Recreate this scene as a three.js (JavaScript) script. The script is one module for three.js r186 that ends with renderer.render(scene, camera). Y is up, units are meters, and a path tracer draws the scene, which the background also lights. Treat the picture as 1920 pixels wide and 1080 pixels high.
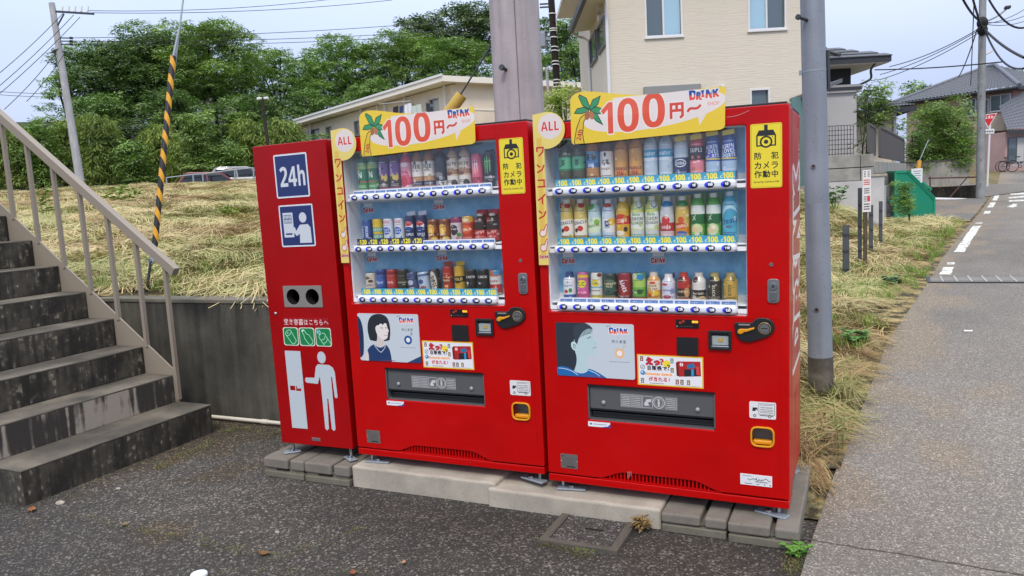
import * as THREE from 'three';
import { RoundedBoxGeometry } from 'three/addons/geometries/RoundedBoxGeometry.js';
import { mergeGeometries } from 'three/addons/utils/BufferGeometryUtils.js';

// ---------- camera, sky, sun, exposure ----------
const YAW = 0.4357, PITCH = -0.1225, ROLL = -0.0543, EYE = 1.61, FPX = 1440;
const scene = new THREE.Scene();
const camera = new THREE.PerspectiveCamera(2 * Math.atan(540 / FPX) * 180 / Math.PI, 16 / 9, 0.05, 900);
camera.position.set(0, EYE, 0);
camera.rotation.set(PITCH, YAW, ROLL, 'YXZ');
camera.updateMatrixWorld(true);
const renderer = new THREE.WebGLRenderer({ antialias: true });
renderer.setSize(1024, 576);
renderer.toneMapping = THREE.LinearToneMapping;
renderer.toneMappingExposure = 1.25;
renderer.shadowMap.enabled = true;

let seed = 12345;
const rnd = () => { seed = (seed + 0x6d2b79f5) | 0; let t = Math.imul(seed ^ (seed >>> 15), 1 | seed); t = (t + Math.imul(t ^ (t >>> 7), 61 | t)) ^ t; return ((t ^ (t >>> 14)) >>> 0) / 4294967296; };
const rr = (a, b) => a + (b - a) * rnd();
const clamp = (x, a = 0, b = 1) => Math.min(b, Math.max(a, x));
const lerp = (a, b, t) => a + (b - a) * t;
const sm = (x, a, b) => { const t = clamp((x - a) / (b - a)); return t * t * (3 - 2 * t); };
const hash = (x, y, s = 0) => { let n = Math.imul(x | 0, 374761393) + Math.imul(y | 0, 668265263) + Math.imul(s | 0, 974634777); n = Math.imul(n ^ (n >>> 13), 1274126177); return ((n ^ (n >>> 16)) >>> 0) / 4294967296; };
function vnoise(x, y, s = 0, per = 0) {   // value noise, tileable with period per
  const xi = Math.floor(x), yi = Math.floor(y), fx = x - xi, fy = y - yi, w = (i) => per ? ((i % per) + per) % per : i;
  const a = hash(w(xi), w(yi), s), b = hash(w(xi + 1), w(yi), s), c = hash(w(xi), w(yi + 1), s), d = hash(w(xi + 1), w(yi + 1), s);
  const u = fx * fx * (3 - 2 * fx), v = fy * fy * (3 - 2 * fy);
  return lerp(lerp(a, b, u), lerp(c, d, u), v);
}
const fbm = (x, y, s = 0, o = 4, per = 0) => { let t = 0, a = 0.5, n = 0; for (let i = 0; i < o; i++) { t += a * vnoise(x, y, s + i, per); n += a; x *= 2; y *= 2; per *= 2; a *= 0.5; } return t / n; };

{ // a bright, thinly overcast sky
  const W = 512, H = 256, data = new Float32Array(W * H * 4);
  for (let j = 0; j < H; j++) for (let i = 0; i < W; i++) {
    const el = (j + 0.5) / H * Math.PI - Math.PI / 2, az = i / W * 2 * Math.PI, y = Math.sin(el);
    const up = clamp(y), px = Math.cos(az) / (up + 0.25), pz = Math.sin(az) / (up + 0.25);
    const cl = fbm(px * 1.3 + 7, pz * 1.3 + 3, 5, 4) - 0.5, k = lerp(1, 3.1, Math.pow(up, 0.8));
    const m = y < 0 ? 0.35 : 1, o = (j * W + i) * 4;
    const bl = lerp(0.1, 0.0, up);
    const w = sm(up, 0.2, 0.85); data[o] = m * k * (lerp(0.37, 0.445, w) + cl * 0.11); data[o + 1] = m * k * (lerp(0.435, 0.455, w) + cl * 0.09); data[o + 2] = m * k * (lerp(0.585, 0.50, w) + bl * 0.2 + cl * 0.06); data[o + 3] = 1;
  }
  const t = new THREE.DataTexture(data, W, H, THREE.RGBAFormat, THREE.FloatType);
  t.mapping = THREE.EquirectangularReflectionMapping; t.magFilter = THREE.LinearFilter; t.wrapS = THREE.RepeatWrapping; t.needsUpdate = true;
  scene.background = t; scene.environment = t;
}
const sun = new THREE.DirectionalLight(new THREE.Color(1, 0.91, 0.78), 1.5);
sun.position.set(5, 28, 14); sun.target.position.set(-2, 0, -8);
sun.castShadow = true; sun.shadow.radius = 24; sun.shadow.mapSize.set(2048, 2048);
Object.assign(sun.shadow.camera, { left: -45, right: 45, top: 45, bottom: -45, near: 1, far: 140 });
scene.add(sun, sun.target);

// ---------- from a pixel of the 1920 x 1080 photograph to a place ----------
const V = (x, y, z) => new THREE.Vector3(x, y, z);
const CAM = camera.matrixWorld.clone();
const ray = (px, py) => V((px - 960) / FPX, -(py - 540) / FPX, -1).transformDirection(CAM);   // unit direction
const rayD = (px, py) => { const v = V((px - 960) / FPX, -(py - 540) / FPX, -1); return v.applyMatrix4(new THREE.Matrix4().extractRotation(CAM)); };  // one metre of depth
const P = (px, py, depth) => rayD(px, py).multiplyScalar(depth).add(V(0, EYE, 0));
const onY = (px, py, y = 0) => { const d = rayD(px, py); return d.multiplyScalar((y - EYE) / d.y).add(V(0, EYE, 0)); };
const onZ = (px, py, z) => { const d = rayD(px, py); return d.multiplyScalar(z / d.z).add(V(0, EYE, 0)); };
function onFace(g, px, py, z = 0) {   // where the pixel's ray meets the plane z of a group, in the group's own metres
  g.updateMatrixWorld(true);
  const inv = g.matrixWorld.clone().invert(), o = V(0, EYE, 0).applyMatrix4(inv), d = rayD(px, py).transformDirection(inv);
  return o.add(d.multiplyScalar((z - o.z) / d.z));
}

// ---------- naming and tagging ----------
const taken = new Map();
function numbered(name) { const n = taken.get(name) ?? 0; taken.set(name, n + 1); return n ? name + '_' + String(n).padStart(3, '0') : name; }
function tag(o, label, category, group, kind) { if (label) o.userData.label = label; if (category) o.userData.category = category; if (group) o.userData.group = group; if (kind) o.userData.kind = kind; return o; }
function thing(name, label, category, pos = V(0, 0, 0), turn = 0, group) {
  const o = new THREE.Group(); o.name = numbered(name); o.position.copy(pos); o.rotation.y = turn; scene.add(o);
  return tag(o, label, category, group);
}
const shade = (m) => { m.castShadow = true; m.receiveShadow = true; return m; };
function part(name, geo, mat, parent, label) { const m = shade(new THREE.Mesh(geo, mat)); m.name = name; parent.add(m); if (label) m.userData.label = label; return m; }
function solo(name, geo, mat, label, category, group) { const m = shade(new THREE.Mesh(geo, mat)); m.name = numbered(name); scene.add(m); return tag(m, label, category, group); }
function struct(name, geo, mat) { const m = shade(new THREE.Mesh(geo, mat)); m.name = numbered(name); m.userData.kind = 'structure'; scene.add(m); return m; }

// ---------- geometry helpers ----------
const bx = (w, h, d, x = 0, y = 0, z = 0) => new THREE.BoxGeometry(w, h, d).translate(x, y, z);
const rb = (w, h, d, r, x = 0, y = 0, z = 0, s = 2) => new RoundedBoxGeometry(w, h, d, s, Math.min(r, w / 2.01, h / 2.01, d / 2.01)).translate(x, y, z);
const cyl = (r0, r1, h, n = 14, x = 0, y = 0, z = 0) => new THREE.CylinderGeometry(r1, r0, h, n).translate(x, y + h / 2, z);
const cylZ = (r0, r1, h, n = 18, x = 0, y = 0, z = 0) => new THREE.CylinderGeometry(r1, r0, h, n).rotateX(Math.PI / 2).translate(x, y, z + h / 2);
const merge = (a) => mergeGeometries(a.map((g) => { const k = g.index ? g.toNonIndexed() : g; for (const n of Object.keys(k.attributes)) if (!['position', 'normal', 'uv'].includes(n)) k.deleteAttribute(n); return k; }));
function bar(a, b, r, n = 8, r2 = r) { const d = b.clone().sub(a), g = new THREE.CylinderGeometry(r2, r, d.length(), n); g.translate(0, d.length() / 2, 0); g.applyQuaternion(new THREE.Quaternion().setFromUnitVectors(V(0, 1, 0), d.clone().normalize())); return g.translate(a.x, a.y, a.z); }
function beam(a, b, w, h) { const d = b.clone().sub(a), L = d.length(), g = new THREE.BoxGeometry(w, h, L); const m = new THREE.Matrix4().lookAt(a, b, V(0, 1, 0)); g.applyMatrix4(m); const c = a.clone().add(b).multiplyScalar(0.5); return g.translate(c.x, c.y, c.z); }
function tube(pts, r, n = 24, k = 6) { return new THREE.TubeGeometry(new THREE.CatmullRomCurve3(pts), n, r, k); }
function sagWire(a, b, sag, r = 0.014, n = 14) { const p = []; for (let i = 0; i <= n; i++) { const t = i / n, q = a.clone().lerp(b, t); q.y -= sag * 4 * t * (1 - t); p.push(q); } return new THREE.TubeGeometry(new THREE.CatmullRomCurve3(p), n * 2, r, 5); }
function shapeOf(pts) { const s = new THREE.Shape(); pts.forEach(([x, y], i) => i ? s.lineTo(x, y) : s.moveTo(x, y)); s.closePath(); return s; }
function rrect(x0, y0, x1, y1, r, S = THREE.Shape) { const s = new S(); s.moveTo(x0 + r, y0); s.lineTo(x1 - r, y0); s.quadraticCurveTo(x1, y0, x1, y0 + r); s.lineTo(x1, y1 - r); s.quadraticCurveTo(x1, y1, x1 - r, y1); s.lineTo(x0 + r, y1); s.quadraticCurveTo(x0, y1, x0, y1 - r); s.lineTo(x0, y0 + r); s.quadraticCurveTo(x0, y0, x0 + r, y0); return s; }
function extr(s, d, bevel = 0, cs = 6) { return new THREE.ExtrudeGeometry(s, { depth: d - 2 * bevel, bevelEnabled: bevel > 0, bevelThickness: bevel, bevelSize: bevel, bevelOffset: -bevel, bevelSegments: 2, curveSegments: cs }).translate(0, 0, bevel); }
function fitUV(g) { g.computeBoundingBox(); const b = g.boundingBox, p = g.attributes.position, uv = new Float32Array(p.count * 2), w = b.max.x - b.min.x, h = b.max.y - b.min.y; for (let i = 0; i < p.count; i++) { uv[2 * i] = (p.getX(i) - b.min.x) / w; uv[2 * i + 1] = (p.getY(i) - b.min.y) / h; } g.setAttribute('uv', new THREE.BufferAttribute(uv, 2)); return g; }
function metreUV(g, k = 1) {   // box mapping in metres
  if (g.index) g = g.toNonIndexed();
  const p = g.attributes.position, n = g.attributes.normal, uv = new Float32Array(p.count * 2);
  for (let i = 0; i < p.count; i += 3) {
    let ax = 0, ay = 0, az = 0; for (let j = 0; j < 3; j++) { ax += Math.abs(n.getX(i + j)); ay += Math.abs(n.getY(i + j)); az += Math.abs(n.getZ(i + j)); }
    for (let j = 0; j < 3; j++) { const x = p.getX(i + j), y = p.getY(i + j), z = p.getZ(i + j); const [u, v] = ay >= ax && ay >= az ? [x, z] : ax >= az ? [z, y] : [x, y]; uv[2 * (i + j)] = u * k; uv[2 * (i + j) + 1] = v * k; }
  }
  g.setAttribute('uv', new THREE.BufferAttribute(uv, 2)); return g;
}

// ---------- textures ----------
function dataTex(n, fn, srgb = true, m = n) {
  const d = new Uint8Array(n * m * 4);
  for (let j = 0; j < m; j++) for (let i = 0; i < n; i++) { const c = fn(i / n, j / m, i, j); const o = (j * n + i) * 4; d[o] = clamp(c[0], 0, 255); d[o + 1] = clamp(c[1], 0, 255); d[o + 2] = clamp(c[2], 0, 255); d[o + 3] = 255; }
  const t = new THREE.DataTexture(d, n, m); t.wrapS = t.wrapT = THREE.RepeatWrapping; t.magFilter = THREE.LinearFilter; t.minFilter = THREE.LinearMipmapLinearFilter; t.generateMipmaps = true;
  if (srgb) t.colorSpace = THREE.SRGBColorSpace; t.needsUpdate = true; return t;
}
function canvasTex(w, h, draw) {
  const c = document.createElement('canvas'); c.width = w; c.height = h; const g = c.getContext('2d'); draw(g, w, h);
  const t = new THREE.CanvasTexture(c); t.colorSpace = THREE.SRGBColorSpace; return t;
}
const std = (color, roughness = 0.8, o = {}) => new THREE.MeshStandardMaterial({ color, roughness, ...o });
const phy = (color, roughness = 0.5, o = {}) => new THREE.MeshPhysicalMaterial({ color, roughness, ...o });
const lin = (r, g, b) => new THREE.Color().setRGB(r, g, b);

// aggregate in asphalt: dark binder with pale stone chips
function chips(n, count, r0, r1, base, stone, spread, sd) {
  const a = new Float32Array(n * n).fill(0), c = new Float32Array(n * n).fill(0); let s = sd;
  const R = () => hash(s++, 77, sd);
  for (let k = 0; k < count; k++) {
    const cx = R() * n, cy = R() * n, rx = lerp(r0, r1, R() * R()), ry = rx * lerp(0.5, 1, R()), th = R() * 3.14, hgt = lerp(0.35, 1, R()), tone = R(), ct = Math.cos(th), st = Math.sin(th), m = Math.ceil(rx);
    for (let y = -m; y <= m; y++) for (let x = -m; x <= m; x++) { const u = (x * ct + y * st) / rx, v = (-x * st + y * ct) / ry; if (Math.abs(u) + Math.abs(v) * 0.8 + u * u * 0.3 > 1) continue; const o = (((Math.round(cy) + y + n) % n) * n) + (Math.round(cx) + x + n) % n; a[o] = hgt; c[o] = tone; }
  }
  const col = dataTex(n, (u, v, i, j) => { const o = j * n + i, f = (fbm(u * 64, v * 64, sd, 3, 64) - 0.5) * 26 + (hash(i, j, sd) - 0.5) * 26; if (!a[o]) return base.map((b) => b + f); const k = (c[o] - 0.5) * spread + f * 0.5; return stone.map((b, q) => lerp(base[q], b, 0.35 + a[o] * 0.65) + k); });
  const bump = dataTex(n, (u, v, i, j) => { const o = j * n + i, f = hash(i, j, sd + 9) * 40; const q = a[o] ? 120 + a[o] * 110 : 50 + f; return [q, q, q]; }, false);
  return { col, bump };
}
const TX = {};
TX.lot = chips(1024, 12500, 2.5, 9.5, [62, 60, 57], [120, 116, 109], 76, 11);
TX.road = chips(1024, 26000, 2.0, 7, [106, 103, 98], [148, 144, 137], 60, 23);
TX.concrete = dataTex(512, (u, v, i, j) => { const f = fbm(u * 6, v * 6, 3, 5, 6), q = 196 + (f - 0.5) * 70 + (hash(i, j, 4) - 0.5) * 22 - (hash(i >> 1, j >> 1, 8) > 0.994 ? 60 : 0); return [q, q * 0.985, q * 0.95]; });
TX.plaster = dataTex(256, (u, v, i, j) => { const f = fbm(u * 5, v * 5, 43, 5, 5), q = 236 + (f - 0.5) * 30 + (hash(i, j, 4) - 0.5) * 10; return [q, q * 0.992, q * 0.978]; });
TX.polecon = dataTex(512, (u, v, i, j) => { const run = fbm(u * 30, v * 2, 44, 4, 30), f = fbm(u * 6, v * 6, 46, 5, 6), q = 222 + (run - 0.5) * 40 + (f - 0.5) * 34 + (hash(i, j, 4) - 0.5) * 14 - (hash(i >> 1, j >> 1, 8) > 0.997 ? 50 : 0); return [q, q * 0.985, q * 0.98]; });
TX.grain = dataTex(256, (u, v, i, j) => { const q = 118 + (fbm(u * 16, v * 16, 6, 4, 16) - 0.5) * 120 + (hash(i, j, 2) - 0.5) * 60; return [q, q, q]; }, false);
TX.stain = dataTex(512, (u, v, i, j) => { // old concrete blackened by lichen, with drip runs
  const f = fbm(u * 5, v * 5, 31, 6, 5), g = fbm(u * 26, v * 26, 37, 4, 26), run = fbm(u * 36, v * 3, 39, 4, 36), s = sm(f * 0.45 + g * 0.2 + run * 0.35, 0.36, 0.64); const q = lerp(38, 74, s) + (hash(i, j, 5) - 0.5) * 22 + (g > 0.6 && run > 0.5 ? 34 * (g - 0.6) / 0.12 : 0); return [q, q * 0.945, q * 0.83]; });
TX.pale = dataTex(512, (u, v, i, j) => { // pale render with black algae streaks in places
  const f = fbm(u * 7, v * 7, 55, 5, 7), run = fbm(u * 34, v * 2, 57, 3, 34), big = fbm(u * 4, v * 1, 58, 2, 4), s = sm(f * 0.45 + run * 0.55 + (big - 0.5) * 0.7, 0.30, 0.50); const q = lerp(58, 158, s) + (hash(i, j, 5) - 0.5) * 22; return [q, q * 0.95, q * 0.87]; });
TX.tread = dataTex(512, (u, v, i, j) => { const f = fbm(u * 5, v * 5, 51, 5, 5), q = 90 + (f - 0.5) * 84 + (hash(i, j, 3) - 0.5) * 30; return [q, q * 0.945, q * 0.84]; });
TX.wallstain = dataTex(512, (u, v, i, j) => { // damp retaining wall with vertical runs
  const run = fbm(u * 40, v * 2, 61, 4, 40), run2 = fbm(u * 11, v * 1, 67, 4, 11), f = fbm(u * 8, v * 8, 71, 5, 8); const q = 70 + (run - 0.5) * 34 + (run2 - 0.5) * 40 + (f - 0.5) * 50 + (hash(i, j, 6) - 0.5) * 16; return [q, q * 0.97, q * 0.87]; });
TX.worn = dataTex(256, (u, v, i, j) => { const f = fbm(u * 14, v * 14, 85, 4, 14), q = f > 0.6 ? 150 : f > 0.56 ? 185 : 218; return [q + (hash(i, j, 3) - 0.5) * 26, q, q * 0.97]; });
TX.wood = dataTex(256, (u, v, i, j) => { const f = fbm(u * 30, v * 3, 81, 4, 30), q = 120 + (f - 0.5) * 110; return [q, q * 0.93, q * 0.82]; });

const M = {
  lot: std(0xffffff, 0.93, { map: TX.lot.col, bumpMap: TX.lot.bump, bumpScale: 0.004, vertexColors: true }),
  road: std(0xffffff, 0.92, { map: TX.road.col, bumpMap: TX.road.bump, bumpScale: 0.003, vertexColors: true }),
  concrete: std(0xd3cdc2, 0.9, { map: TX.concrete, bumpMap: TX.grain, bumpScale: 0.002 }),
  concreteDark: std(0x96918a, 0.92, { map: TX.concrete, bumpMap: TX.grain, bumpScale: 0.003 }),
  concreteMoss: std(0x8b887c, 0.95, { map: TX.concrete, bumpMap: TX.grain, bumpScale: 0.004 }),
  stepRiser: std(0xffffff, 0.95, { map: TX.stain, bumpMap: TX.grain, bumpScale: 0.003 }),
  stepTread: std(0xffffff, 0.95, { map: TX.tread, bumpMap: TX.grain, bumpScale: 0.002 }),
  stepPale: std(0xffffff, 0.95, { map: TX.pale, bumpMap: TX.grain, bumpScale: 0.002 }),
  wall: std(0xffffff, 0.95, { map: TX.wallstain, bumpMap: TX.grain, bumpScale: 0.003 }),
  beigeSteel: phy(0x8f8577, 0.5, { clearcoat: 0.15 }),
  galv: std(0x8e97a0, 0.5, { metalness: 0.25, bumpMap: TX.grain, bumpScale: 0.0006 }),
  steel: std(0xa9adb0, 0.35, { metalness: 0.9 }),
  darkSteel: std(0x4a4d50, 0.5, { metalness: 0.7 }),
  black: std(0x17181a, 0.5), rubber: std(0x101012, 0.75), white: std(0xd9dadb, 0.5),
  line: std(0xffffff, 0.85, { map: TX.worn, bumpMap: TX.grain, bumpScale: 0.003 }),
  pvc: std(0xcfc9ba, 0.5), wire: std(0x1c1e21, 0.6), wood: std(0xa89e90, 0.9, { map: TX.wood }),
};

// ---------- ground: the lot, the road, the field behind the retaining wall, the hill ----------
const roadY = (z) => 0.021 * clamp(-z - 3.4, 0, 60) + 0.02 * clamp(-z - 40, 0, 30);
const edgePts = [[8, -0.30], [-2, -0.26], [-3.2, -0.24], [-4.92, -0.10], [-7.65, 0.16], [-11.75, 0.79], [-13.5, 1.02], [-17.8, 1.71], [-23.6, 2.69], [-31, 3.85], [-42, 5.5], [-70, 9.5]];
function roadEdge(z) { for (let i = 1; i < edgePts.length; i++) if (z >= edgePts[i][0]) { const [a, b] = [edgePts[i - 1], edgePts[i]], t = clamp((z - a[0]) / (b[0] - a[0])); return lerp(a[1], b[1], t); } return edgePts.at(-1)[1]; }
const WALLZ = -4.30;
function fieldY(x, z) {
  const s = roadEdge(z) - x;
  let f = 0.90 + 0.032 * clamp(-z - 4.4, 0, 30) + 0.052 * clamp(-x - 5, 0, 24);
  f += (fbm(x * 0.5 + 9, z * 0.5, 91, 3) - 0.5) * 0.22 * sm(-z, 4.5, 7) + (fbm(x * 1.7, z * 1.7, 95, 2) - 0.5) * 0.12 * sm(-z, 4.5, 6);
  const s0 = 4.2 * sm(-z, 19.6, 20.6) ; const bank = sm(s, lerp(0.3, 0.9, sm(-z, 6, 9)) + s0, s0 + lerp(2.6, 4.4, sm(-z, 6, 12)));
  return lerp(roadY(z) + 0.01, f, bank);
}
function sheet(xs, zs, fx, fy, col, k = 1) {   // grid; fx(u, z) gives x, fy(x, z) the height
  const nx = xs.length, nz = zs.length, pos = [], uv = [], c = [], idx = [];
  for (let j = 0; j < nz; j++) for (let i = 0; i < nx; i++) { const z = zs[j], x = fx(xs[i], z); pos.push(x, fy(x, z), z); uv.push(x * k, z * k); const q = col ? col(x, z) : [1, 1, 1]; c.push(...q); }
  for (let j = 0; j < nz - 1; j++) for (let i = 0; i < nx - 1; i++) { const a = j * nx + i, b = a + 1, d = a + nx, e = d + 1; idx.push(a, d, b, b, d, e); }
  const g = new THREE.BufferGeometry(); g.setAttribute('position', new THREE.Float32BufferAttribute(pos, 3)); g.setAttribute('uv', new THREE.Float32BufferAttribute(uv, 2)); g.setAttribute('color', new THREE.Float32BufferAttribute(c, 3)); g.setIndex(idx); g.computeVertexNormals();
  const n = g.attributes.normal; let up = 0; for (let i = 0; i < n.count; i += 7) up += n.getY(i); if (up < 0) { const id = g.index.array; for (let i = 0; i < id.length; i += 3) [id[i], id[i + 1]] = [id[i + 1], id[i]]; g.computeVertexNormals(); }
  return g;
}
const range = (a, b, n, p = 1) => Array.from({ length: n + 1 }, (_, i) => a + (b - a) * Math.pow(i / n, p));

// wide ground sheet that everything stands on, to the horizon
{
  const soil = std(0x6b6650, 1, { map: TX.concrete });
  struct('ground', sheet(range(-420, 420, 60), range(60, -520, 60), (u) => u, (x, z) => -0.12 + (z < -60 ? 0.6 : 0), null, 0.1), soil);
}
const sA = onY(130, 965), sB = onY(520, 1050), sT = onY(200, 1060), seamSign = Math.sign((sT.x - sA.x) * (sB.z - sA.z) - (sT.z - sA.z) * (sB.x - sA.x));   // two pours of asphalt meet along this seam
struct('parking_lot', sheet(range(0, 15, 240, 1.2), range(4, WALLZ - 0.02, 200), (u, z) => roadEdge(z) - u + 0.012, (x, z) => 0.0 + (fbm(x * 1.2, z * 1.2, 13, 3) - 0.5) * 0.018 * sm(Math.abs(z + 3.75), 0.6, 1.2),
  (x, z) => { // worn binder, a damp patch near the steps, a brown seam with silt
    const f = fbm(x * 0.9, z * 0.9, 17, 4), g = fbm(x * 5, z * 5, 19, 3); let q = 0.74 + (f - 0.5) * 0.8 + (g - 0.5) * 0.34 + (fbm(x * 0.35 + 5, z * 0.35, 27, 3) - 0.5) * 0.5; const side = (x - sA.x) * (sB.z - sA.z) - (z - sA.z) * (sB.x - sA.x); if (side * seamSign > (g - 0.5) * 0.05) q *= 0.80; const dirt = sm(fbm(x * 3, z * 3, 35, 4) + 0.34 * sm(-z, 3.75, 4.25) * sm(-x, 2.9, 3.6) + 0.30 * sm(-x, 3.7, 4.2) * sm(-z, 2.4, 3.2), 0.60, 0.78); 
    const br = sm(fbm(x * 1.6 + 30, z * 1.6, 33, 4), 0.5, 0.68) * 0.5; return [lerp(q * (1 + br * 0.12), 0.86, dirt * 0.8), lerp(q * 0.975, 0.72, dirt * 0.8), lerp(q * (0.945 - br * 0.12), 0.50, dirt * 0.8)]; }, 0.8), M.lot);
struct('road', sheet(range(0, 7.5, 90), range(8, -70, 300, 1.25), (u, z) => roadEdge(z) + u, (x, z) => roadY(z) + 0.008,
  (x, z) => { const f = fbm(x * 0.6, z * 0.35, 41, 4), g = fbm(x * 3, z * 3, 43, 3), s = x - roadEdge(z); const q = 0.92 + (f - 0.5) * 0.7 + (g - 0.5) * 0.26, d = sm(fbm(x * 2.2, z * 2.2, 47, 4) + (0.5 - s) * 0.5, 0.46, 0.70) * 0.7; return [lerp(q, 1.25, d), lerp(q * 0.975, 1.06, d), lerp(q * 0.94, 0.82, d)]; }, 0.8), M.road);

// field of cut hay: earth and old litter under the stalks
TX.litter = dataTex(512, (u, v, i, j) => { const f = fbm(u * 8, v * 8, 101, 5, 8), g = fbm(u * 60, v * 30, 107, 3, 60), k = sm(f, 0.4, 0.64); const q = [lerp(70, 140, k), lerp(64, 124, k), lerp(38, 80, k)], n = (g - 0.5) * 90 + (hash(i, j, 12) - 0.5) * 40; return q.map((a) => a + n); });
const litterMat = std(0xffffff, 1, { map: TX.litter, bumpMap: TX.grain, bumpScale: 0.02 });
struct('hay_field', sheet(range(-0.02, 75, 130, 2), range(WALLZ - 0.06, -62, 150, 1.7), (u, z) => roadEdge(z) - u, fieldY, null, 0.9), litterMat);
// strip of earth beside the machines, up to the road
struct('earth_verge', sheet(range(0.0, 0.5, 8), range(-3.7, WALLZ - 0.2, 8), (u, z) => roadEdge(z) - u + 0.01, (x, z) => 0.013, null, 0.9), litterMat);
// wooded rise beyond the field
function hillY(x, z) { const t = P(480, 350, 1), d = Math.hypot(x, z); const az = Math.atan2(-x, -z); const h = 2.2 + 6.5 * sm(d, 44, 74) * (0.65 + 0.35 * sm(az, -0.1, 0.25)) * sm(az, -0.12, 0.06) + 6 * sm(d, 74, 130) * sm(az, -0.1, 0.1); return h + (fbm(x * 0.08, z * 0.08, 111, 3) - 0.5) * 2 * sm(d, 46, 60); }
{
  const g = new THREE.BufferGeometry(), pos = [], uv = [], idx = [], NA = 60, ND = 30;
  for (let j = 0; j <= ND; j++) for (let i = 0; i <= NA; i++) { const az = lerp(0.0, 1.35, i / NA), d = lerp(43, 190, Math.pow(j / ND, 1.3)), x = -Math.sin(az) * d, z = -Math.cos(az) * d; pos.push(x, j === 0 ? 0.5 : hillY(x, z), z); uv.push(x * 0.2, z * 0.2); }
  for (let j = 0; j < ND; j++) for (let i = 0; i < NA; i++) { const a = j * (NA + 1) + i; idx.push(a, a + 1, a + NA + 1, a + 1, a + NA + 2, a + NA + 1); }
  g.setAttribute('position', new THREE.Float32BufferAttribute(pos, 3)); g.setAttribute('uv', new THREE.Float32BufferAttribute(uv, 2)); g.setIndex(idx); g.computeVertexNormals();
  struct('hill', g, std(0x2c3318, 1, { map: TX.concrete }));
}
const onRoad = (px, py) => { const d = rayD(px, py), t = (-EYE - 0.021 * 3.4) / (d.y + 0.021 * d.z); return V(d.x * t, EYE + d.y * t, d.z * t); };

// worn white edge line, each dash a painted sheet following the road
{
  const dash = (z0, z1, off, w) => { const p = sheet([0, w * 0.5, w], range(z0, z1, 8), (u, z) => roadEdge(z) + off + u + (hash(Math.round(z * 30), Math.round(u * 99), 3) - 0.5) * 0.02, (x, z) => roadY(z) + 0.012, null, 1); const m = struct('road_marking', p, M.line); return m; };
  dash(-11.95, -12.7, 0.10, 0.13); dash(-13.0, -13.25, 0.13, 0.1); dash(-14.6, -19.6, 0.12, 0.15); dash(-20.2, -20.5, 0.12, 0.13); dash(-23.2, -24.2, 0.12, 0.14); dash(-25.6, -28, 0.12, 0.14); dash(-29, -34, 0.12, 0.14); dash(-35, -40, 0.12, 0.14);
  // bars of the painted word and arrow further up the road
  const mark = (pts) => { const s = pts.map(([a, b]) => onRoad(a, b)); const g = new THREE.BufferGeometry(), pos = [], idx = []; s.forEach((q) => pos.push(q.x, q.y + 0.014, q.z)); for (let i = 1; i < s.length - 1; i++) idx.push(0, i, i + 1); g.setAttribute('position', new THREE.Float32BufferAttribute(pos, 3)); g.setAttribute('uv', new THREE.Float32BufferAttribute(s.flatMap((q) => [q.x, q.z]), 2)); g.setIndex(idx); g.computeVertexNormals(); const n = g.attributes.normal; if (n.getY(0) < 0) { g.setIndex(idx.reverse()); g.computeVertexNormals(); } struct('road_marking', g, M.line); };
  mark([[1893, 376], [1920, 375], [1920, 378], [1891, 379]]); mark([[1890, 371], [1920, 368], [1920, 371], [1892, 373]]); mark([[1893, 364], [1920, 362], [1920, 365], [1896, 366]]);
  mark([[1888, 389], [1900, 383], [1908, 383], [1904, 386], [1909, 387], [1899, 390]]);
  mark([[1808, 621], [1823, 621], [1824, 624], [1807, 624]]);
}
{ // joint across the road slab: a real slot filled with silt
  const a = onY(1502, 1010, 0.01), b = onY(1920, 1078, 0.01); const e = b.clone().sub(a).multiplyScalar(2).add(a); const pts = []; for (let i = 0; i <= 30; i++) { const q = a.clone().lerp(e, i / 30); q.z += (hash(i, 3, 9) - 0.5) * 0.012; q.y = 0.011; pts.push(q); }
  { const pos = [], idx = []; for (let i = 0; i <= 120; i++) { const u = i / 120, q = a.clone().lerp(e, u), w = 0.002 + hash(i, 5, 7) * 0.005, oz = (fbm(u * 14, 2, 77, 3) - 0.5) * 0.03; pos.push(q.x, 0.0115, q.z + oz - w, q.x, 0.0115, q.z + oz + w); if (i < 120) { const o = i * 2; idx.push(o, o + 1, o + 2, o + 2, o + 1, o + 3); } } const g = new THREE.BufferGeometry(); g.setAttribute('position', new THREE.Float32BufferAttribute(pos, 3)); g.setIndex(idx); g.computeVertexNormals(); struct('road_joint', g, std(0x4d473d, 1)); }
}
{ // steel drain grating across the road
  const a = onRoad(1735, 534), b = onRoad(1745, 518), w = 0.62, t = thing('drain_grating', 'steel bar drain grating let into the road surface', 'grating', V(lerp(a.x, b.x, 0.5), roadY(-11.5) + 0.010, -11.5), -0.02);
  part('frame', merge([bx(4.6, 0.012, 0.04, 2.3, 0, w / 2), bx(4.6, 0.012, 0.04, 2.3, 0, -w / 2), bx(0.04, 0.012, w, 0, 0, 0)]), M.darkSteel, t);
  part('channel_floor', bx(4.6, 0.004, w, 2.3, 0, 0), std(0x6b675e, 1), t);
  const g = bx(0.02, 0.014, w - 0.04), gb = std(0xa5a39f, 0.6, { metalness: 0.2 }); for (let i = 1; i < 29; i++) { const m = part('cross_bar', g, gb, t); m.position.set(i * 0.16, 0.005, 0); }
  for (let i = 0; i < 3; i++) part('long_bar', bx(4.55, 0.013, 0.022, 2.3, 0.006, -w / 4 + i * w / 4), gb, t);
}

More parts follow.
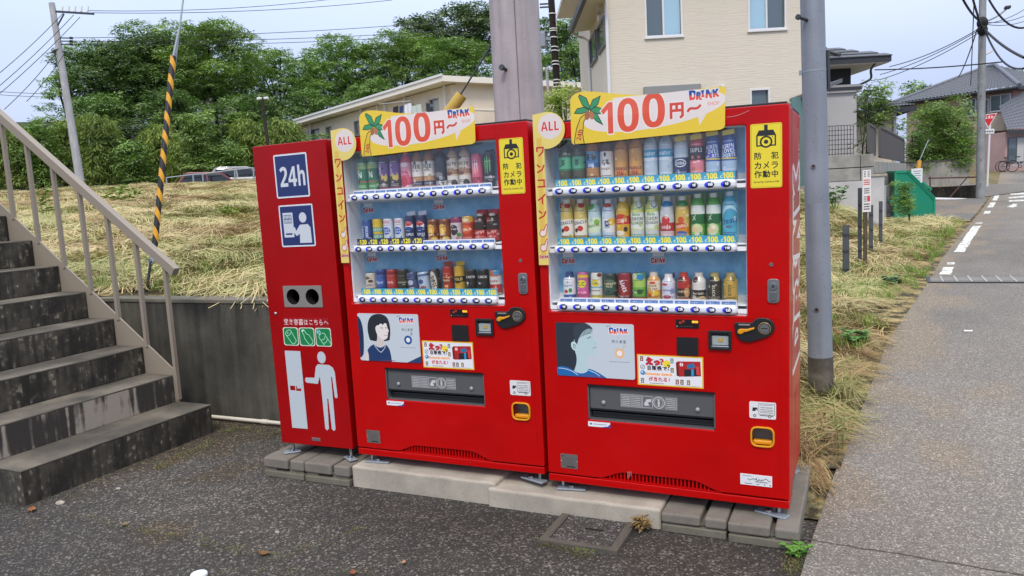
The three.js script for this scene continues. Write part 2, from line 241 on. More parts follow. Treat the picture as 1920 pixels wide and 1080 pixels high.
// ---------- retaining wall, steps, slabs ----------
{
  const t = thing('retaining_wall', 'dark stained concrete retaining wall holding back the hay field', 'wall', V(-0.75, 0, WALLZ));
  part('wall_panel', metreUV(bx(14.2, 0.98, 0.14, -7.1, 0.41, -0.07), 0.55), M.wall, t);
  part('coping', metreUV(rb(14.2, 0.035, 0.17, 0.01, -7.1, 0.918, -0.075), 0.7), M.concreteMoss, t);
}
{
  const a = onY(392, 782, 0.02), b = onY(540, 795, 0.02); a.z = -4.235; b.z = -4.235; a.x -= 0.8;
  const t = thing('drain_pipe', 'white plastic pipe lying along the foot of the retaining wall', 'pipe');
  part('pipe_run', bar(V(a.x, 0.028, a.z), V(b.x + 1, 0.03, b.z), 0.014, 10), M.pvc, t);
  part('joint_sleeve', bar(V(onZ(497, 785, -4.235).x - 0.03, 0.029, -4.235), V(onZ(497, 785, -4.235).x + 0.03, 0.029, -4.235), 0.018, 10), M.pvc, t);
}
{
  const t = thing('staircase', 'weathered concrete outdoor staircase with dark stained risers', 'stairs', V(-4.32, 0, -3.3));
  const z0 = -0.69, z1 = 0.69;   // far and near stringer
  const plinth = part('bottom_step', metreUV(rb(0.95, 0.26, 1.40, 0.012, -0.475, 0.07, 0.0), 1.1), M.stepRiser, t);
  part('tread', metreUV(rb(0.955, 0.012, 1.40, 0.005, -0.4765, 0.203, 0.0), 1.0), M.stepTread, plinth);
  for (let k = 1; k < 13; k++) {
    const x = -0.335 - (k - 1) * 0.2805, y = 0.205 + k * 0.2065;
    const s = part('step', metreUV(rb(0.30, 0.198, 1.36, 0.006, x - 0.15, y - 0.105, 0).translate(0, 0, 0), 1.1).translate(0, 0, 0), k === 1 ? M.stepPale : M.stepRiser, t, k === 1 ? 'step with a pale painted riser and black streaks' : undefined);
    part('tread', metreUV(rb(0.302, 0.012, 1.36, 0.005, x - 0.15, y - 0.004, 0), 1.0), M.stepTread, s);
  }
  const sl = 0.2065 / 0.2805;
  for (const z of [z0, z1]) {
    const s = shapeOf([[-0.30, 0.21], [-0.30, 0.452], [-0.34, 0.468], [-4.3, 0.468 + 3.96 * sl], [-4.3, 0.468 + 3.96 * sl - 0.36], [-0.345, 0.21]]);
    part('stringer', extr(s, 0.012, 0.002).translate(0, 0, z - 0.006), M.beigeSteel, t, 'beige painted steel side plate');
  }
  const r = thing('stair_railing', 'beige painted steel handrail on seven square posts beside the staircase', 'railing', V(-4.32, 0, -3.99));
  const rail = (x) => 1.215 + (-0.20 - x) * (1.253 / 1.728);
  part('handrail', beam(V(-0.20, rail(-0.20) - 0.035, 0), V(-4.3, rail(-4.3) - 0.035, 0), 0.055, 0.062), M.beigeSteel, r);
  for (let k = 0; k < 13; k++) { const x = -0.305 - 0.2725 * k, y0 = k ? 0.46 + (-0.34 - x) * sl - 0.02 : 0.23, y1 = rail(x) - 0.07; part('baluster', bx(0.028, y1 - y0, 0.028, x, (y0 + y1) / 2, 0), M.beigeSteel, r); }
}
// grooved paver blocks and plain slabs under the machines
function paver(label, x0, x1, z0, z1, top, grp, depthSlots = true) {
  const w = x1 - x0, d = z1 - z0, t = thing('paver_block', label, 'block', V(x0, 0, z1), 0, grp), b = 0.014, low = 0.038, mid = top * 0.45;
  part('base_plate', metreUV(rb(w - 0.006, low, d, 0.006, w / 2, low / 2, -d / 2), 1.3), M.concreteMoss, t);
  { const hh = mid - low + 0.012, yy = (mid + low) / 2; part('core', metreUV(merge([bx(w * 0.25, hh, d - 0.03, 0.01 + w * 0.125, yy, -d / 2), bx(w * 0.40 - 0.02, hh, d - 0.03, w * 0.79, yy, -d / 2), bx(w * 0.34, hh, d - 0.2, w * 0.42, yy, -d / 2 - 0.07)]), 1.3), M.concreteMoss, t); }
  const split = w * 0.64;
  part('top_course', metreUV(rb(split - 0.012, top - mid, d - 0.004, 0.013, (split - 0.012) / 2, (top + mid) / 2, -d / 2), 1.3), M.concreteDark, t);
  part('top_course', metreUV(rb(w - split - 0.008, top - mid, d - 0.004, 0.013, split + (w - split) / 2 + 0.003, (top + mid) / 2, -d / 2), 1.3), M.concreteDark, t);
  part('groove', bx(0.022, 0.012, d - 0.03, split - 0.002, mid + 0.008, -d / 2), M.concreteMoss, t);
 
  return t;
}
function slab(label, x0, x1, z0, z1, top) {
  const t = thing('concrete_slab', label, 'slab', V((x0 + x1) / 2, 0, (z0 + z1) / 2));
  part('slab_body', metreUV(rb(x1 - x0, top + 0.03, z1 - z0, 0.016, 0, (top - 0.03) / 2, 0, 3), 1.2), M.concrete, t);
  return t;
}
{
  const xa = onY(494, 868, 0.08).x, xb = onY(568, 878, 0.08).x, xc = onY(643, 888, 0.1).x, xd = onY(930, 912, 0.1).x, xe = onY(933, 905, 0.08).x, xf = onY(1249, 945, 0.08).x, xg = onY(1369, 965, 0.08).x, xh = -0.262;
  paver('pale grooved concrete block under the recycling bin, outermost of the pair', xa, xb, -4.16, -3.40, 0.118);
  paver('pale grooved concrete block between the long slab and another grooved block', xb + 0.004, xc, -4.16, -3.40, 0.118);
  slab('long pale concrete slab under the vending machine beside the bin', xc + 0.005, xd, -4.18, -3.42, 0.122);
  slab('long concrete slab under the vending machine, with a chipped lower edge', xe, xf, -4.18, -3.40, 0.098);
  paver('mossy grooved concrete block beside the long slab under the machine', xf + 0.006, xg, -4.18, -3.38, 0.094);
  paver('mossy grooved concrete block under the machine corner beside the road', xg + 0.006, xh, -4.20, -3.365, 0.094);
}
{ // square access lid in the asphalt
  const c = [[1062, 958], [1195, 982], [1155, 1040], [1010, 1015]].map(([a, b]) => onY(a, b, 0.005)), x0 = (c[0].x + c[3].x) / 2, x1 = (c[1].x + c[2].x) / 2, z0 = (c[0].z + c[1].z) / 2, z1 = (c[2].z + c[3].z) / 2, w = x1 - x0, d = z1 - z0;
  const t = thing('access_lid', 'square asphalt-filled access lid with a slotted handle in the ground', 'manhole', V((x0 + x1) / 2, 0.004, (z0 + z1) / 2));
  part('frame', merge([bx(w, 0.02, 0.035, 0, 0.003, d / 2 - 0.017), bx(w, 0.02, 0.035, 0, 0.003, -d / 2 + 0.017), bx(0.04, 0.02, d - 0.07, w / 2 - 0.02, 0.003, 0), bx(0.04, 0.02, d - 0.07, -w / 2 + 0.02, 0.003, 0)]), std(0x6f6b64, 0.95, { map: TX.concrete }), t);
  const top = metreUV(bx(w - 0.09, 0.016, d - 0.08, 0, 0.002, 0), 0.8); top.setAttribute('color', new THREE.Float32BufferAttribute(new Float32Array(top.attributes.position.count * 3).fill(0.85), 3));
  part('lid_panel', top, M.lot, t);
  part('handle_dark_strip', bx(0.085, 0.004, 0.012, 0.02, 0.0115, -0.01), M.black, t);  // flat black strip laid on the lid as the shade of a slot
}

// ---------- poles ----------
function stepBolt(parent, x, y, z, ang, len = 0.16, mat = M.steel) {
  const d = V(Math.sin(ang), 0.12, Math.cos(ang)).normalize(), a = V(x, y, z), b = a.clone().addScaledVector(d, len);
  const s = part('step_bolt', bar(a, b, 0.011, 8), mat, parent); part('bolt_head', bar(b, b.clone().addScaledVector(d, 0.014), 0.019, 8), mat, s);
}
{ // thick concrete utility pole behind the machines
  const c = P(975, 230, 5.15), t = thing('utility_pole', 'thick pale concrete utility pole standing behind the two vending machines', 'utility pole', V(c.x, 0.86, c.z));
  part('shaft', metreUV(cyl(0.172, 0.135, 9, 40), 1.0), std(0xc4bec0, 0.85, { map: TX.polecon, bumpMap: TX.grain, bumpScale: 0.002 }), t, 'smooth spun concrete shaft');
  const q = P(958, 133, 4.99), dir = Math.atan2(q.x - c.x, q.z - c.z);
  { const o = V(c.x, 0.86, c.z), a = P(962, 138, 5.03).sub(o), e = P(942, 127, 4.93).sub(o), s = part('step_bolt', bar(a, e, 0.011, 10), M.darkSteel, t); part('bolt_head', bar(e, e.clone().add(e.clone().sub(a).multiplyScalar(0.12)), 0.019, 10), M.darkSteel, s); part('bolt_collar', bar(a, a.clone().add(e.clone().sub(a).multiplyScalar(0.12)), 0.026, 12), M.darkSteel, s); }
  part('mould_seam', bx(0.004, 8.9, 0.003, 0.07, 4.5, 0.152), M.concreteDark, t);
}
{ // grey steel pole beside the machine
  const b = onRoad(1540, 742), t = thing('steel_pole', 'grey painted steel pole with clamp band standing in dry grass beside the road', 'pole', V(b.x, b.y - 0.05, b.z));
  t.rotation.z = 0.016;
  part('shaft', metreUV(cyl(0.083, 0.070, 7.5, 36), 0.7), std(0x98a3b0, 0.55, { map: TX.polecon, metalness: 0.1, bumpMap: TX.grain, bumpScale: 0.0008 }), t);
  part('tar_foot', cyl(0.0852, 0.085, 0.34, 36), std(0xffffff, 0.75, { map: TX.tread, bumpMap: TX.grain, bumpScale: 0.002 }), t, 'dark stained foot of the pole');
  const hgt = (px, py) => onZ(px, py, b.z).y - b.y + 0.05;
  const band = part('clamp_band', merge([cyl(0.0802, 0.0802, 0.012, 36, 0, hgt(1524, 136), 0), bx(0.03, 0.03, 0.02, -0.08, hgt(1524, 136) + 0.006, 0.02)]), M.galv, t);
  for (const [px, py] of [[1524, 312], [1529, 577]]) { const y = hgt(px, py), f = V(-0.15, 0, 1).normalize().multiplyScalar(0.079); const n = part('socket_nut', merge([bar(V(f.x * 0.92, y, f.z * 0.92), V(f.x * 1.12, y, f.z * 1.12), 0.016, 10)]), M.steel, t); part('socket_dark_disc', bar(V(f.x * 1.1, y, f.z * 1.1), V(f.x * 1.13, y, f.z * 1.13), 0.009, 10), M.black, n); }  // black disc on each nut, the shade of a socket painted on
  stepBolt(t, -0.03, hgt(1524, 40), 0.066, -0.5, 0.10, M.darkSteel);
  part('cable_conduit', bar(V(0.090, hgt(1543, 168), -0.02), V(0.088, hgt(1543, 95), -0.02), 0.012, 8), M.darkSteel, t);
}
function pole(name, label, base, top, r0, r1, mat, cat = 'utility pole') {
  const t = thing(name, label, cat, base); const d = top.clone().sub(base); part('shaft', metreUV(bar(V(0, -0.4, 0), d, r0, 20, r1), 0.6), mat, t); return [t, d];
}
const wires = [];
function wire(label, a, b, sag = 0.2, r = 0.012, grp) { const w = solo('overhead_wire', sagWire(a, b, sag, r), M.wire, label, 'wire', grp); wires.push(w); }
const poleMat = std(0xb9bcc0, 0.85, { map: TX.polecon });
{ // pole at the far side of the field
  const D = 38, base = P(152, 345, D), top = P(97, 6, D), [t, d] = pole('utility_pole', 'slender grey concrete utility pole with a crossarm at the edge of the wood', base, top, 0.2, 0.14, poleMat);
  const L = (px, py, z = 0) => P(px, py, D + z).sub(base);
  const arm = part('crossarm', beam(L(95, 21), L(176, 26), 0.09, 0.09), M.darkSteel, t);
  for (const px of [116, 128, 140, 152, 164]) part('insulator', bar(L(px, 22), L(px + 1, 12), 0.05, 8), M.white, arm);
  for (const y of [71, 77, 83]) { const k = part('bracket', beam(L(110, y), L(136, y + 0.5), 0.05, 0.05), M.darkSteel, t); part('insulator', bar(L(131, y), L(136, y + 0.4), 0.06, 8), M.black, k); }
  part('clamp_ring', bar(L(105, 92), L(107, 96), 0.24, 14), M.galv, t); part('lower_arm', beam(L(102, 92), L(125, 95), 0.08, 0.07), M.galv, t);
  part('strut', beam(L(120, 26, -0.2), L(107, 50), 0.05, 0.05), M.darkSteel, t);
  const grpR = 'wires from the far pole over the wood', lab = 'thin dark overhead wire running from the far pole above the trees';
  for (const [a, b, c, e] of [[172, 24, 735, 0], [165, 20, 640, -4], [136, 71, 900, 34], [136, 77, 900, 52], [136, 83, 850, 62]]) wire(lab, P(a, b, D), P(c, e, 46), 0.25, 0.016, grpR);
  const labL = 'overhead wire sloping down steeply from the far pole crossarm', gL = 'wires sloping away behind the staircase';
  for (const [a, b, c, e] of [[118, 25, -30, 160], [138, 28, -30, 185], [150, 32, -30, 200], [107, 96, 8, 205], [122, 98, 50, 190]]) wire(labL, P(a, b, D), P(c, e, 34), 0.12, 0.016, gL);
  for (const y of [170, 176]) wire('thin overhead wire crossing the sky behind the far pole', P(-20, y, 60), P(135, y + 5, 60), 0.1, 0.02, 'low wires behind the far pole');
}
{ // dark pole with transformer, seen between the thick pole and the beige house
  const D = 27, base = P(1049, 225, D), top = P(1031, -40, D), [t] = pole('utility_pole', 'dark weathered utility pole with grey transformer boxes and white bands', base, top, 0.125, 0.115, std(0x4d4844, 0.95, { map: TX.wood }));
  const L = (px, py, z = 0) => P(px, py, D + z).sub(base);
  for (const y of [26, 54, 58, 70, 88, 95, 115, 121, 150, 156, 163]) { const cx = lerp(1031, 1049, (y + 40) / 265); part('band', bar(L(cx, y), L(cx, y + 1.6), 0.14, 14), M.white, t); }
  const box = part('transformer', rb(0.28, 0.5, 0.3, 0.03).translate(...L(1018, 75, 0.1).toArray()), M.galv, t); part('lid', rb(0.34, 0.05, 0.34, 0.02).translate(...L(1018, 61, 0.1).toArray()), M.galv, box); part('mount', beam(L(1022, 72), L(1040, 74), 0.06, 0.1), M.galv, box);
  part('riser_pipe', bar(L(1041, 26), L(1043, 64), 0.035, 8), M.white, t);
  for (const y of [8, 14]) part('crossarm', beam(L(1012, y), L(1030, y - 1), 0.05, 0.05), M.darkSteel, t);
  for (const [a, b, c, e] of [[1055, 60, 1083, 168], [1063, 62, 1094, 155]]) { wire('guy wire with white balls slanting through the trees behind the beige house', P(a, b, 30), P(c, e, 30), 0, 0.012, 'guy wires by the wood'); }
  const q = P(1028, 170, 30), [t2] = pole('street_pole', 'short pale pole with small white insulators below the dark pole', q, P(1025, 128, 30), 0.06, 0.05, poleMat, 'pole'); part('crossarm', beam(P(1019, 132, 30).sub(q), P(1036, 127, 30).sub(q), 0.04, 0.04), M.galv, t2); for (const px of [1020, 1026, 1031, 1035]) part('insulator', bar(P(px, 131, 30).sub(q), P(px, 126.5, 30).sub(q), 0.04, 6), M.white, t2);
}
{ // slim light pole in front of the wood
  const q = P(503, 275, 37), [t] = pole('street_lamp', 'slim dark lamp pole with twin white lamp heads before the wood', q, P(492, 186, 37), 0.09, 0.07, std(0x5d5a52, 0.9, { map: TX.wood }), 'street lamp');
  for (const [a, b] of [[486, 185], [499, 184]]) part('lamp_head', rb(0.22, 0.12, 0.16, 0.04).translate(...P(a, b, 37).sub(q).toArray()), M.white, t);
}
{ // pole at the side street
  const base = onRoad(1838, 375), D = base.clone().sub(V(0, EYE, 0)).dot(rayD(960, 540)), top = P(1843, -40, D), [t] = pole('utility_pole', 'grey utility pole with black cable joints by the stop sign', base, top, 0.135, 0.105, std(0xa6adb4, 0.7, { map: TX.concrete }));
  const L = (px, py, z = 0) => P(px, py, D + z).sub(base);
  for (const [y, r] of [[43, 0.17], [56, 0.16]]) part('cable_joint', new THREE.SphereGeometry(r, 12, 8).scale(1, 1.2, 1).translate(...L(1842, y, -0.1).toArray()), M.rubber, t);
  for (const y of [120, 180, 240, 300, 345]) part('step_socket', bar(L(1839, y, -0.13), L(1839, y, -0.16), 0.025, 6), M.darkSteel, t);
  const lampArm = part('lamp_arm', tube([L(1843, 43), L(1870, 30), L(1887, 17)], 0.03, 12, 6), M.galv, t); part('lamp_head', rb(0.18, 0.09, 0.28, 0.03).translate(...L(1889, 14).toArray()), M.darkSteel, lampArm);
  part('bracket', tube([L(1841, 105), L(1852, 100), L(1860, 95)], 0.03, 8, 6), M.pvc, t);
  const g = 'cables meeting at the pole by the stop sign', lab = 'black overhead cable running to the pole by the stop sign', j = P(1842, 50, D);
  for (const [a, b, dz, s, r] of [[1806, 0, -3, 0.1, 0.035], [1824, -2, -3, 0.05, 0.035], [1920, 108, -4, 0.1, 0.04], [1920, 128, -4, 0.45, 0.03], [1668, 125, 3, 0.15, 0.015], [1650, 140, 3, 0.15, 0.013], [1648, 150, 3, 0.15, 0.013], [1920, 18, 4, 0.1, 0.013], [1920, 30, 4, 0.1, 0.013], [1920, 40, 4, 0.1, 0.013]]) wire(lab, j.clone().add(V(0, rr(-0.15, 0.15), 0)), P(a, b, D + dz), s, r, g);
  wire('thin straight cable crossing the sky above the pink house', P(1640, 131, D + 2), P(1880, 116, D - 1), 0.05, 0.022, 'single sky cables'); wire('cable hanging across the sky corner beside the lamp arm', P(1853, -3, D - 3), P(1920, 52, D - 3), 0.25, 0.03, 'single sky cables');
  wire('slanting drop cable from the pole to the pink house roof', P(1832, 55, D), P(1797, 145, D + 8), 0.15, 0.02, 'drop cables to the pink house'); wire('slanting drop cable from the pole to the pink house roof', P(1826, 8, D), P(1820, 160, D + 8), 0.1, 0.018, 'drop cables to the pink house');
}
{ // guy wire with striped guard beside the railing
  const t = thing('guy_wire', 'guy wire in a black and yellow striped guard anchored behind the wall', 'guy wire');
  const z = (f) => lerp(-4.62, -5.5, f), Q = (px, py, f) => { const q = onZ(px, py, z(f)); return q; };
  const a = Q(274, 552, 0), ring = Q(283, 490, 0.06), g0 = Q(290, 462, 0.1), g1 = Q(325, 106, 0.62), w1 = Q(337, 52, 0.72), top = Q(347, -30, 0.9);
  part('anchor_rod', bar(a, ring, 0.012, 8), M.darkSteel, t); part('eye_ring', new THREE.TorusGeometry(0.025, 0.008, 8, 18).translate(ring.x, ring.y, ring.z), M.galv, t);
  part('wire_strand', bar(ring, top, 0.008, 7), M.galv, t); part('upper_sleeve', bar(g1, w1, 0.012, 7), M.galv, t);
  const n = 22, yel = std(0xd59a1a, 0.55), guard = part('guard_tube', bar(g0, g1, 0.0245, 16), M.black, t), dir = g1.clone().sub(g0), qn = new THREE.Quaternion().setFromUnitVectors(V(0, 1, 0), dir.clone().normalize()), Lg = dir.length();
  for (let i = 0; i < 10; i++) { // slanting yellow bands wrapped round the tube
    const pos = [], idx = [], y0 = (i + 0.35) / 10 * Lg, hgt = Lg * 0.044; for (let k = 0; k <= 24; k++) { const th = k / 24 * Math.PI * 2, s = 0.045 * Math.sin(th - 0.4); for (const h of [0, hgt]) pos.push(Math.cos(th) * 0.0258, y0 + s + h, Math.sin(th) * 0.0258); if (k < 24) { const o = k * 2; idx.push(o, o + 1, o + 2, o + 2, o + 1, o + 3); } }
    const g = new THREE.BufferGeometry(); g.setAttribute('position', new THREE.Float32BufferAttribute(pos, 3)); g.setIndex(idx); g.applyQuaternion(qn); g.translate(g0.x, g0.y, g0.z); g.computeVertexNormals(); part('yellow_band', g, yel, guard);
  }
}
{ // second guy with a plain yellow tube, behind the banner
  const t = thing('guy_wire', 'guy wire in a faded yellow tube running up to the thick concrete pole', 'guy wire'), a = P(826, 232, 5.25), b = P(866, 178, 5.2), top = P(924, 80, 5.12);
  const d = b.clone().sub(a).normalize(), Lt = b.distanceTo(a), lg = new THREE.LatheGeometry([[0.034, 0], [0.04, 0], [0.04, Lt], [0.034, Lt], [0.034, 0]].map((q) => new THREE.Vector2(...q)), 22); lg.applyQuaternion(new THREE.Quaternion().setFromUnitVectors(V(0, 1, 0), d)); lg.translate(a.x, a.y, a.z); part('guard_tube', lg, std(0xc9ab4e, 0.7, { map: TX.plaster, side: THREE.DoubleSide }), t);
  part('wire_strand', bar(b.clone().addScaledVector(d, -0.1), top, 0.006, 7), M.darkSteel, t); part('wire_strand', bar(a.clone().addScaledVector(d, -1.6), a, 0.006, 7), M.darkSteel, t);
}

// ---------- lettering and print ----------
const GL = { // strokes of the Japanese characters on a 100 x 100 square
  円: 'M14 94V12H86V84L76 94 M50 12V52 M14 52H86', 防: 'M10 8V96 M10 8H36L24 32L37 48L34 64L22 60 M68 4V20 M42 22H97 M62 22L60 58L42 94 M61 48H89L85 88L72 92', 犯: 'M36 6L10 28 M14 8L34 36L36 70L30 94L18 90 M34 46L6 72 M50 14H86L84 52L72 52 M52 14V80L58 92H94V74',
  カ: 'M14 32H84L80 78L72 92L60 86 M46 8L44 40L34 70L14 92', メ: 'M76 8L60 46L18 90 M28 32L54 54L78 80', ラ: 'M24 14H78 M14 40H86L76 68L36 94', 作: 'M30 6L8 46 M22 30V96 M52 6L36 38 M48 26H96 M62 26V96 M62 48H90 M62 70H92',
  動: 'M44 6L10 14 M6 24H52 M28 12V84 M12 35H46V62H12Z M12 48H46 M8 74H50 M4 91L54 85 M58 32H94L90 84L82 92L74 86 M75 8L72 50L54 94', 中: 'M14 28H86V62H14Z M50 6V96', ワ: 'M16 46V14H84L78 56L40 92', ン: 'M16 20L38 36 M84 26L64 66L16 88', コ: 'M18 18H80V82 M14 82H86', イ: 'M82 8L52 38L12 60 M54 36V94',
  空: 'M50 2V12 M12 28V14H88V28 M40 20L34 36L14 46 M60 20V38H84 M24 56H76 M50 56V90 M10 92H90', き: 'M22 20H78 M18 40H82 M42 6L68 60 M24 64L30 84L72 90', 容: 'M50 2V12 M12 28V14H88V28 M36 22L18 38 M64 22L82 38 M10 66L50 38L90 66 M30 66H70V94H30Z', 器: 'M14 6H42V28H14Z M58 6H86V28H58Z M14 72H42V94H14Z M58 72H86V94H58Z M8 50H92 M50 34L44 52L10 70 M52 50L90 70',
  は: 'M18 10L14 50L20 92 M36 32H90 M68 10V78L56 90L42 82L50 70L68 74L88 88', こ: 'M26 20H74L62 32 M22 66L34 84H80', ち: 'M16 26H84 M42 8L28 56L56 44L82 58L78 82L46 94', ら: 'M36 8L60 20 M30 30L26 62L56 46L80 60L74 84L36 94', へ: 'M8 62L38 30L92 74', え: 'M38 6L62 16 M22 36H74L14 92 M44 62L58 66L62 90H88', っ: 'M24 56L60 46L82 60L72 82L42 92',
  自: 'M48 2L42 14 M22 16H78V94H22Z M22 42H78 M22 68H78', 販: 'M10 8H42V70H10Z M10 28H42 M10 48H42 M18 72L6 94 M34 72L46 92 M56 10H92 M58 10L56 60L46 94 M58 36H88L70 80L50 94 M64 50L92 94', 機: 'M6 30H40 M24 6V96 M24 34L6 66 M26 40L40 58 M54 8L48 20L56 28L48 40 M82 8L76 20L84 28L76 40 M44 52H96 M64 6L72 60L94 94 M54 54L44 94 M90 62L66 92', で: 'M12 24H86L52 44L54 76L82 88 M74 42L82 54 M86 36L94 48',
  が: 'M12 34H64L58 84L42 84 M40 8L14 92 M70 30L84 62 M76 8L84 20 M88 4L96 16', 当: 'M50 4V40 M24 12L34 32 M76 12L66 32 M20 42H80V94 M20 66H80 M20 90H80', た: 'M12 26H60 M38 6L14 92 M58 46H86 M56 74L62 88H90', る: 'M24 14H74L20 66L54 48L80 62L76 86L48 92L44 78L64 84', 止: 'M50 8V90 M50 44H84 M24 40V90 M8 92H92', ま: 'M18 22H82 M20 42H80 M50 6V74L40 88L22 82L30 68L54 74L84 92', れ: 'M24 8V94 M8 28H26L8 72 M24 48L54 22L64 30L60 80L72 90L92 76',
  麦: 'M20 14H80 M50 4V46 M26 30H74 M10 46H90 M44 46L18 72 M34 58H72L20 94 M36 66L86 94', 茶: 'M12 16H88 M34 6V28 M66 6V28 M50 28L10 56 M50 28L90 56 M24 62H76 M50 46V94 M36 70L22 88 M64 70L78 88', 梨: 'M12 18H52 M34 6V46 M32 22L12 40 M62 8V32 M84 4V44L76 44 M12 58H88 M50 46V96 M46 60L16 88 M54 60L84 88', つ: 'M12 34L56 22L86 40L80 66L44 82', め: 'M28 20L48 82 M66 12L52 62L22 84L16 56L54 34L84 50L78 76L58 90', い: 'M20 20L24 72L36 82L42 68 M72 26L84 62', '～': 'M10 56L32 42L66 60L90 44', 紅: 'M32 6L14 28L34 40L12 60L44 58 M28 60V94 M56 18H92 M74 18V88 M50 90H96', 味: 'M10 22H36V72H10Z M48 26H92 M44 48H96 M70 6V96 M68 50L46 84 M72 50L96 84', 冷: 'M12 18L24 32 M10 86L28 60 M62 6L36 44 M62 6L94 44 M50 46H76 M44 60H84L64 80 M58 76L74 94', 父: 'M36 8L14 34 M64 8L86 34 M66 40L14 92 M32 40L86 92', 美: 'M34 4L40 16 M66 4L60 16 M16 20H84 M50 20V56 M22 38H78 M12 56H88 M16 74H84 M48 58L18 94 M54 76L84 94', 里: 'M20 10H80V54H20Z M20 32H80 M50 10V90 M22 72H78 M10 92H90', 秋: 'M40 6L14 16 M8 32H50 M30 14V94 M28 36L8 70 M34 42L50 62 M58 30L66 50 M94 26L84 46 M76 8V40L52 94 M76 40L98 92',
};
function jp(g, str, x, y, s, color, lw = 0.12, vertical = false, sx = 1, outline) {
  let k = 0;
  for (const ch of str) {
    if (GL[ch]) { g.save(); g.translate(vertical ? x : x + k * s * sx, vertical ? y + k * s : y); g.scale(s * sx / 110, s / 110); g.translate(5, 5); g.lineCap = 'square'; g.lineJoin = 'miter'; const p = new Path2D(GL[ch]); if (outline) { g.strokeStyle = outline; g.lineWidth = lw * 100 + 16; g.stroke(p); } g.strokeStyle = color; g.lineWidth = lw * 100; g.stroke(p); g.restore(); }
    k++;
  }
}
const txt = (g, s, x, y, size, color, { bold = true, align = 'center', rot = 0, sx = 1, outline, ow = 4, font = 'sans-serif', vertical } = {}) => {
  g.save(); g.translate(x, y); g.rotate(rot); g.scale(sx, 1); g.font = (bold ? 'bold ' : '') + size + 'px ' + font; g.textAlign = align; g.textBaseline = 'middle';
  if (outline) { g.strokeStyle = outline; g.lineWidth = ow; g.lineJoin = 'round'; g.strokeText(s, 0, 0); }
  g.fillStyle = color; g.fillText(s, 0, 0); g.restore();
};
const rect = (g, c, x, y, w, h) => { g.fillStyle = c; g.fillRect(x, y, w, h); };
const ell = (g, c, x, y, rx, ry, rot = 0) => { g.fillStyle = c; g.beginPath(); g.ellipse(x, y, rx, ry, rot, 0, 7); g.fill(); };
const poly = (g, c, pts, stroke, lw = 2) => { g.beginPath(); pts.forEach(([x, y], i) => i ? g.lineTo(x, y) : g.moveTo(x, y)); g.closePath(); if (c) { g.fillStyle = c; g.fill(); } if (stroke) { g.strokeStyle = stroke; g.lineWidth = lw; g.stroke(); } };
const lines = (g, c, x, y, w, n, dh, lw = 2, s = 1) => { g.fillStyle = c; for (let i = 0; i < n; i++) { let u = x; while (u < x + w) { const k = 2 + hash(i, Math.round(u), s) * 7; g.fillRect(u, y + i * dh, Math.min(k, x + w - u), lw); u += k + 1.5; } } };
function drinkLogo(g, x, y, s, two = true) { // the wavy two-tone word on the banner, width about 4.4 s
  [['D', 0, 0, 1.25, -0.05], ['R', 0.98, 0.1, 1, 0.1], ['I', 1.72, -0.08, 0.85, -0.06], ['N', 2.25, -0.02, 1.1, 0.08], ['K', 3.2, 0.02, 1, -0.1]].forEach(([c, dx, dy, k, r]) => {
    g.save(); g.translate(x + dx * s, y + dy * s); g.rotate(r); g.font = 'bold ' + s * 1.35 * k + 'px sans-serif'; g.textBaseline = 'middle'; g.textAlign = 'left'; g.lineJoin = 'round'; g.strokeStyle = '#f4f0f0'; g.lineWidth = s * 0.34; g.strokeText(c, 0, 0);
    for (const [col, a, b] of two ? [['#1f4ba0', -2, 0], ['#e8573f', 0, 2]] : [['#b5122a', -2, 2]]) { g.save(); g.beginPath(); g.rect(-s, a * s, s * 3, (b - a) * s); g.clip(); g.fillStyle = col; g.strokeStyle = col; g.lineWidth = s * 0.12; g.strokeText(c, 0, 0); g.fillText(c, 0, 0); g.restore(); }
    g.restore();
  });
}
const PR = {};
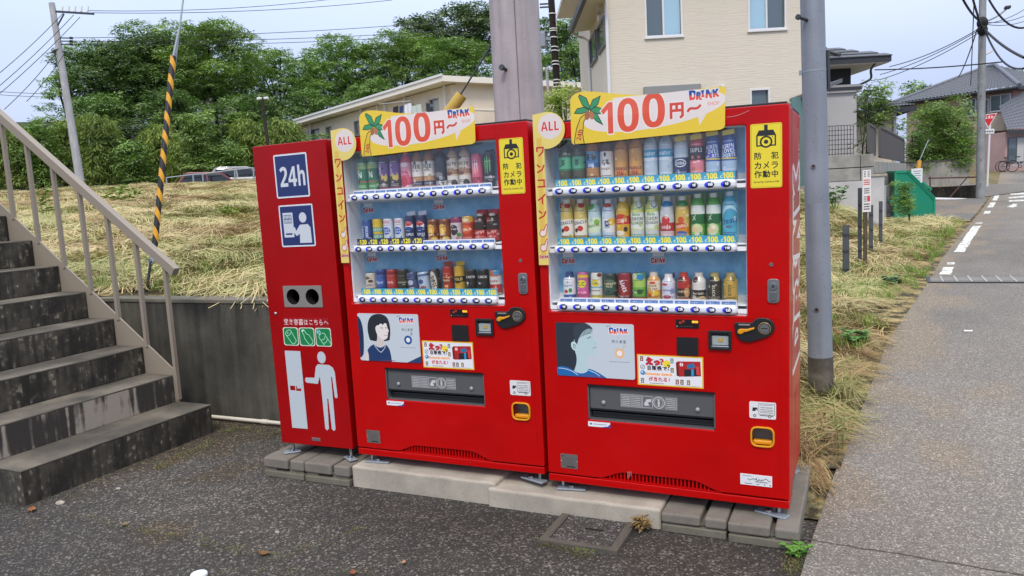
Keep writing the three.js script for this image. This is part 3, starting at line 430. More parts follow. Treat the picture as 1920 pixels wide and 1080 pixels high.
PR.banner = canvasTex(1024, 344, (g, W, H) => {
  rect(g, '#f4d53c', 0, 0, W, H); ell(g, '#efe6e2', 560, 168, 470, 108, -0.09); rect(g, '#efe6e2', 300, 60, 560, 90); poly(g, '#efe6e2', [[850, 180], [920, 190], [862, 282]]);
  // palm
  poly(g, '#e9c93a', [[28, 344], [20, 330], [40, 240], [70, 170], [118, 140], [122, 150], [92, 200], [82, 280], [92, 344]], '#2b2416', 5);
  const leaf = (a) => poly(g, '#2f9a62', a, '#173a2a', 5);
  leaf([[135, 118], [90, 92], [62, 30], [70, 18], [116, 44], [142, 108]]); leaf([[135, 118], [160, 60], [214, 40], [196, 92], [150, 122]]); leaf([[132, 122], [96, 102], [50, 108], [28, 138], [80, 144], [128, 132]]); leaf([[140, 124], [184, 106], [232, 126], [226, 156], [176, 152]]); leaf([[142, 128], [190, 158], [224, 226], [180, 200], [150, 160]]);
  ell(g, '#a9683e', 120, 158, 19, 30, 0.25); ell(g, '#b97a4c', 150, 160, 18, 28, -0.25);
  txt(g, '24h', 60, 282, 44, '#c0202a', { rot: -1.35 });
  txt(g, '1', 268, 190, 286, '#ea5b3c', { outline: '#f7efe9', ow: 16, sx: 0.82 }); txt(g, '0', 400, 182, 296, '#ea5b3c', { outline: '#f7efe9', ow: 16, sx: 1.0 }); txt(g, '0', 570, 164, 300, '#ea5b3c', { outline: '#f7efe9', ow: 16, sx: 1.02 });
  jp(g, '円', 664, 118, 112, '#dd4a34', 0.17, false, 1, '#f7efe9'); g.strokeStyle = '#d8402f'; g.lineWidth = 15; g.lineCap = 'round'; g.beginPath(); g.moveTo(792, 186); g.bezierCurveTo(812, 150, 838, 196, 868, 158); g.stroke();
  txt(g, 'with', 838, 46, 30, '#e9836c', { bold: false }); drinkLogo(g, 796, 92, 46); txt(g, 'SHOP', 950, 152, 30, '#e9836c', { bold: false });
});
PR.all = canvasTex(232, 1024, (g, W, H) => {
  rect(g, '#f1dd7a', 0, 0, W, H); ell(g, '#ece2dd', 126, 96, 88, 84); txt(g, 'ALL', 126, 96, 84, '#dd3b34', { sx: 0.92, outline: '#f8eeee', ow: 6 });
  g.save(); rect(g, '#ecc85a', 22, 168, 38, 820); g.restore();
  jp(g, 'ワ', 8, 218, 76, '#c8252c', 0.15); jp(g, 'ン', 8, 330, 76, '#c8252c', 0.15); jp(g, 'コ', 8, 432, 76, '#c8252c', 0.15); jp(g, 'イ', 8, 536, 76, '#c8252c', 0.15); jp(g, 'ン', 8, 640, 76, '#c8252c', 0.15);
  for (const y of [772, 872]) { g.strokeStyle = '#c0392b'; g.lineWidth = 5; g.fillStyle = '#f3e6df'; g.beginPath(); g.moveTo(16, y + 40); g.lineTo(28, y + 12); g.lineTo(50, y + 14); g.lineTo(70, y - 26); g.lineTo(80, y - 22); g.lineTo(70, y + 18); g.lineTo(64, y + 50); g.lineTo(36, y + 60); g.closePath(); g.fill(); g.stroke(); }
  drinkLogo(g, 8, 968, 17, false);
});
PR.cam = canvasTex(300, 640, (g, W, H) => {
  rect(g, '#e6d22a', 0, 0, W, H); g.strokeStyle = '#c9ae18'; g.lineWidth = 6; g.strokeRect(10, 10, W - 20, H - 20); const k = '#191a17';
  rect(g, k, 132, 14, 34, 60); poly(g, k, [[82, 66], [218, 66], [244, 118], [244, 226], [56, 226], [56, 118]]); poly(g, '#e6d22a', [[70, 122], [230, 122], [230, 212], [70, 212]]); ell(g, k, 150, 182, 60, 60); ell(g, '#e6d22a', 150, 182, 43, 43); ell(g, k, 150, 182, 21, 21); ell(g, k, 212, 138, 5, 5);
  jp(g, '防', 32, 282, 76, k, 0.125); jp(g, '犯', 194, 282, 76, k, 0.125); jp(g, 'カメラ', 32, 374, 80, k, 0.13); jp(g, '作動中', 32, 462, 80, k, 0.12); txt(g, 'Security Camera ON', 150, 580, 25, k, { bold: true });
});
function portrait(g, W, H, kind) {
  const bg = g.createLinearGradient(0, 0, W, 0); rect(g, '#c3ccd2', 0, 0, W, H);
  if (kind === 0) { // bobbed hair, seen in three-quarter profile looking to the side
    const sh = (c, pts) => { g.fillStyle = c; g.beginPath(); g.moveTo(pts[0], pts[1]); for (let i = 2; i < pts.length; i += 6) g.bezierCurveTo(...pts.slice(i, i + 6)); g.closePath(); g.fill(); };
    sh('#1c2f52', [0, 20, 20, 30, 34, 60, 40, 110, 44, 170, 40, 240, 30, 300, 20, 320, 6, 330, 0, 330]);
    sh('#242a32', [96, 196, 76, 150, 70, 60, 120, 20, 160, -8, 240, -6, 262, 40, 282, 90, 276, 150, 262, 192, 220, 205, 140, 208, 96, 196]);
    sh('#cfc6c0', [160, 150, 180, 160, 210, 160, 216, 170, 212, 200, 220, 220, 232, 236, 200, 250, 150, 250, 124, 236, 150, 220, 160, 190, 160, 150]);
    sh('#e3dcd6', [150, 70, 170, 44, 230, 40, 246, 70, 250, 90, 252, 104, 262, 124, 266, 132, 252, 134, 252, 138, 256, 150, 250, 154, 250, 162, 248, 182, 226, 194, 204, 188, 176, 180, 154, 150, 150, 120, 148, 100, 148, 84, 150, 70]);
    sh('#242a32', [146, 110, 140, 60, 160, 20, 206, 18, 240, 18, 258, 50, 256, 84, 240, 60, 226, 66, 214, 84, 204, 66, 190, 70, 178, 86, 166, 80, 156, 90, 146, 110]);
    sh('#1f3b66', [46, 352, 50, 280, 80, 240, 128, 226, 150, 250, 190, 262, 226, 226, 256, 236, 270, 290, 268, 352]); sh('#d9cec7', [34, 352, 40, 310, 46, 290, 66, 276, 76, 300, 74, 330, 72, 352]); g.strokeStyle = '#dfe5ee'; g.lineWidth = 4; g.beginPath(); g.moveTo(128, 230); g.quadraticCurveTo(160, 276, 182, 284); g.quadraticCurveTo(214, 262, 226, 230); g.stroke();
    g.strokeStyle = '#2b3038'; g.lineWidth = 4; g.beginPath(); g.moveTo(192, 106); g.quadraticCurveTo(202, 100, 214, 106); g.moveTo(232, 104); g.quadraticCurveTo(240, 100, 248, 104); g.stroke(); g.lineWidth = 3; g.strokeStyle = '#a8605a'; g.beginPath(); g.moveTo(220, 158); g.quadraticCurveTo(234, 162, 248, 156); g.stroke(); g.strokeStyle = '#c4b4aa'; g.beginPath(); g.moveTo(246, 132); g.quadraticCurveTo(238, 136, 240, 128); g.stroke(); poly(g, '#27436b', [[400, 350], [512, 300], [512, 350]]);
  } else { // long dark hair, face turned up in profile
    const sh = (c, pts) => { g.fillStyle = c; g.beginPath(); g.moveTo(pts[0], pts[1]); for (let i = 2; i < pts.length; i += 6) g.bezierCurveTo(...pts.slice(i, i + 6)); g.closePath(); g.fill(); };
    sh('#2c353f', [0, 0, 90, -10, 190, -8, 214, 6, 240, 40, 190, 60, 160, 120, 150, 170, 150, 250, 120, 330, 80, 320, 30, 300, 0, 296]);
    sh('#b7cfd1', [150, 30, 180, 10, 214, 8, 236, 34, 246, 60, 252, 84, 258, 96, 268, 116, 284, 122, 280, 134, 270, 142, 262, 140, 262, 148, 270, 152, 272, 160, 262, 166, 268, 180, 262, 204, 244, 206, 220, 208, 204, 214, 200, 234, 200, 280, 220, 300, 240, 340, 180, 345, 130, 345, 104, 330, 130, 290, 140, 250, 132, 206, 110, 150, 120, 70, 150, 30]);
    sh('#36414b', [130, 20, 180, -10, 230, 0, 250, 40, 232, 34, 216, 34, 206, 40, 170, 60, 150, 100, 140, 150, 120, 120, 110, 60, 130, 20]);
    for (let i = 0; i < 11; i++) { g.strokeStyle = '#36414b'; g.lineWidth = 3.5; g.beginPath(); g.moveTo(150 + i * 9, 26); g.quadraticCurveTo(164 + i * 8, 60, 160 + i * 8.4, 96 - i * 4); g.stroke(); }
    ell(g, '#c4d8d8', 122, 152, 21, 30, -0.35); ell(g, '#8fa7ab', 124, 154, 11, 18, -0.35); ell(g, '#b0c8ca', 126, 158, 6, 10, -0.35);
    g.strokeStyle = '#2d3a44'; g.lineWidth = 4; g.beginPath(); g.moveTo(208, 98); g.quadraticCurveTo(222, 98, 234, 86); g.stroke(); g.lineWidth = 3; g.beginPath(); g.moveTo(206, 74); g.quadraticCurveTo(220, 62, 238, 64); g.stroke(); g.strokeStyle = '#7c5f62'; g.beginPath(); g.moveTo(244, 160); g.quadraticCurveTo(254, 160, 268, 154); g.stroke(); g.strokeStyle = '#93adb0'; g.beginPath(); g.moveTo(262, 124); g.quadraticCurveTo(256, 130, 262, 136); g.stroke();
    sh('#1f66a8', [0, 296, 40, 280, 80, 290, 116, 316, 140, 336, 200, 336, 214, 296, 250, 300, 300, 330, 330, 350, 200, 352, 100, 352, 0, 352]); g.strokeStyle = '#dfe9f2'; g.lineWidth = 4; g.beginPath(); g.moveTo(10, 302); g.quadraticCurveTo(90, 300, 140, 342); g.moveTo(214, 306); g.quadraticCurveTo(260, 318, 290, 344); g.stroke();
  }
  txt(g, 'with', 352, 16, 16, '#5a6070', { bold: false }); drinkLogo(g, 352, 44, 30); txt(g, 'x', 412, 84, 14, '#777', { bold: false }); jp(g, '秋父美里', 368, 100, 24, '#3a3f48', 0.07);
  ell(g, kind ? '#e8b98c' : '#23508f', 418, 186, 32, 32); ell(g, '#e9e9ea', 418, 186, 17, 17); g.strokeStyle = kind ? '#d9a878' : '#23508f'; g.lineWidth = 4; g.beginPath(); g.moveTo(444, 160); g.lineTo(446, 132); g.lineTo(458, 146); g.stroke(); lines(g, '#70757e', 350, 240, 130, 1, 6, 3); lines(g, '#9a2b2b', 180, 340, 120, 1, 6, 4);
}
PR.poster = [0, 1].map((k) => canvasTex(512, 350, (g, W, H) => portrait(g, W, H, k)));
PR.ad = canvasTex(512, 246, (g, W, H) => {
  rect(g, '#e3b52a', 0, 0, W, H); rect(g, '#e4e4e8', 10, 10, W - 20, H - 20); ell(g, '#efd23c', 232, 66, 32, 28);
  jp(g, 'えっ', 66, 22, 60, '#d3202f', 0.17, false, 1, '#8d1320'); txt(g, '?', 194, 54, 66, '#d3202f', { outline: '#8d1320', ow: 4 }); jp(g, '自販機で', 74, 84, 40, '#1d1c20', 0.15); txt(g, '?', 246, 96, 60, '#1d1c20');
  txt(g, 'Nintendo Switch', 166, 152, 27, '#f08a2c', { outline: '#fbe9c8', ow: 7 }); txt(g, 'Nintendo Switch', 166, 152, 27, '#ea6c1f', {}); jp(g, 'が当たる', 86, 174, 38, '#c8202e', 0.15); txt(g, '!', 250, 194, 40, '#c8202e'); lines(g, '#555', 96, 224, 110, 1, 6, 5);
  poly(g, '#b01f1c', [[318, 42], [490, 36], [494, 150], [330, 162]]); poly(g, '#6d1311', [[304, 54], [318, 42], [330, 162], [308, 156]]); poly(g, '#232228', [[366, 104], [470, 92], [474, 150], [366, 160]]); poly(g, '#2f6f9c', [[386, 66], [440, 50], [452, 84], [392, 96]]); poly(g, '#2f8fc4', [[420, 98], [440, 96], [440, 150], [420, 152]]); poly(g, '#d8413c', [[458, 76], [478, 74], [480, 140], [460, 142]]); ell(g, '#efe3e2', 346, 66, 13, 15); rect(g, '#b01f1c', 344, 52, 4, 30);
  [[24, 16, '#6a3b2c'], [262, 22, '#3f7f9a'], [262, 96, '#6b5b2a'], [26, 190, '#5a5a64'], [300, 186, '#7c2a28'], [336, 186, '#3b3a44'], [386, 186, '#6f6134']].forEach(([x, y, c], i) => { rect(g, c, x, y, 24, 38); rect(g, '#c9b27a', x + 4, y + 6, 14, 10); ell(g, '#d8d2c8', x + 12, y + 26, 6, 7); });
  ell(g, '#d5d9de', 42, 100, 18, 18); g.strokeStyle = '#444'; g.lineWidth = 3; g.beginPath(); g.arc(42, 100, 17, 0, 7); g.moveTo(30, 112); g.lineTo(54, 88); g.stroke(); ell(g, '#2d86c4', 42, 146, 19, 19); ell(g, '#dfe9f0', 38, 142, 7, 7); lines(g, '#777', 300, 230, 180, 1, 6, 3);
});
PR.truck = canvasTex(256, 176, (g, W, H) => { rect(g, '#dcdcdc', 0, 0, W, H); g.strokeStyle = '#333'; g.lineWidth = 4; g.strokeRect(92, 18, 150, 112); lines(g, '#333', 104, 30, 120, 1, 10, 5, 2); txt(g, '0120-130-803', 166, 58, 19, '#222'); lines(g, '#444', 104, 76, 126, 3, 16, 6, 3); poly(g, '#1f2023', [[34, 62], [78, 62], [82, 100], [66, 76], [58, 100], [28, 100]]); rect(g, '#333', 100, 138, 130, 8); for (const x of [52, 196]) { ell(g, '#222', x, 148, 15, 15); ell(g, '#e2e2e2', x, 148, 8, 8); } });
PR.memo = canvasTex(256, 92, (g, W, H) => { rect(g, '#d9dcdf', 0, 0, W, H); g.strokeStyle = '#e8eaec'; g.lineWidth = 6; g.strokeRect(3, 3, W - 6, H - 6); lines(g, '#48607a', 14, 12, 76, 1, 8, 5); g.strokeStyle = '#1b1c20'; g.lineWidth = 4; g.beginPath(); let x = 60; g.moveTo(x, 40); while (x < 240) { x += 7; g.lineTo(x, 26 + hash(x, 1, 4) * 26); } g.stroke(); lines(g, '#26262a', 120, 56, 100, 1, 8, 6, 5); lines(g, '#2e2e33', 36, 76, 60, 1, 8, 6, 6); ell(g, '#222', 196, 78, 5, 5); ell(g, '#222', 242, 80, 5, 5); lines(g, '#336', 130, 76, 26, 1, 8, 5, 8); });
PR.plate = canvasTex(160, 128, (g, W, H) => { rect(g, '#77736f', 0, 0, W, H); ell(g, '#222', 22, 20, 6, 6); lines(g, '#55514e', 26, 36, 104, 6, 12, 3, 3); rect(g, '#2c2a29', 54, 108, 80, 10); });
PR.wave = canvasTex(192, 52, (g, W, H) => { rect(g, '#e3e6ea', 0, 0, W, H); poly(g, '#2f4fa8', [[110, 52], [170, 40], [192, 14], [192, 52]]); ell(g, '#24365f', 24, 24, 9, 9); lines(g, '#6c7fa5', 42, 20, 118, 1, 6, 8); });
PR.flap = canvasTex(512, 128, (g, W, H) => { rect(g, '#6a6a6b', 0, 0, W, H); g.strokeStyle = '#d0d0d0'; g.fillStyle = '#d0d0d0'; g.lineWidth = 3; [[10, 8, 92, 108], [112, 8, 82, 108], [204, 12, 86, 102]].forEach(([x, y, w, h], i) => { g.strokeRect(x, y, w, h); if (i < 2) lines(g, '#cccccc', x + 8, y + 12, w - 16, 6, 16, 7, i); }); poly(g, '#c8c8c8', [[216, 80], [240, 40], [280, 34], [280, 60], [252, 66], [262, 96], [222, 98]]); g.lineWidth = 6; g.beginPath(); g.arc(346, 62, 50, 0, 7); g.stroke(); g.lineWidth = 3; g.beginPath(); g.arc(346, 62, 36, 0, 7); g.stroke(); ell(g, '#c8c8c8', 346, 40, 9, 9); poly(g, '#c8c8c8', [[336, 52], [358, 52], [352, 94], [340, 94]]); g.strokeRect(408, 16, 94, 96); lines(g, '#cccccc', 416, 26, 78, 5, 17, 7, 9); });
PR.led = canvasTex(192, 76, (g, W, H) => { rect(g, '#161417', 0, 0, W, H); g.strokeStyle = '#c23a2c'; g.lineWidth = 4; for (const [x, y] of [[38, 28], [64, 16]]) { g.beginPath(); g.arc(x, y, 8, 0, 7); g.stroke(); } rect(g, '#f6a72c', 136, 8, 50, 20); rect(g, '#fbd27c', 142, 12, 8, 12); rect(g, '#161417', 156, 12, 3, 12); rect(g, '#161417', 170, 14, 3, 10); ell(g, '#8d8d90', 12, 62, 7, 7); lines(g, '#5a585c', 34, 58, 110, 1, 6, 4); });
PR.ledGlow = canvasTex(192, 76, (g, W, H) => { rect(g, '#000', 0, 0, W, H); rect(g, '#f6a72c', 136, 8, 50, 20); g.strokeStyle = '#c23a2c'; g.lineWidth = 4; for (const [x, y] of [[38, 28], [64, 16]]) { g.beginPath(); g.arc(x, y, 8, 0, 7); g.stroke(); } });
// selector buttons: dark lens, blue light at one side, lit price digits
const BTN = ['100', '10', '110', '120', '130', '220'];
function btnCanvas(glow) { return canvasTex(128 * 6, 80, (g, W, H) => { rect(g, glow ? '#000' : '#9aa0a8', 0, 0, W, H); BTN.forEach((s, i) => { const x = i * 128; if (!glow) { ell(g, '#20283e', x + 64, 40, 60, 37); ell(g, '#39445c', x + 78, 26, 36, 14); } g.save(); g.beginPath(); g.ellipse(x + 64, 40, 60, 37, 0, 0, 7); g.clip(); ell(g, '#2a34e6', x + 20, 40, 40, 44); ell(g, glow ? '#000' : '#20283e', x + 62, 40, 30, 38); g.restore(); txt(g, s, x + 76, 40, 36, '#f4f6ff', { sx: 0.95 }); }); }); }
PR.btn = btnCanvas(false); PR.btnGlow = btnCanvas(true);
// price tags: yellow 100 on cyan, yellow 120 on navy, blue "cold" tab
PR.tags = canvasTex(192 * 3, 100, (g, W, H) => { rect(g, '#2f9dc0', 0, 0, 192, H); txt(g, '100', 104, 52, 96, '#f4e224', { sx: 0.82, outline: '#f4e224', ow: 5 }); g.strokeStyle = '#e9ead0'; g.lineWidth = 7; g.beginPath(); g.arc(28, 66, 13, 0.6, 5.6); g.stroke(); rect(g, '#dfe6d0', 172, 70, 10, 14); rect(g, '#1a2b57', 192, 0, 192, H); txt(g, '120', 296, 52, 96, '#f4e62a', { sx: 0.82, outline: '#f4e62a', ow: 4 }); g.strokeStyle = '#e8e2b0'; g.beginPath(); g.arc(220, 66, 13, 0.6, 5.6); g.stroke(); rect(g, '#d8dce2', 384, 0, 192, H); rect(g, '#2660a6', 396, 30, 168, 54); jp(g, 'つめた～い', 404, 40, 34, '#e7eef8', 0.11, false, 0.9); });
PR.back = canvasTex(1024, 768, (g, W, H) => { // printed blue backing with soft round dots of light as a photo motif
  const gr = g.createLinearGradient(0, 0, W * 0.25, H); rect(g, '#82c0e6', 0, 0, W, H);
  for (let i = 0; i < 900; i++) { const x = hash(i, 1, 3) * W, y = hash(i, 2, 3) * H, r = 6 + hash(i, 3, 3) * 46, t = hash(i, 4, 3); g.globalAlpha = 0.10 + hash(i, 5, 3) * 0.12; ell(g, t > 0.55 ? '#a8d2ea' : t > 0.25 ? '#3f8dc2' : '#5fa6d2', x, y, r, r); } g.globalAlpha = 1;
  for (const y of [0, 256, 512]) { rect(g, '#dfe3e6', 0, y + 188, W, 68); rect(g, '#a9c9dc', 0, y + 184, W, 5); }
  rect(g, '#7ea9c4', 498, 0, 3, H);
  for (const y of [0, 256, 512]) for (const x of [22, 520]) { rect(g, '#e9eef0', x + 10, y + 4, 60, 18); drinkLogo(g, x, y + 40, 19, false); }
});
// recycling bin print
PR.h24 = canvasTex(256, 272, (g, W, H) => { rect(g, '#d5d9e0', 0, 0, W, H); const s = new Path2D(); g.fillStyle = '#152a63'; g.fillRect(10, 10, W - 20, H - 20); txt(g, '24', 102, 142, 172, '#ccd1d6', { sx: 0.72 }); txt(g, 'h', 204, 142, 170, '#ccd1d6', { sx: 0.66 }); });
PR.vend = canvasTex(256, 262, (g, W, H) => { rect(g, '#d5d9e0', 0, 0, W, H); rect(g, '#152a63', 9, 9, W - 18, H - 18); const w = '#c6ccd3'; rect(g, w, 26, 48, 76, 154); rect(g, '#152a63', 34, 62, 58, 52); for (let r = 0; r < 2; r++) for (let i = 0; i < 5; i++) rect(g, w, 37 + i * 11, 65 + r * 25, 8, 20); rect(g, '#152a63', 38, 176, 50, 10); ell(g, w, 176, 82, 28, 32); poly(g, w, [[140, 240], [144, 182], [120, 196], [96, 168], [100, 140], [112, 140], [118, 164], [150, 126], [210, 124], [228, 146], [230, 240]]); });
PR.binText = canvasTex(640, 96, (g, W, H) => { rect(g, '#9a0408', 0, 0, W, H); jp(g, '空き容器はこちらへ', 8, 12, 70, '#e6d6d6', 0.1); });
PR.can = [0, 1, 2].map((k) => canvasTex(160, 180, (g, W, H) => {
  rect(g, '#d8dccf', 0, 0, W, H); g.fillStyle = '#0f7d42'; g.beginPath(); g.roundRect(7, 7, W - 14, H - 14, 26); g.fill(); g.strokeStyle = '#a9e6c4'; g.lineWidth = 6; g.lineJoin = 'round'; g.beginPath();
  if (k === 0) { g.ellipse(56, 54, 36, 22, -0.7, 0, 7); g.moveTo(30, 76); g.lineTo(84, 156); g.quadraticCurveTo(112, 176, 134, 130); g.lineTo(82, 30); g.stroke(); ell(g, '#cfe9cf', 50, 56, 8, 5, -0.7); } else if (k === 1) { g.moveTo(28, 34); g.lineTo(44, 18); g.lineTo(58, 26); g.lineTo(76, 58); g.lineTo(104, 72); g.lineTo(140, 132); g.lineTo(132, 156); g.lineTo(112, 166); g.lineTo(92, 160); g.lineTo(54, 106); g.lineTo(48, 70); g.closePath(); g.stroke(); ell(g, '#cfe0d6', 40, 30, 14, 10, -0.7); } else { g.moveTo(84, 170); g.lineTo(36, 96); g.quadraticCurveTo(32, 70, 56, 62); g.moveTo(150, 150); g.lineTo(94, 54); g.quadraticCurveTo(80, 44, 66, 56); g.moveTo(56, 118); g.quadraticCurveTo(92, 116, 98, 80); g.moveTo(78, 148); g.quadraticCurveTo(116, 142, 116, 106); g.stroke(); ell(g, '#8fd0d2', 36, 40, 20, 26, -0.5); ell(g, '#1f6d60', 32, 26, 10, 6, -0.5); ell(g, '#1f6d60', 40, 46, 12, 6, -0.5); }
}));
PR.stop = canvasTex(256, 224, (g, W, H) => { rect(g, '#c81d28', 0, 0, W, H); jp(g, '止まれ', 40, 24, 60, '#e8e4e4', 0.15); });
PR.side = canvasTex(256, 1024, (g, W, H) => { rect(g, '#c20506', 0, 0, W, H); g.save(); g.translate(128, 512); g.rotate(-Math.PI / 2); drinkLogo(g, -420, 10, 190, false); txt(g, 'with', 250, -90, 50, '#d8d0d0', { bold: false }); txt(g, 'SHOP', 380, 90, 60, '#d8d0d0', { bold: false }); g.restore(); });

// ---------- vending machines ----------
TX.paint = dataTex(512, (u, v, i, j) => { const f = fbm(u * 6, v * 6, 191, 5, 6), d = fbm(u * 40, v * 40, 197, 3, 40), q = 240 + (f - 0.5) * 26; return [q, q, q]; });
TX.paintRough = dataTex(256, (u, v, i, j) => { const f = fbm(u * 5, v * 5, 193, 5, 5), q = 110 + (f - 0.5) * 120; return [q, q, q]; }, false);
const RED = phy(lin(0.54, 0.0014, 0.0016), 0.85, { map: TX.paint, roughnessMap: TX.paintRough, clearcoat: 0.22, clearcoatRoughness: 0.1, specularIntensity: 0.3 });
const CRIMSON = phy(lin(0.38, 0.0012, 0.0026), 0.9, { map: TX.paint, roughnessMap: TX.paintRough, clearcoat: 0.2, clearcoatRoughness: 0.15, specularIntensity: 0.3 });
const print = (t, r = 0.45, o = {}) => phy(0xffffff, r, { map: t, clearcoat: 0.3, clearcoatRoughness: 0.2, ...o });
const PM = { cam: print(PR.cam), ad: print(PR.ad), truck: print(PR.truck), memo: print(PR.memo), plate: std(0xffffff, 0.4, { map: PR.plate, metalness: 0.4 }), wave: print(PR.wave), back: print(PR.back, 0.4), flap: print(PR.flap, 0.3), tags: print(PR.tags, 0.5),
  led: print(PR.led, 0.25, { emissive: 0xffffff, emissiveMap: PR.ledGlow, emissiveIntensity: 0.7 }), btn: phy(0xffffff, 0.15, { map: PR.btn, clearcoat: 1, clearcoatRoughness: 0.05, emissive: 0xffffff, emissiveMap: PR.btnGlow, emissiveIntensity: 0.5 }),
  poster: PR.poster.map((t) => print(t, 0.3)), banner: print(PR.banner, 0.3, { transparent: true, opacity: 0.78 }), all: print(PR.all, 0.3, { transparent: true, opacity: 0.78 }), side: phy(0xffffff, 0.3, { map: PR.side, clearcoat: 0.3, clearcoatRoughness: 0.08, specularIntensity: 0.5 }) };
const liner = phy(0xeef1f4, 0.4), railMat = phy(0xdfe3e8, 0.3, { clearcoat: 0.5 }), charcoal = phy(0x1b1c1f, 0.35, { clearcoat: 0.3 }), chrome = std(0xb9bcc0, 0.22, { metalness: 0.95 }), amber = phy(0xd9930f, 0.35, { clearcoat: 0.4 }), smoky = phy(0x5e6062, 0.25, { clearcoat: 0.8 });
const paneMat = phy(0xffffff, 0.02, { transmission: 1, thickness: 0, ior: 1.5 });
const MW = 1.16, MH = 1.78, MD = 0.69, DD = 0.17;
const ROWS = [[0.878, 0.92], [1.158, 1.196], [1.436, 1.478]];
const COLX = (i) => 0.121 + i * 0.0708;
function decal(name, x0, y0, x1, y1, r, mat, parent, label, th = 0.0016, z = 0.0004) { return part(name, fitUV(extr(rrect(x0, y0, x1, y1, r), th, 0, 5)).translate(0, 0, z), mat, parent, label); }
function uvCell(g, u0, u1, v0 = 0, v1 = 1) { const uv = g.attributes.uv; for (let i = 0; i < uv.count; i++) uv.setXY(i, lerp(u0, u1, uv.getX(i)), lerp(v0, v1, uv.getY(i))); return g; }
const btnGeo = BTN.map((_, i) => { const g = new THREE.SphereGeometry(1, 20, 8, 0, Math.PI * 2, 0, Math.PI / 2).rotateX(Math.PI / 2).scale(0.0225, 0.0148, 0.007); const p = g.attributes.position, uv = g.attributes.uv; for (let k = 0; k < p.count; k++) uv.setXY(k, (i + 0.5 + p.getX(k) / 0.0225 * 0.47) / 6, 0.5 + p.getY(k) / 0.0148 * 0.46); return g; });
const tagGeo = [0, 1, 2].map((i) => uvCell(fitUV(extr(rrect(-0.0352, -0.018, 0.0352, 0.018, 0.001), 0.0016)), i / 3, (i + 1) / 3));
const bevelRing = (s, r) => s;

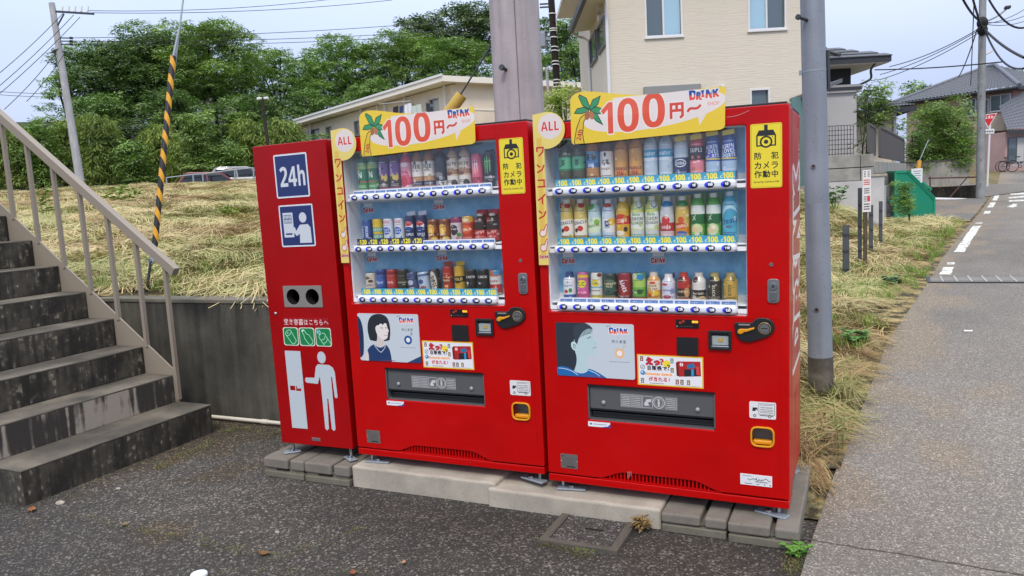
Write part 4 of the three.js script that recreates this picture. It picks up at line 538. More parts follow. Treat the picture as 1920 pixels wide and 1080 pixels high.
function vendingMachine(label, x, y, z, lean, posterIndex, tagRows, btnRows) {
  const c = V(x + MW / 2, y + 0.89, z), off = V(-MW / 2, -0.89, 0).applyAxisAngle(V(0, 0, 1), lean);
  const t = thing('vending_machine', label, 'vending machine', c.add(off)); t.rotation.z = lean;
  part('cabinet', rb(MW - 0.012, MH - 0.03, MD - DD, 0.012, MW / 2, MH / 2 + 0.012, -DD - (MD - DD) / 2 - 0.001), RED, t, 'red cabinet with glossy sides');
  const sidePlate = part('side_print', fitUV(new THREE.PlaneGeometry(MD - DD - 0.08, 1.25)).rotateY(Math.PI / 2).translate(MW - 0.0045, 1.08, -DD - (MD - DD) / 2), PM.side, t, 'white outlined word running up the side panel');
  part('roof_cap', rb(MW - 0.02, 0.014, MD - 0.03, 0.004, MW / 2, MH + 0.004, -MD / 2), M.black, t);
  // front door with its openings
  const s = new THREE.Shape(); s.moveTo(0.008, 0.043);
  s.lineTo(0.27, 0.043); for (let i = 0; i <= 20; i++) { const u = i / 20, xx = lerp(0.27, 0.86, u), k = Math.min(1, Math.sin(u * Math.PI) * 1.5); s.lineTo(xx, 0.043 + 0.040 * k * k * (3 - 2 * k)); } s.lineTo(MW - 0.008, 0.043); s.quadraticCurveTo(MW, 0.043, MW, 0.051); s.lineTo(MW, MH - 0.012); s.quadraticCurveTo(MW, MH, MW - 0.012, MH); s.lineTo(0.012, MH); s.quadraticCurveTo(0, MH, 0, MH - 0.012); s.lineTo(0, 0.051); s.quadraticCurveTo(0, 0.043, 0.008, 0.043);
  s.holes.push(rrect(0.040, 0.872, 0.984, 1.706, 0.012, THREE.Path), rrect(0.224, 0.336, 0.838, 0.514, 0.004, THREE.Path), rrect(0.996, 0.281, 1.096, 0.372, 0.03, THREE.Path), rrect(0.820, 0.722, 0.912, 0.800, 0.004, THREE.Path));
  part('front_door', extr(s, DD, 0.004, 5).translate(0, 0, -DD), RED, t);
  part('seam_strip', merge([bx(0.0025, 0.80, 0.0016, 1.122, 0.465, 0.0006), bx(1.075, 0.0022, 0.0016, 0.582, 0.864, 0.0006)]), RED, t);
  part('header_seam', bx(0.0018, 0.07, 0.0014, 0.985, 1.742, 0.0004), RED, t);
  part('kick_panel', rb(MW - 0.004, 0.036, DD, 0.004, MW / 2, 0.018, -DD / 2), RED, t);
  part('grille_dark_sheet', bx(0.62, 0.06, 0.008, 0.565, 0.062, -0.045), M.black, t);  // black sheet puts the shade behind the fins into colour
  const fin = bx(0.009, 0.048, 0.02), grille = part('grille_bar', bx(0.60, 0.006, 0.012, 0.565, 0.0402, -0.012), RED, t);
  for (let i = 0; i < 27; i++) { const m = part('grille_fin', fin, RED, grille); m.position.set(0.325 + i * 0.0184, 0.062, -0.018); }
  // display case with no lamp; pale liner and backing replace its light
  part('display_back', fitUV(bx(0.944, 0.834, 0.004, 0.512, 1.289, -0.146)), PM.back, t, 'pale blue printed backing with white lower bands');
  part('display_side', bx(0.004, 0.834, 0.13, 0.042, 1.289, -0.085), liner, t); part('display_side', bx(0.004, 0.834, 0.13, 0.982, 1.289, -0.085), liner, t);
  part('display_ceiling', bx(0.94, 0.004, 0.13, 0.512, 1.704, -0.085), liner, t); part('display_floor', bx(0.94, 0.004, 0.13, 0.512, 0.874, -0.085), liner, t);
  const paneSpans = [[0.92, 1.158], [1.196, 1.436], [1.478, 1.704]];
  for (const [a, b] of paneSpans) part('window_pane', bx(0.938, b - a - 0.002, 0.003, 0.512, (a + b) / 2, -0.028), paneMat, t);
  ROWS.forEach(([a, b], r) => {
    const rail = part('button_rail', rb(0.862, b - a, 0.05, 0.017, 0.512, (a + b) / 2, -0.012, 4), railMat, t);
    part('rail_bracket', bx(0.04, 0.018, 0.02, 0.062, a + 0.012, -0.025), liner, rail); part('rail_bracket', bx(0.04, 0.018, 0.02, 0.962, a + 0.012, -0.025), liner, rail);
    for (let i = 0; i < 12; i++) { const m = part('selector_button', btnGeo[BTN.indexOf(btnRows[r][i])], PM.btn, rail); m.position.set(COLX(i), (a + b) / 2, 0.0118); }
    const shelf = part('display_shelf', bx(0.936, 0.006, 0.10, 0.512, b - 0.006, -0.092), liner, t);
    for (let i = 0; i < 12; i++) { const k = tagRows[r][i], m = part('price_tag', tagGeo[k], PM.tags, shelf); m.position.set(COLX(i), b + (k === 2 ? 0.006 : 0.017), -0.0335 - (k === 2 ? 0.001 : 0)); if (k === 2) m.scale.y = 0.7; }
  });
  // lower half
  decal('poster_panel', 0.073, 0.553, 0.468, 0.820, 0.012, PM.poster[posterIndex], t, posterIndex ? 'advertising panel with a face turned upward and dark hair' : 'advertising panel with a bobbed figure in a navy top', 0.004);
  decal('prize_sticker', 0.480, 0.530, 0.789, 0.678, 0.003, PM.ad, t, 'white and yellow prize draw sticker with a red box');
  decal('camera_sticker', 1.003, 1.433, 1.132, 1.704, 0.009, PM.cam, t, 'yellow security camera warning sticker');
  decal('truck_sticker', 0.990, 0.410, 1.104, 0.487, 0.008, PM.truck, t, 'white contact sticker shaped like a lorry');
  decal('wave_sticker', 0.224, 0.304, 0.337, 0.329, 0.004, PM.wave, t, 'small white and blue sticker under the hatch');
  const pl = decal('rating_plate', 0.071, 0.075, 0.161, 0.149, 0.002, PM.plate, t, 'grey metal rating plate'); for (const px of [0.074, 0.158]) part('rivet', new THREE.SphereGeometry(0.003, 8, 6).translate(px, 0.112, 0.002), chrome, pl);
  decal('status_display', 0.667, 0.811, 0.772, 0.850, 0.002, PM.led, t, 'small black status display with amber digits', 0.004);
  decal('card_reader', 0.670, 0.684, 0.768, 0.768, 0.003, charcoal, t, 'black square card reader', 0.006);
  const bill = part('bill_slot', (() => { const b = rrect(0.815, 0.717, 0.917, 0.805, 0.006); b.holes.push(rrect(0.828, 0.728, 0.904, 0.792, 0.004, THREE.Path)); return extr(b, 0.014, 0.002); })(), charcoal, t);
  part('bill_tray', rb(0.076, 0.044, 0.02, 0.004, 0.866, 0.758, -0.008), phy(0x9ea7a6, 0.3), bill); part('tray_lamp_panel', bx(0.02, 0.016, 0.004, 0.868, 0.762, 0.003), std(0xb79a45, 0.5), bill); part('slot_dark_block', bx(0.074, 0.018, 0.02, 0.866, 0.780, -0.012), M.black, bill); part('tray_lip', rb(0.08, 0.008, 0.014, 0.003, 0.866, 0.731, 0.002), chrome, bill);  // the solid black block stands for the shade inside the bill slot
  // coin panel: rounded boomerang plate with lever and coin slot
  const cp = new THREE.Shape(); cp.moveTo(0.932, 0.845); cp.lineTo(1.005, 0.845); cp.quadraticCurveTo(1.022, 0.872, 1.055, 0.868); cp.quadraticCurveTo(1.098, 0.866, 1.101, 0.825); cp.quadraticCurveTo(1.098, 0.792, 1.05, 0.776); cp.lineTo(0.996, 0.758); cp.quadraticCurveTo(0.955, 0.752, 0.940, 0.784); cp.quadraticCurveTo(0.930, 0.80, 0.930, 0.842);
  const coin = part('coin_panel', extr(cp, 0.012, 0.003, 10), charcoal, t, 'black rounded coin panel'); 
  part('coin_plate', cylZ(0.021, 0.021, 0.006, 24, 1.058, 0.822, 0.0115), chrome, coin); part('coin_ring', new THREE.TorusGeometry(0.0255, 0.0016, 6, 32).translate(1.058, 0.822, 0.0125), std(0xb8a06a, 0.4, { metalness: 0.6 }), coin); part('coin_slit', bx(0.028, 0.0035, 0.001, 1.058, 0.823, 0.0178), M.black, coin);
  const lv = new THREE.Shape(); lv.moveTo(0.945, 0.800); lv.quadraticCurveTo(0.943, 0.816, 0.958, 0.818); lv.lineTo(0.985, 0.818); lv.lineTo(1.014, 0.826); lv.quadraticCurveTo(1.02, 0.822, 1.014, 0.818); lv.lineTo(0.985, 0.806); lv.lineTo(0.972, 0.804); lv.quadraticCurveTo(0.960, 0.788, 0.945, 0.800);
  part('return_lever', extr(lv, 0.014, 0.003, 6).translate(0, 0, 0.010), amber, coin); part('panel_caption', bx(0.048, 0.006, 0.0008, 0.972, 0.836, 0.0122), std(0x8d8a84, 0.5), coin);
  // delivery hatch
  const hatch = part('delivery_hatch', merge([bx(0.614, 0.178, 0.006, 0.531, 0.425, -0.12), bx(0.006, 0.178, 0.11, 0.227, 0.425, -0.062), bx(0.006, 0.178, 0.11, 0.835, 0.425, -0.062), bx(0.614, 0.006, 0.11, 0.531, 0.339, -0.062)]), smoky, t, 'dark grey delivery hatch');
  const fl = part('hatch_flap', extr(rrect(0.232, 0.392, 0.832, 0.502, 0.004), 0.006, 0.002).rotateX(0).translate(0, 0, -0.022), phy(0x58595b, 0.18, { clearcoat: 1, clearcoatRoughness: 0.05 }), hatch); decal('flap_print', 0.385, 0.408, 0.665, 0.478, 0.001, PM.flap, hatch, undefined, 0.001, -0.0155);
  part('hatch_frame', merge([bx(0.61, 0.010, 0.014, 0.531, 0.508, -0.012), bx(0.61, 0.006, 0.014, 0.531, 0.389, -0.020)]), charcoal, hatch);
  for (const [kx, ky] of [[0.302, 0.425], [0.757, 0.425]]) part('flap_knob', new THREE.SphereGeometry(0.011, 12, 8).scale(1, 1, 0.7).translate(kx, ky, -0.012), phy(0x909294, 0.1, { clearcoat: 1 }), hatch);
  part('hatch_ledge', rb(0.60, 0.030, 0.03, 0.006, 0.531, 0.358, -0.05), charcoal, hatch);
  // change return cup
  const ring = rrect(0.994, 0.279, 1.098, 0.374, 0.032); ring.holes.push(rrect(1.002, 0.287, 1.090, 0.366, 0.026, THREE.Path));
  const cup = part('change_cup', extr(ring, 0.012, 0.003, 8).translate(0, 0, -0.002), amber, t, 'amber rimmed change cup'); part('cup_back', bx(0.10, 0.09, 0.004, 1.046, 0.326, -0.06), std(0x6d6a64, 0.5), cup); part('cup_lip', rb(0.088, 0.022, 0.03, 0.008, 1.046, 0.296, -0.022), amber, cup); part('cup_window', bx(0.088, 0.05, 0.002, 1.046, 0.34, -0.012), paneMat, cup);
  // lock
  const lock = part('lock_plate', extr(rrect(1.070, 0.934, 1.120, 1.040, 0.018), 0.008, 0.002, 8), std(0x8b8d90, 0.35, { metalness: 0.7 }), t, 'grey metal lock plate'); part('lock_barrel', cylZ(0.016, 0.014, 0.012, 20, 1.095, 1.008, 0.007), chrome, lock); part('lock_core', cylZ(0.007, 0.007, 0.004, 14, 1.095, 1.008, 0.017), M.darkSteel, lock); part('lock_handle', rb(0.028, 0.044, 0.008, 0.005, 1.095, 0.964, 0.008), std(0x76787b, 0.4, { metalness: 0.7 }), lock);
  const kh = part('key_rosette', cylZ(0.009, 0.008, 0.004, 16, 1.086, 1.102, 0), chrome, t); part('key_slit', bx(0.009, 0.002, 0.001, 1.086, 1.102, 0.0046), M.black, kh);
  for (let i = 0; i < 3; i++) part('screw_cap', cylZ(0.004, 0.0035, 0.002, 10, [0.02, 1.14, 1.14][i], [0.9, 1.32, 0.62][i], 0), RED, t);
  // levelling feet with steel outriggers
  const legH = y - (lean < 0 ? 0.096 : 0.122);
  for (const [fx, fz] of [[0.06, -0.05], [MW - 0.05, -0.05], [0.06, -MD + 0.06], [MW - 0.05, -MD + 0.06]]) {
    const f = part('levelling_foot', cyl(0.010, 0.010, legH + 0.01, 10, fx, -legH + 0.004, fz), chrome, t); part('foot_plate', rb(0.15, 0.010, 0.05, 0.004, 0, 0, 0).rotateY(fx < 0.5 ? 0.15 : -0.35).translate(fx + (fx < 0.5 ? 0.05 : -0.03), -legH + 0.006, fz + 0.012), M.galv, f); part('foot_nut', cyl(0.017, 0.015, 0.014, 6, fx + (fx < 0.5 ? 0.05 : -0.045), -legH + 0.010, fz + 0.015), chrome, f);
  }
  return t;
}
const T100 = Array(12).fill(0), TB = Array(12).fill(2);
const mR = vendingMachine('red vending machine beside the grey steel pole and the road', -1.4618, 0.146, -3.4726, -0.008, 1, [TB, T100, T100], [['10', '100', '10', '100', '10', '100', '110', '110', '120', '120', '120', '120'], ['100', '100', '100', '100', '100', '100', '100', '110', '100', '110', '100', '110'], ['100', '100', '100', '100', '100', '100', '100', '10', '100', '10', '100', '10']]);
const mL = vendingMachine('red vending machine next to the red recycling bin', -2.650, 0.174, -3.4785, 0, 0, [T100, [1, 1, 1, 1, 1, 1, 2, 2, 2, 2, 2, 2], TB], [['10', '100', '10', '100', '10', '100', '100', '100', '100', '100', '100', '100'], ['10', '120', '10', '120', '10', '120', '10', '100', '10', '110', '10', '110'], ['130', '10', '130', '10', '130', '10', '130', '10', '130', '10', '220', '220']]);
decal('handwritten_sticker', 0.948, 0.095, 1.086, 0.146, 0.002, PM.memo, mR, 'white sticker with handwriting near the bottom edge');
{ // pale scrapes in the paint of the machine by the road
  const scr = std(0xb98a86, 0.8); part('scratch', merge([0, 1, 2].map((i) => bx(0.0022, 0.035 - i * 0.006, 0.0006, 0.418 + i * 0.008, 0.075 + i * 0.004, 0.0006))), scr, mR); part('scratch', tube([V(0.905, 1.742, 0.0004), V(0.95, 1.746, 0.0004), V(1.0, 1.763, 0.0004)], 0.0014, 10, 4), scr, mR);
}
// the two acrylic price boards on each machine
function boards(mach, where, lift, wid) {
  const m = mach.matrixWorld; mach.updateMatrixWorld(true);
  const put = (name, label, cat) => { const t = thing(name, label, cat); t.position.copy(V(0, 0, 0).applyMatrix4(mach.matrixWorld)); t.rotation.copy(mach.rotation); return t; };
  const b = put('price_banner', 'yellow acrylic banner with palm tree and price, machine ' + where, 'banner');
  const w = wid, s = new THREE.Shape(); s.moveTo(0.215, 1.672); s.lineTo(w - 0.03, 1.690); s.quadraticCurveTo(w, 1.691, w, 1.712); s.lineTo(w + 0.003, 1.872); s.lineTo(0.62, 1.868); s.bezierCurveTo(0.45, 1.866, 0.38, 1.900, 0.28, 1.909); s.quadraticCurveTo(0.20, 1.914, 0.198, 1.868); s.lineTo(0.197, 1.69); s.quadraticCurveTo(0.198, 1.672, 0.215, 1.672);
  part('printed_board', fitUV(extr(s, 0.003, 0, 10)).translate(0, 0, 0.018), PM.banner, b); for (const x of [0.26, 0.86]) part('suction_mount', cylZ(0.012, 0.016, 0.014, 12, x, 1.745, 0.003), phy(0xdfe5e8, 0.1, { transmission: 0.8, thickness: 0 }), b);
  const a = put('coin_board', 'tall yellow acrylic strip with round ALL top on the machine ' + where, 'sign');
  const q = new THREE.Shape(); q.moveTo(0.004, 1.104); q.lineTo(0.056, 1.104); q.lineTo(0.056, 1.662); q.bezierCurveTo(0.12, 1.655, 0.166, 1.70, 0.164, 1.752); q.bezierCurveTo(0.163, 1.80, 0.12, 1.836, 0.07, 1.834); q.lineTo(0.002, 1.826); q.lineTo(0.004, 1.104);
  part('printed_board', fitUV(extr(q, 0.003, 0, 10)).translate(0, 0, 0.014), PM.all, a); for (const y of [1.14, 1.45, 1.72]) part('adhesive_pad', bx(0.024, 0.024, 0.012, 0.03, y, 0.0075), M.white, a);
}
boards(mR, 'beside the steel pole', 0, 0.901); boards(mL, 'next to the bin', 0, 0.884);

// ---------- recycling bin ----------
{
  const w = 0.528, lean = 0.009, c = V(-3.236 + w / 2, 0.181 + 0.89, -3.499), off = V(-w / 2, -0.89, 0).applyAxisAngle(V(0, 0, 1), lean);
  const t = thing('recycling_bin', 'tall crimson recycling bin with two round holes and white pictogram', 'recycling bin', c.add(off)); t.rotation.z = lean;
  const s = rrect(0, 0.004, w, MH, 0.008); for (const x of [0.198, 0.338]) { const h = new THREE.Path(); h.absarc(x, 0.899, 0.048, 0, Math.PI * 2); s.holes.push(h); }
  part('front_panel', extr(s, 0.05, 0.004, 14).translate(0, 0, -0.05), CRIMSON, t); part('cabinet', merge([bx(0.006, MH - 0.02, 0.498, 0.006, MH / 2 + 0.006, -0.300), bx(0.006, MH - 0.02, 0.498, w - 0.006, MH / 2 + 0.006, -0.300), bx(w - 0.02, 0.006, 0.498, w / 2, MH - 0.008, -0.300), bx(w - 0.02, 0.006, 0.498, w / 2, 0.02, -0.300), bx(w - 0.02, MH - 0.03, 0.006, w / 2, MH / 2 + 0.006, -0.546)]), CRIMSON, t, 'hollow crimson cabinet');
  const hp = rrect(0.128, 0.838, 0.408, 0.964, 0.006); for (const x of [0.198, 0.338]) { const h = new THREE.Path(); h.absellipse(x, 0.899, 0.048, 0.046, 0, Math.PI * 2); hp.holes.push(h); }
  part('hole_plate', extr(hp, 0.004, 0.001, 18), std(0x9b968f, 0.4, { metalness: 0.5 }), t, 'grey plate around two round holes');
  for (const x of [0.198, 0.338]) part('hole_collar', new THREE.CylinderGeometry(0.048, 0.044, 0.05, 24, 1, true).rotateX(Math.PI / 2).translate(x, 0.899, -0.022), M.rubber, t);
  decal('hours_sign', 0.150, 1.472, 0.389, 1.720, 0.012, print(PR.h24), t, 'navy sign reading 24h'); decal('vending_sign', 0.153, 1.191, 0.398, 1.432, 0.012, print(PR.vend), t, 'navy pictogram of a person using a machine');
  decal('instruction_strip', 0.105, 0.724, 0.438, 0.776, 0.001, phy(0xffffff, 0.4, { map: PR.binText }), t, 'dark red strip with white writing');
  for (let k = 0; k < 3; k++) decal('container_sign', 0.096 + k * 0.119, 0.609, 0.096 + k * 0.119 + 0.112, 0.718, 0.016, print(PR.can[k]), t, ['green can sign', 'green glass bottle sign', 'green plastic bottle sign'][k]);
  const wh = phy(0xb9c2c8, 0.5);
  const bin = shapeOf([[0.094, 0.104], [0.210, 0.104], [0.210, 0.576], [0.094, 0.576]]); bin.holes.push(new THREE.Path([[0.108, 0.336], [0.146, 0.336], [0.146, 0.364], [0.108, 0.364]].map((q) => new THREE.Vector2(...q))), new THREE.Path([[0.152, 0.334], [0.190, 0.334], [0.190, 0.362], [0.182, 0.362], [0.168, 0.346], [0.158, 0.352], [0.164, 0.362], [0.152, 0.362]].map((q) => new THREE.Vector2(...q))));
  part('pictogram_bin', extr(bin, 0.0012).translate(0, 0, 0.0003), wh, t);
  const head = new THREE.Shape(); head.absellipse(0.362, 0.543, 0.030, 0.035, 0, Math.PI * 2); part('pictogram_head', extr(head, 0.0012, 0, 16).translate(0, 0, 0.0003), wh, t);
  const man = shapeOf([[0.330, 0.502], [0.412, 0.500], [0.438, 0.484], [0.448, 0.456], [0.452, 0.312], [0.444, 0.304], [0.432, 0.310], [0.426, 0.430], [0.418, 0.430], [0.416, 0.116], [0.404, 0.106], [0.390, 0.116], [0.384, 0.298], [0.376, 0.298], [0.368, 0.116], [0.354, 0.106], [0.342, 0.116], [0.340, 0.388], [0.336, 0.430], [0.318, 0.384], [0.236, 0.388], [0.226, 0.400], [0.232, 0.418], [0.298, 0.420], [0.314, 0.486]]);
  part('pictogram_person', extr(man, 0.0012, 0, 8).translate(0, 0, 0.0003), wh, t);
  part('pictogram_can', extr(shapeOf([[0.176, 0.346], [0.194, 0.354], [0.206, 0.386], [0.188, 0.392]]), 0.0018).translate(0, 0, 0.0006), wh, t);
  part('maker_badge', rb(0.062, 0.020, 0.004, 0.002, 0.266, 0.044, 0.001), std(0x8a8286, 0.35, { metalness: 0.6 }), t); part('door_screw', new THREE.SphereGeometry(0.010, 12, 8).scale(1, 1, 0.6).translate(0.052, 0.799, 0.002), chrome, t);
  for (const [fx, fz, r] of [[0.05, -0.04, 0.7], [w - 0.04, -0.03, -0.6], [0.05, -0.45, 0], [w - 0.05, -0.45, 0]]) { const f = part('levelling_foot', cyl(0.009, 0.009, 0.062, 10, fx, -0.056, fz), chrome, t); part('foot_plate', rb(0.10, 0.010, 0.05, 0.004).rotateY(r).translate(fx + 0.01, -0.054, fz + 0.02), M.galv, f); part('foot_nut', cyl(0.015, 0.013, 0.014, 6, fx + 0.01, -0.049, fz + 0.025), chrome, f); }
}

// ---------- drinks standing in the two display cases ----------
// k: b bottle, c can, s slim can, t bottle-shaped can; bands [colour, from, to] down the front, ovals [colour, x, y, rx, ry], words [text, y, size, colour, turn]
const D = [];
const d = (row, i, k, h, bg, cap, bands, ovals, words, label, o = {}) => D.push({ row, i, k, h, bg, cap, bands, ovals, words, label, ...o });
const J = (s, y, size, c) => ({ jp: s, y, size, c });
{ // machine by the steel pole: rows 0 (top), 1, 2
  const g = (i) => d(0, i, 'b', 0.222, '#35451f', '#1f5a38', [['#2f7d4a', 0.36, 0.66], ['#57b184', 0.38, 0.62], ['#4c4a26', 0.66, 0.9]], [], [J('茶', 0.42, 40, '#123d22')], 'dark green tea bottle with green label on the top shelf'); g(0); g(1);
  d(0, 2, 'b', 0.22, '#b7803f', '#3f79b5', [['#4f8fc4', 0.28, 0.60], ['#2f6aa8', 0.52, 0.62]], [], [J('麦茶', 0.32, 44, '#1c1d22'), ['600', 0.57, 26, '#e8f0fa']], 'amber barley tea bottle with blue label on the top shelf');
  d(0, 3, 'b', 0.22, '#6a5a4c', '#d6d2c8', [['#e6e3dc', 0.3, 0.88]], [['#3a3530', 64, 92, 9, 12]], [J('紅茶', 0.46, 30, '#3b342e'), ['Straight', 0.66, 18, '#6b625a']], 'tea bottle with plain white label between amber bottles');
  const o = (i) => d(0, i, 'b', 0.22, '#c98b35', '#7db8d0', [['#d39a45', 0.3, 0.94]], [['#e2792a', 64, 196, 30, 30], ['#5f9a3a', 88, 224, 12, 8]], [['ORANGE', 0.68, 24, '#4a2c12'], ['TEA', 0.78, 26, '#4a2c12']], 'orange tea bottle with pale blue cap on the top shelf'); o(4); o(5);
  const w = (i) => d(0, i, 'b', 0.225, '#b9cbd8', '#d8e2e8', [['#3f9fc8', 0.34, 0.5], ['#dfe9ee', 0.5, 0.56]], [['#8fb0c8', 64, 40, 30, 14], ['#9db7c9', 64, 236, 44, 16]], [['water', 0.42, 28, '#e9f5fa']], 'clear water bottle with light blue label on the top shelf'); w(6); w(7);
  d(0, 8, 'b', 0.21, '#c3d4dd', '#e0e4e6', [['#25345e', 0.5, 0.94]], [['#dfe4ea', 64, 158, 42, 22], ['#25345e', 64, 158, 36, 16]], [['SODA', 0.62, 22, '#e8edf3']], 'clear soda bottle with navy label on the top shelf', { tag: ['#e1c93a', 0.04] });
  d(0, 9, 'b', 0.215, '#c8505c', '#d8cfc8', [['#26242a', 0.30, 0.58], ['#e0838c', 0.6, 0.9]], [['#d09838', 40, 134, 10, 8], ['#c84b50', 84, 134, 10, 8]], [['SUPLI', 0.38, 30, '#efe9e6']], 'pink supplement drink bottle with black label', { tag: ['#e6d24a', 0.05] });
  const s = (i) => d(0, i, 'b', 0.222, '#2a5aa6', '#3c6cb4', [['#1f4a98', 0.3, 0.58], ['#d9c24a', 0.58, 0.61], ['#a9c3dd', 0.64, 0.84], ['#23448c', 0.86, 1]], [], [['KIRIN', 0.36, 28, '#e6eef8', -0.1], ['LOVES', 0.45, 28, '#e6eef8', -0.1], ['SPORTS', 0.54, 26, '#e6eef8', -0.1]], 'deep blue sports drink bottle with yellow tag on the top shelf', { tag: ['#e6d84a', 0.03] }); s(10); s(11);
  const m = (i) => d(1, i, 'b', 0.205, '#d3bd6a', '#e8e6df', [['#efe9da', 0.44, 0.80], ['#c9a23e', 0.82, 1]], [['#c83a30', 72, 166, 22, 16], ['#2b2a2c', 40, 176, 14, 12], ['#b3312a', 84, 34, 34, 16]], [['MIRACLE', 0.52, 25, '#33426f', -0.12]], 'pale yellow fruit soda bottle with white and red label'); m(0); m(1);
  d(1, 2, 'b', 0.20, '#bcd6dc', '#dfe6e8', [['#dbe8c8', 0.40, 0.74], ['#58aee0', 0.82, 1]], [['#86b84a', 92, 130, 20, 16], ['#58a84a', 40, 40, 40, 20]], [['Muscat', 0.58, 26, '#3f6b35', -0.15]], 'clear muscat drink bottle with pale green label'); d(1, 3, 'b', 0.20, '#c2d4e0', '#dfe6ea', [['#e6e9ea', 0.44, 0.74], ['#d8dde6', 0.84, 1]], [['#e5c03d', 96, 130, 26, 22], ['#c34a3c', 66, 36, 44, 12]], [J('梨', 0.46, 52, '#2d3f7c')], 'clear pear drink bottle with white and yellow label');
  d(1, 4, 'b', 0.205, '#d8b13c', '#e6e3dc', [['#c9352c', 0.40, 0.58], ['#d8a230', 0.6, 0.96]], [['#c83a30', 60, 112, 44, 20], ['#2e2a26', 94, 176, 14, 14], ['#efe6d2', 50, 196, 36, 14]], [['CIDER', 0.5, 27, '#f0dcb0', -0.1]], 'golden cider bottle with red label on the middle shelf');
  const l = (i) => d(1, i, 'b', 0.205, '#cfd87a', '#e3e6d8', [['#e4e8e0', 0.34, 0.68], ['#cfd4cf', 0.70, 0.9], ['#4f9a5a', 0.9, 1]], [['#e9ece6', 90, 40, 34, 30], ['#3c6b4c', 90, 40, 27, 23], ['#dfe6df', 90, 40, 22, 18]], [['Mets', 0.38, 24, '#3c8a4a'], ['LEMON', 0.47, 27, '#3f5a4a'], ['SQUASH', 0.56, 24, '#3f5a4a']], 'lemon squash bottle with white label and green foot'); l(5); l(6);
  d(1, 7, 'b', 0.2, '#c9d0d4', '#e6e6e6', [['#b9353a', 0.56, 0.74], ['#dcbcbc', 0.76, 0.98]], [['#c8383c', 62, 130, 30, 24], ['#2f7fb4', 70, 40, 62, 16]], [['soda', 0.65, 28, '#f2e2e0']], 'clear soda bottle with red label and blue ribbon'); d(1, 8, 'b', 0.2, '#d6b45e', '#e3e6df', [['#d98a2c', 0.58, 0.94]], [['#d05a30', 62, 130, 22, 18], ['#3f8a4c', 72, 40, 62, 18], ['#3f62a8', 64, 206, 40, 16], ['#c8402c', 60, 160, 44, 16]], [['ORANGE', 0.64, 24, '#f4e6c0', -0.12]], 'orange soda bottle with green ribbon and blue lettering');
  const e = (i) => d(1, i, 'b', 0.208, '#5aa84a', '#e4e8e2', [['#e3eadf', 0.24, 0.42], ['#1f6a3c', 0.42, 0.62], ['#4f9a40', 0.82, 1]], [['#d9dca8', 64, 186, 40, 30], ['#e7cfa0', 52, 190, 22, 18]], [J('メロ', 0.42, 36, '#eaf0e2')], 'green melon cream drink bottle with dark green label'); e(9); e(10);
  d(1, 11, 'b', 0.212, '#58b4cf', '#d6e6ea', [['#7fcbdf', 0.2, 0.4]], [['#bfe3ee', 70, 130, 56, 60], ['#4aa7c8', 74, 138, 54, 52]], [['Cream', 0.58, 38, '#1d3a7a', -0.12], ['soda', 0.68, 18, '#8a2a30', -0.12]], 'turquoise cream soda bottle on the middle shelf');
  d(2, 0, 't', 0.13, '#dfe4e8', '#2f4a86', [['#2c3f78', 0.08, 0.2], ['#3c5f9c', 0.8, 0.94]], [['#b8433c', 48, 176, 18, 16], ['#3f8f4c', 84, 166, 14, 20]], [['+', 0.36, 40, '#3558a0'], ['yogurt', 0.48, 22, '#3558a0']], 'white and blue fruit yogurt bottle with berries'); d(2, 1, 's', 0.13, '#c8679c', '#d9b63c', [['#e2c23e', 0.1, 0.2], ['#d8589a', 0.62, 0.88]], [['#e6d63c', 64, 106, 40, 36]], [['C.C.', 0.42, 46, '#2b5a2e'], ['peach', 0.72, 26, '#f4dce8']], 'pink and yellow lemon soda can on the bottom shelf');
  d(2, 2, 's', 0.128, '#e2e2d8', '#cfd6d2', [['#7fb4c0', 0.5, 0.56], ['#d8c53c', 0.82, 0.92]], [['#e4cc36', 64, 96, 34, 34], ['#8a3a2a', 100, 24, 18, 18]], [['100', 0.38, 32, '#4a5a2a', -0.1], ['lemon', 0.64, 26, '#3a3a34']], 'white can with a yellow lemon medallion'); d(2, 3, 'c', 0.122, '#24382f', '#b9bdb6', [['#b8863c', 0.60, 0.64], ['#b8863c', 0.86, 0.95]], [['#34564a', 64, 118, 52, 74]], [['GINGER', 0.36, 28, '#d6c9a0'], ['ALE', 0.46, 30, '#d6c9a0']], 'dark green ginger ale can with gold band'); d(2, 4, 'c', 0.126, '#8f2632', '#b9b9bb', [['#5c1a22', 0.8, 0.9]], [], [['Mets', 0.46, 54, '#ece2e2', 1.2]], 'dark red cola can with white slanting word'); d(2, 5, 'c', 0.126, '#6fae4a', '#c9d2c2', [['#a9cc62', 0.2, 0.5], ['#b8322e', 0.86, 0.96]], [['#2f86b8', 86, 36, 30, 28], ['#d4dcb0', 30, 30, 30, 28], ['#2f5a2c', 80, 170, 24, 24]], [['melon', 0.62, 26, '#24401f']], 'light green melon soda can with blue disc');
  d(2, 6, 't', 0.13, '#e0a868', '#e6d9c8', [['#ecd9bc', 0.3, 0.6], ['#d8a048', 0.62, 0.9]], [['#c84a3a', 64, 92, 24, 12], ['#e6c23c', 88, 184, 26, 18], ['#c8502e', 40, 200, 16, 16]], [['fruit', 0.46, 28, '#3a2a20'], ['au lait', 0.56, 24, '#3a2a20']], 'peach coloured fruit au lait bottle with white cap'); d(2, 7, 't', 0.122, '#d8dae2', '#efefef', [['#cdd3e2', 0.4, 0.7]], [['#c0504a', 40, 96, 26, 12], ['#c84a46', 60, 210, 30, 18], ['#8a94c0', 100, 160, 16, 30]], [['ajiwai', 0.58, 26, '#4a5080']], 'white and lilac milk drink bottle', { tag: ['#3a2f72', -0.02] });
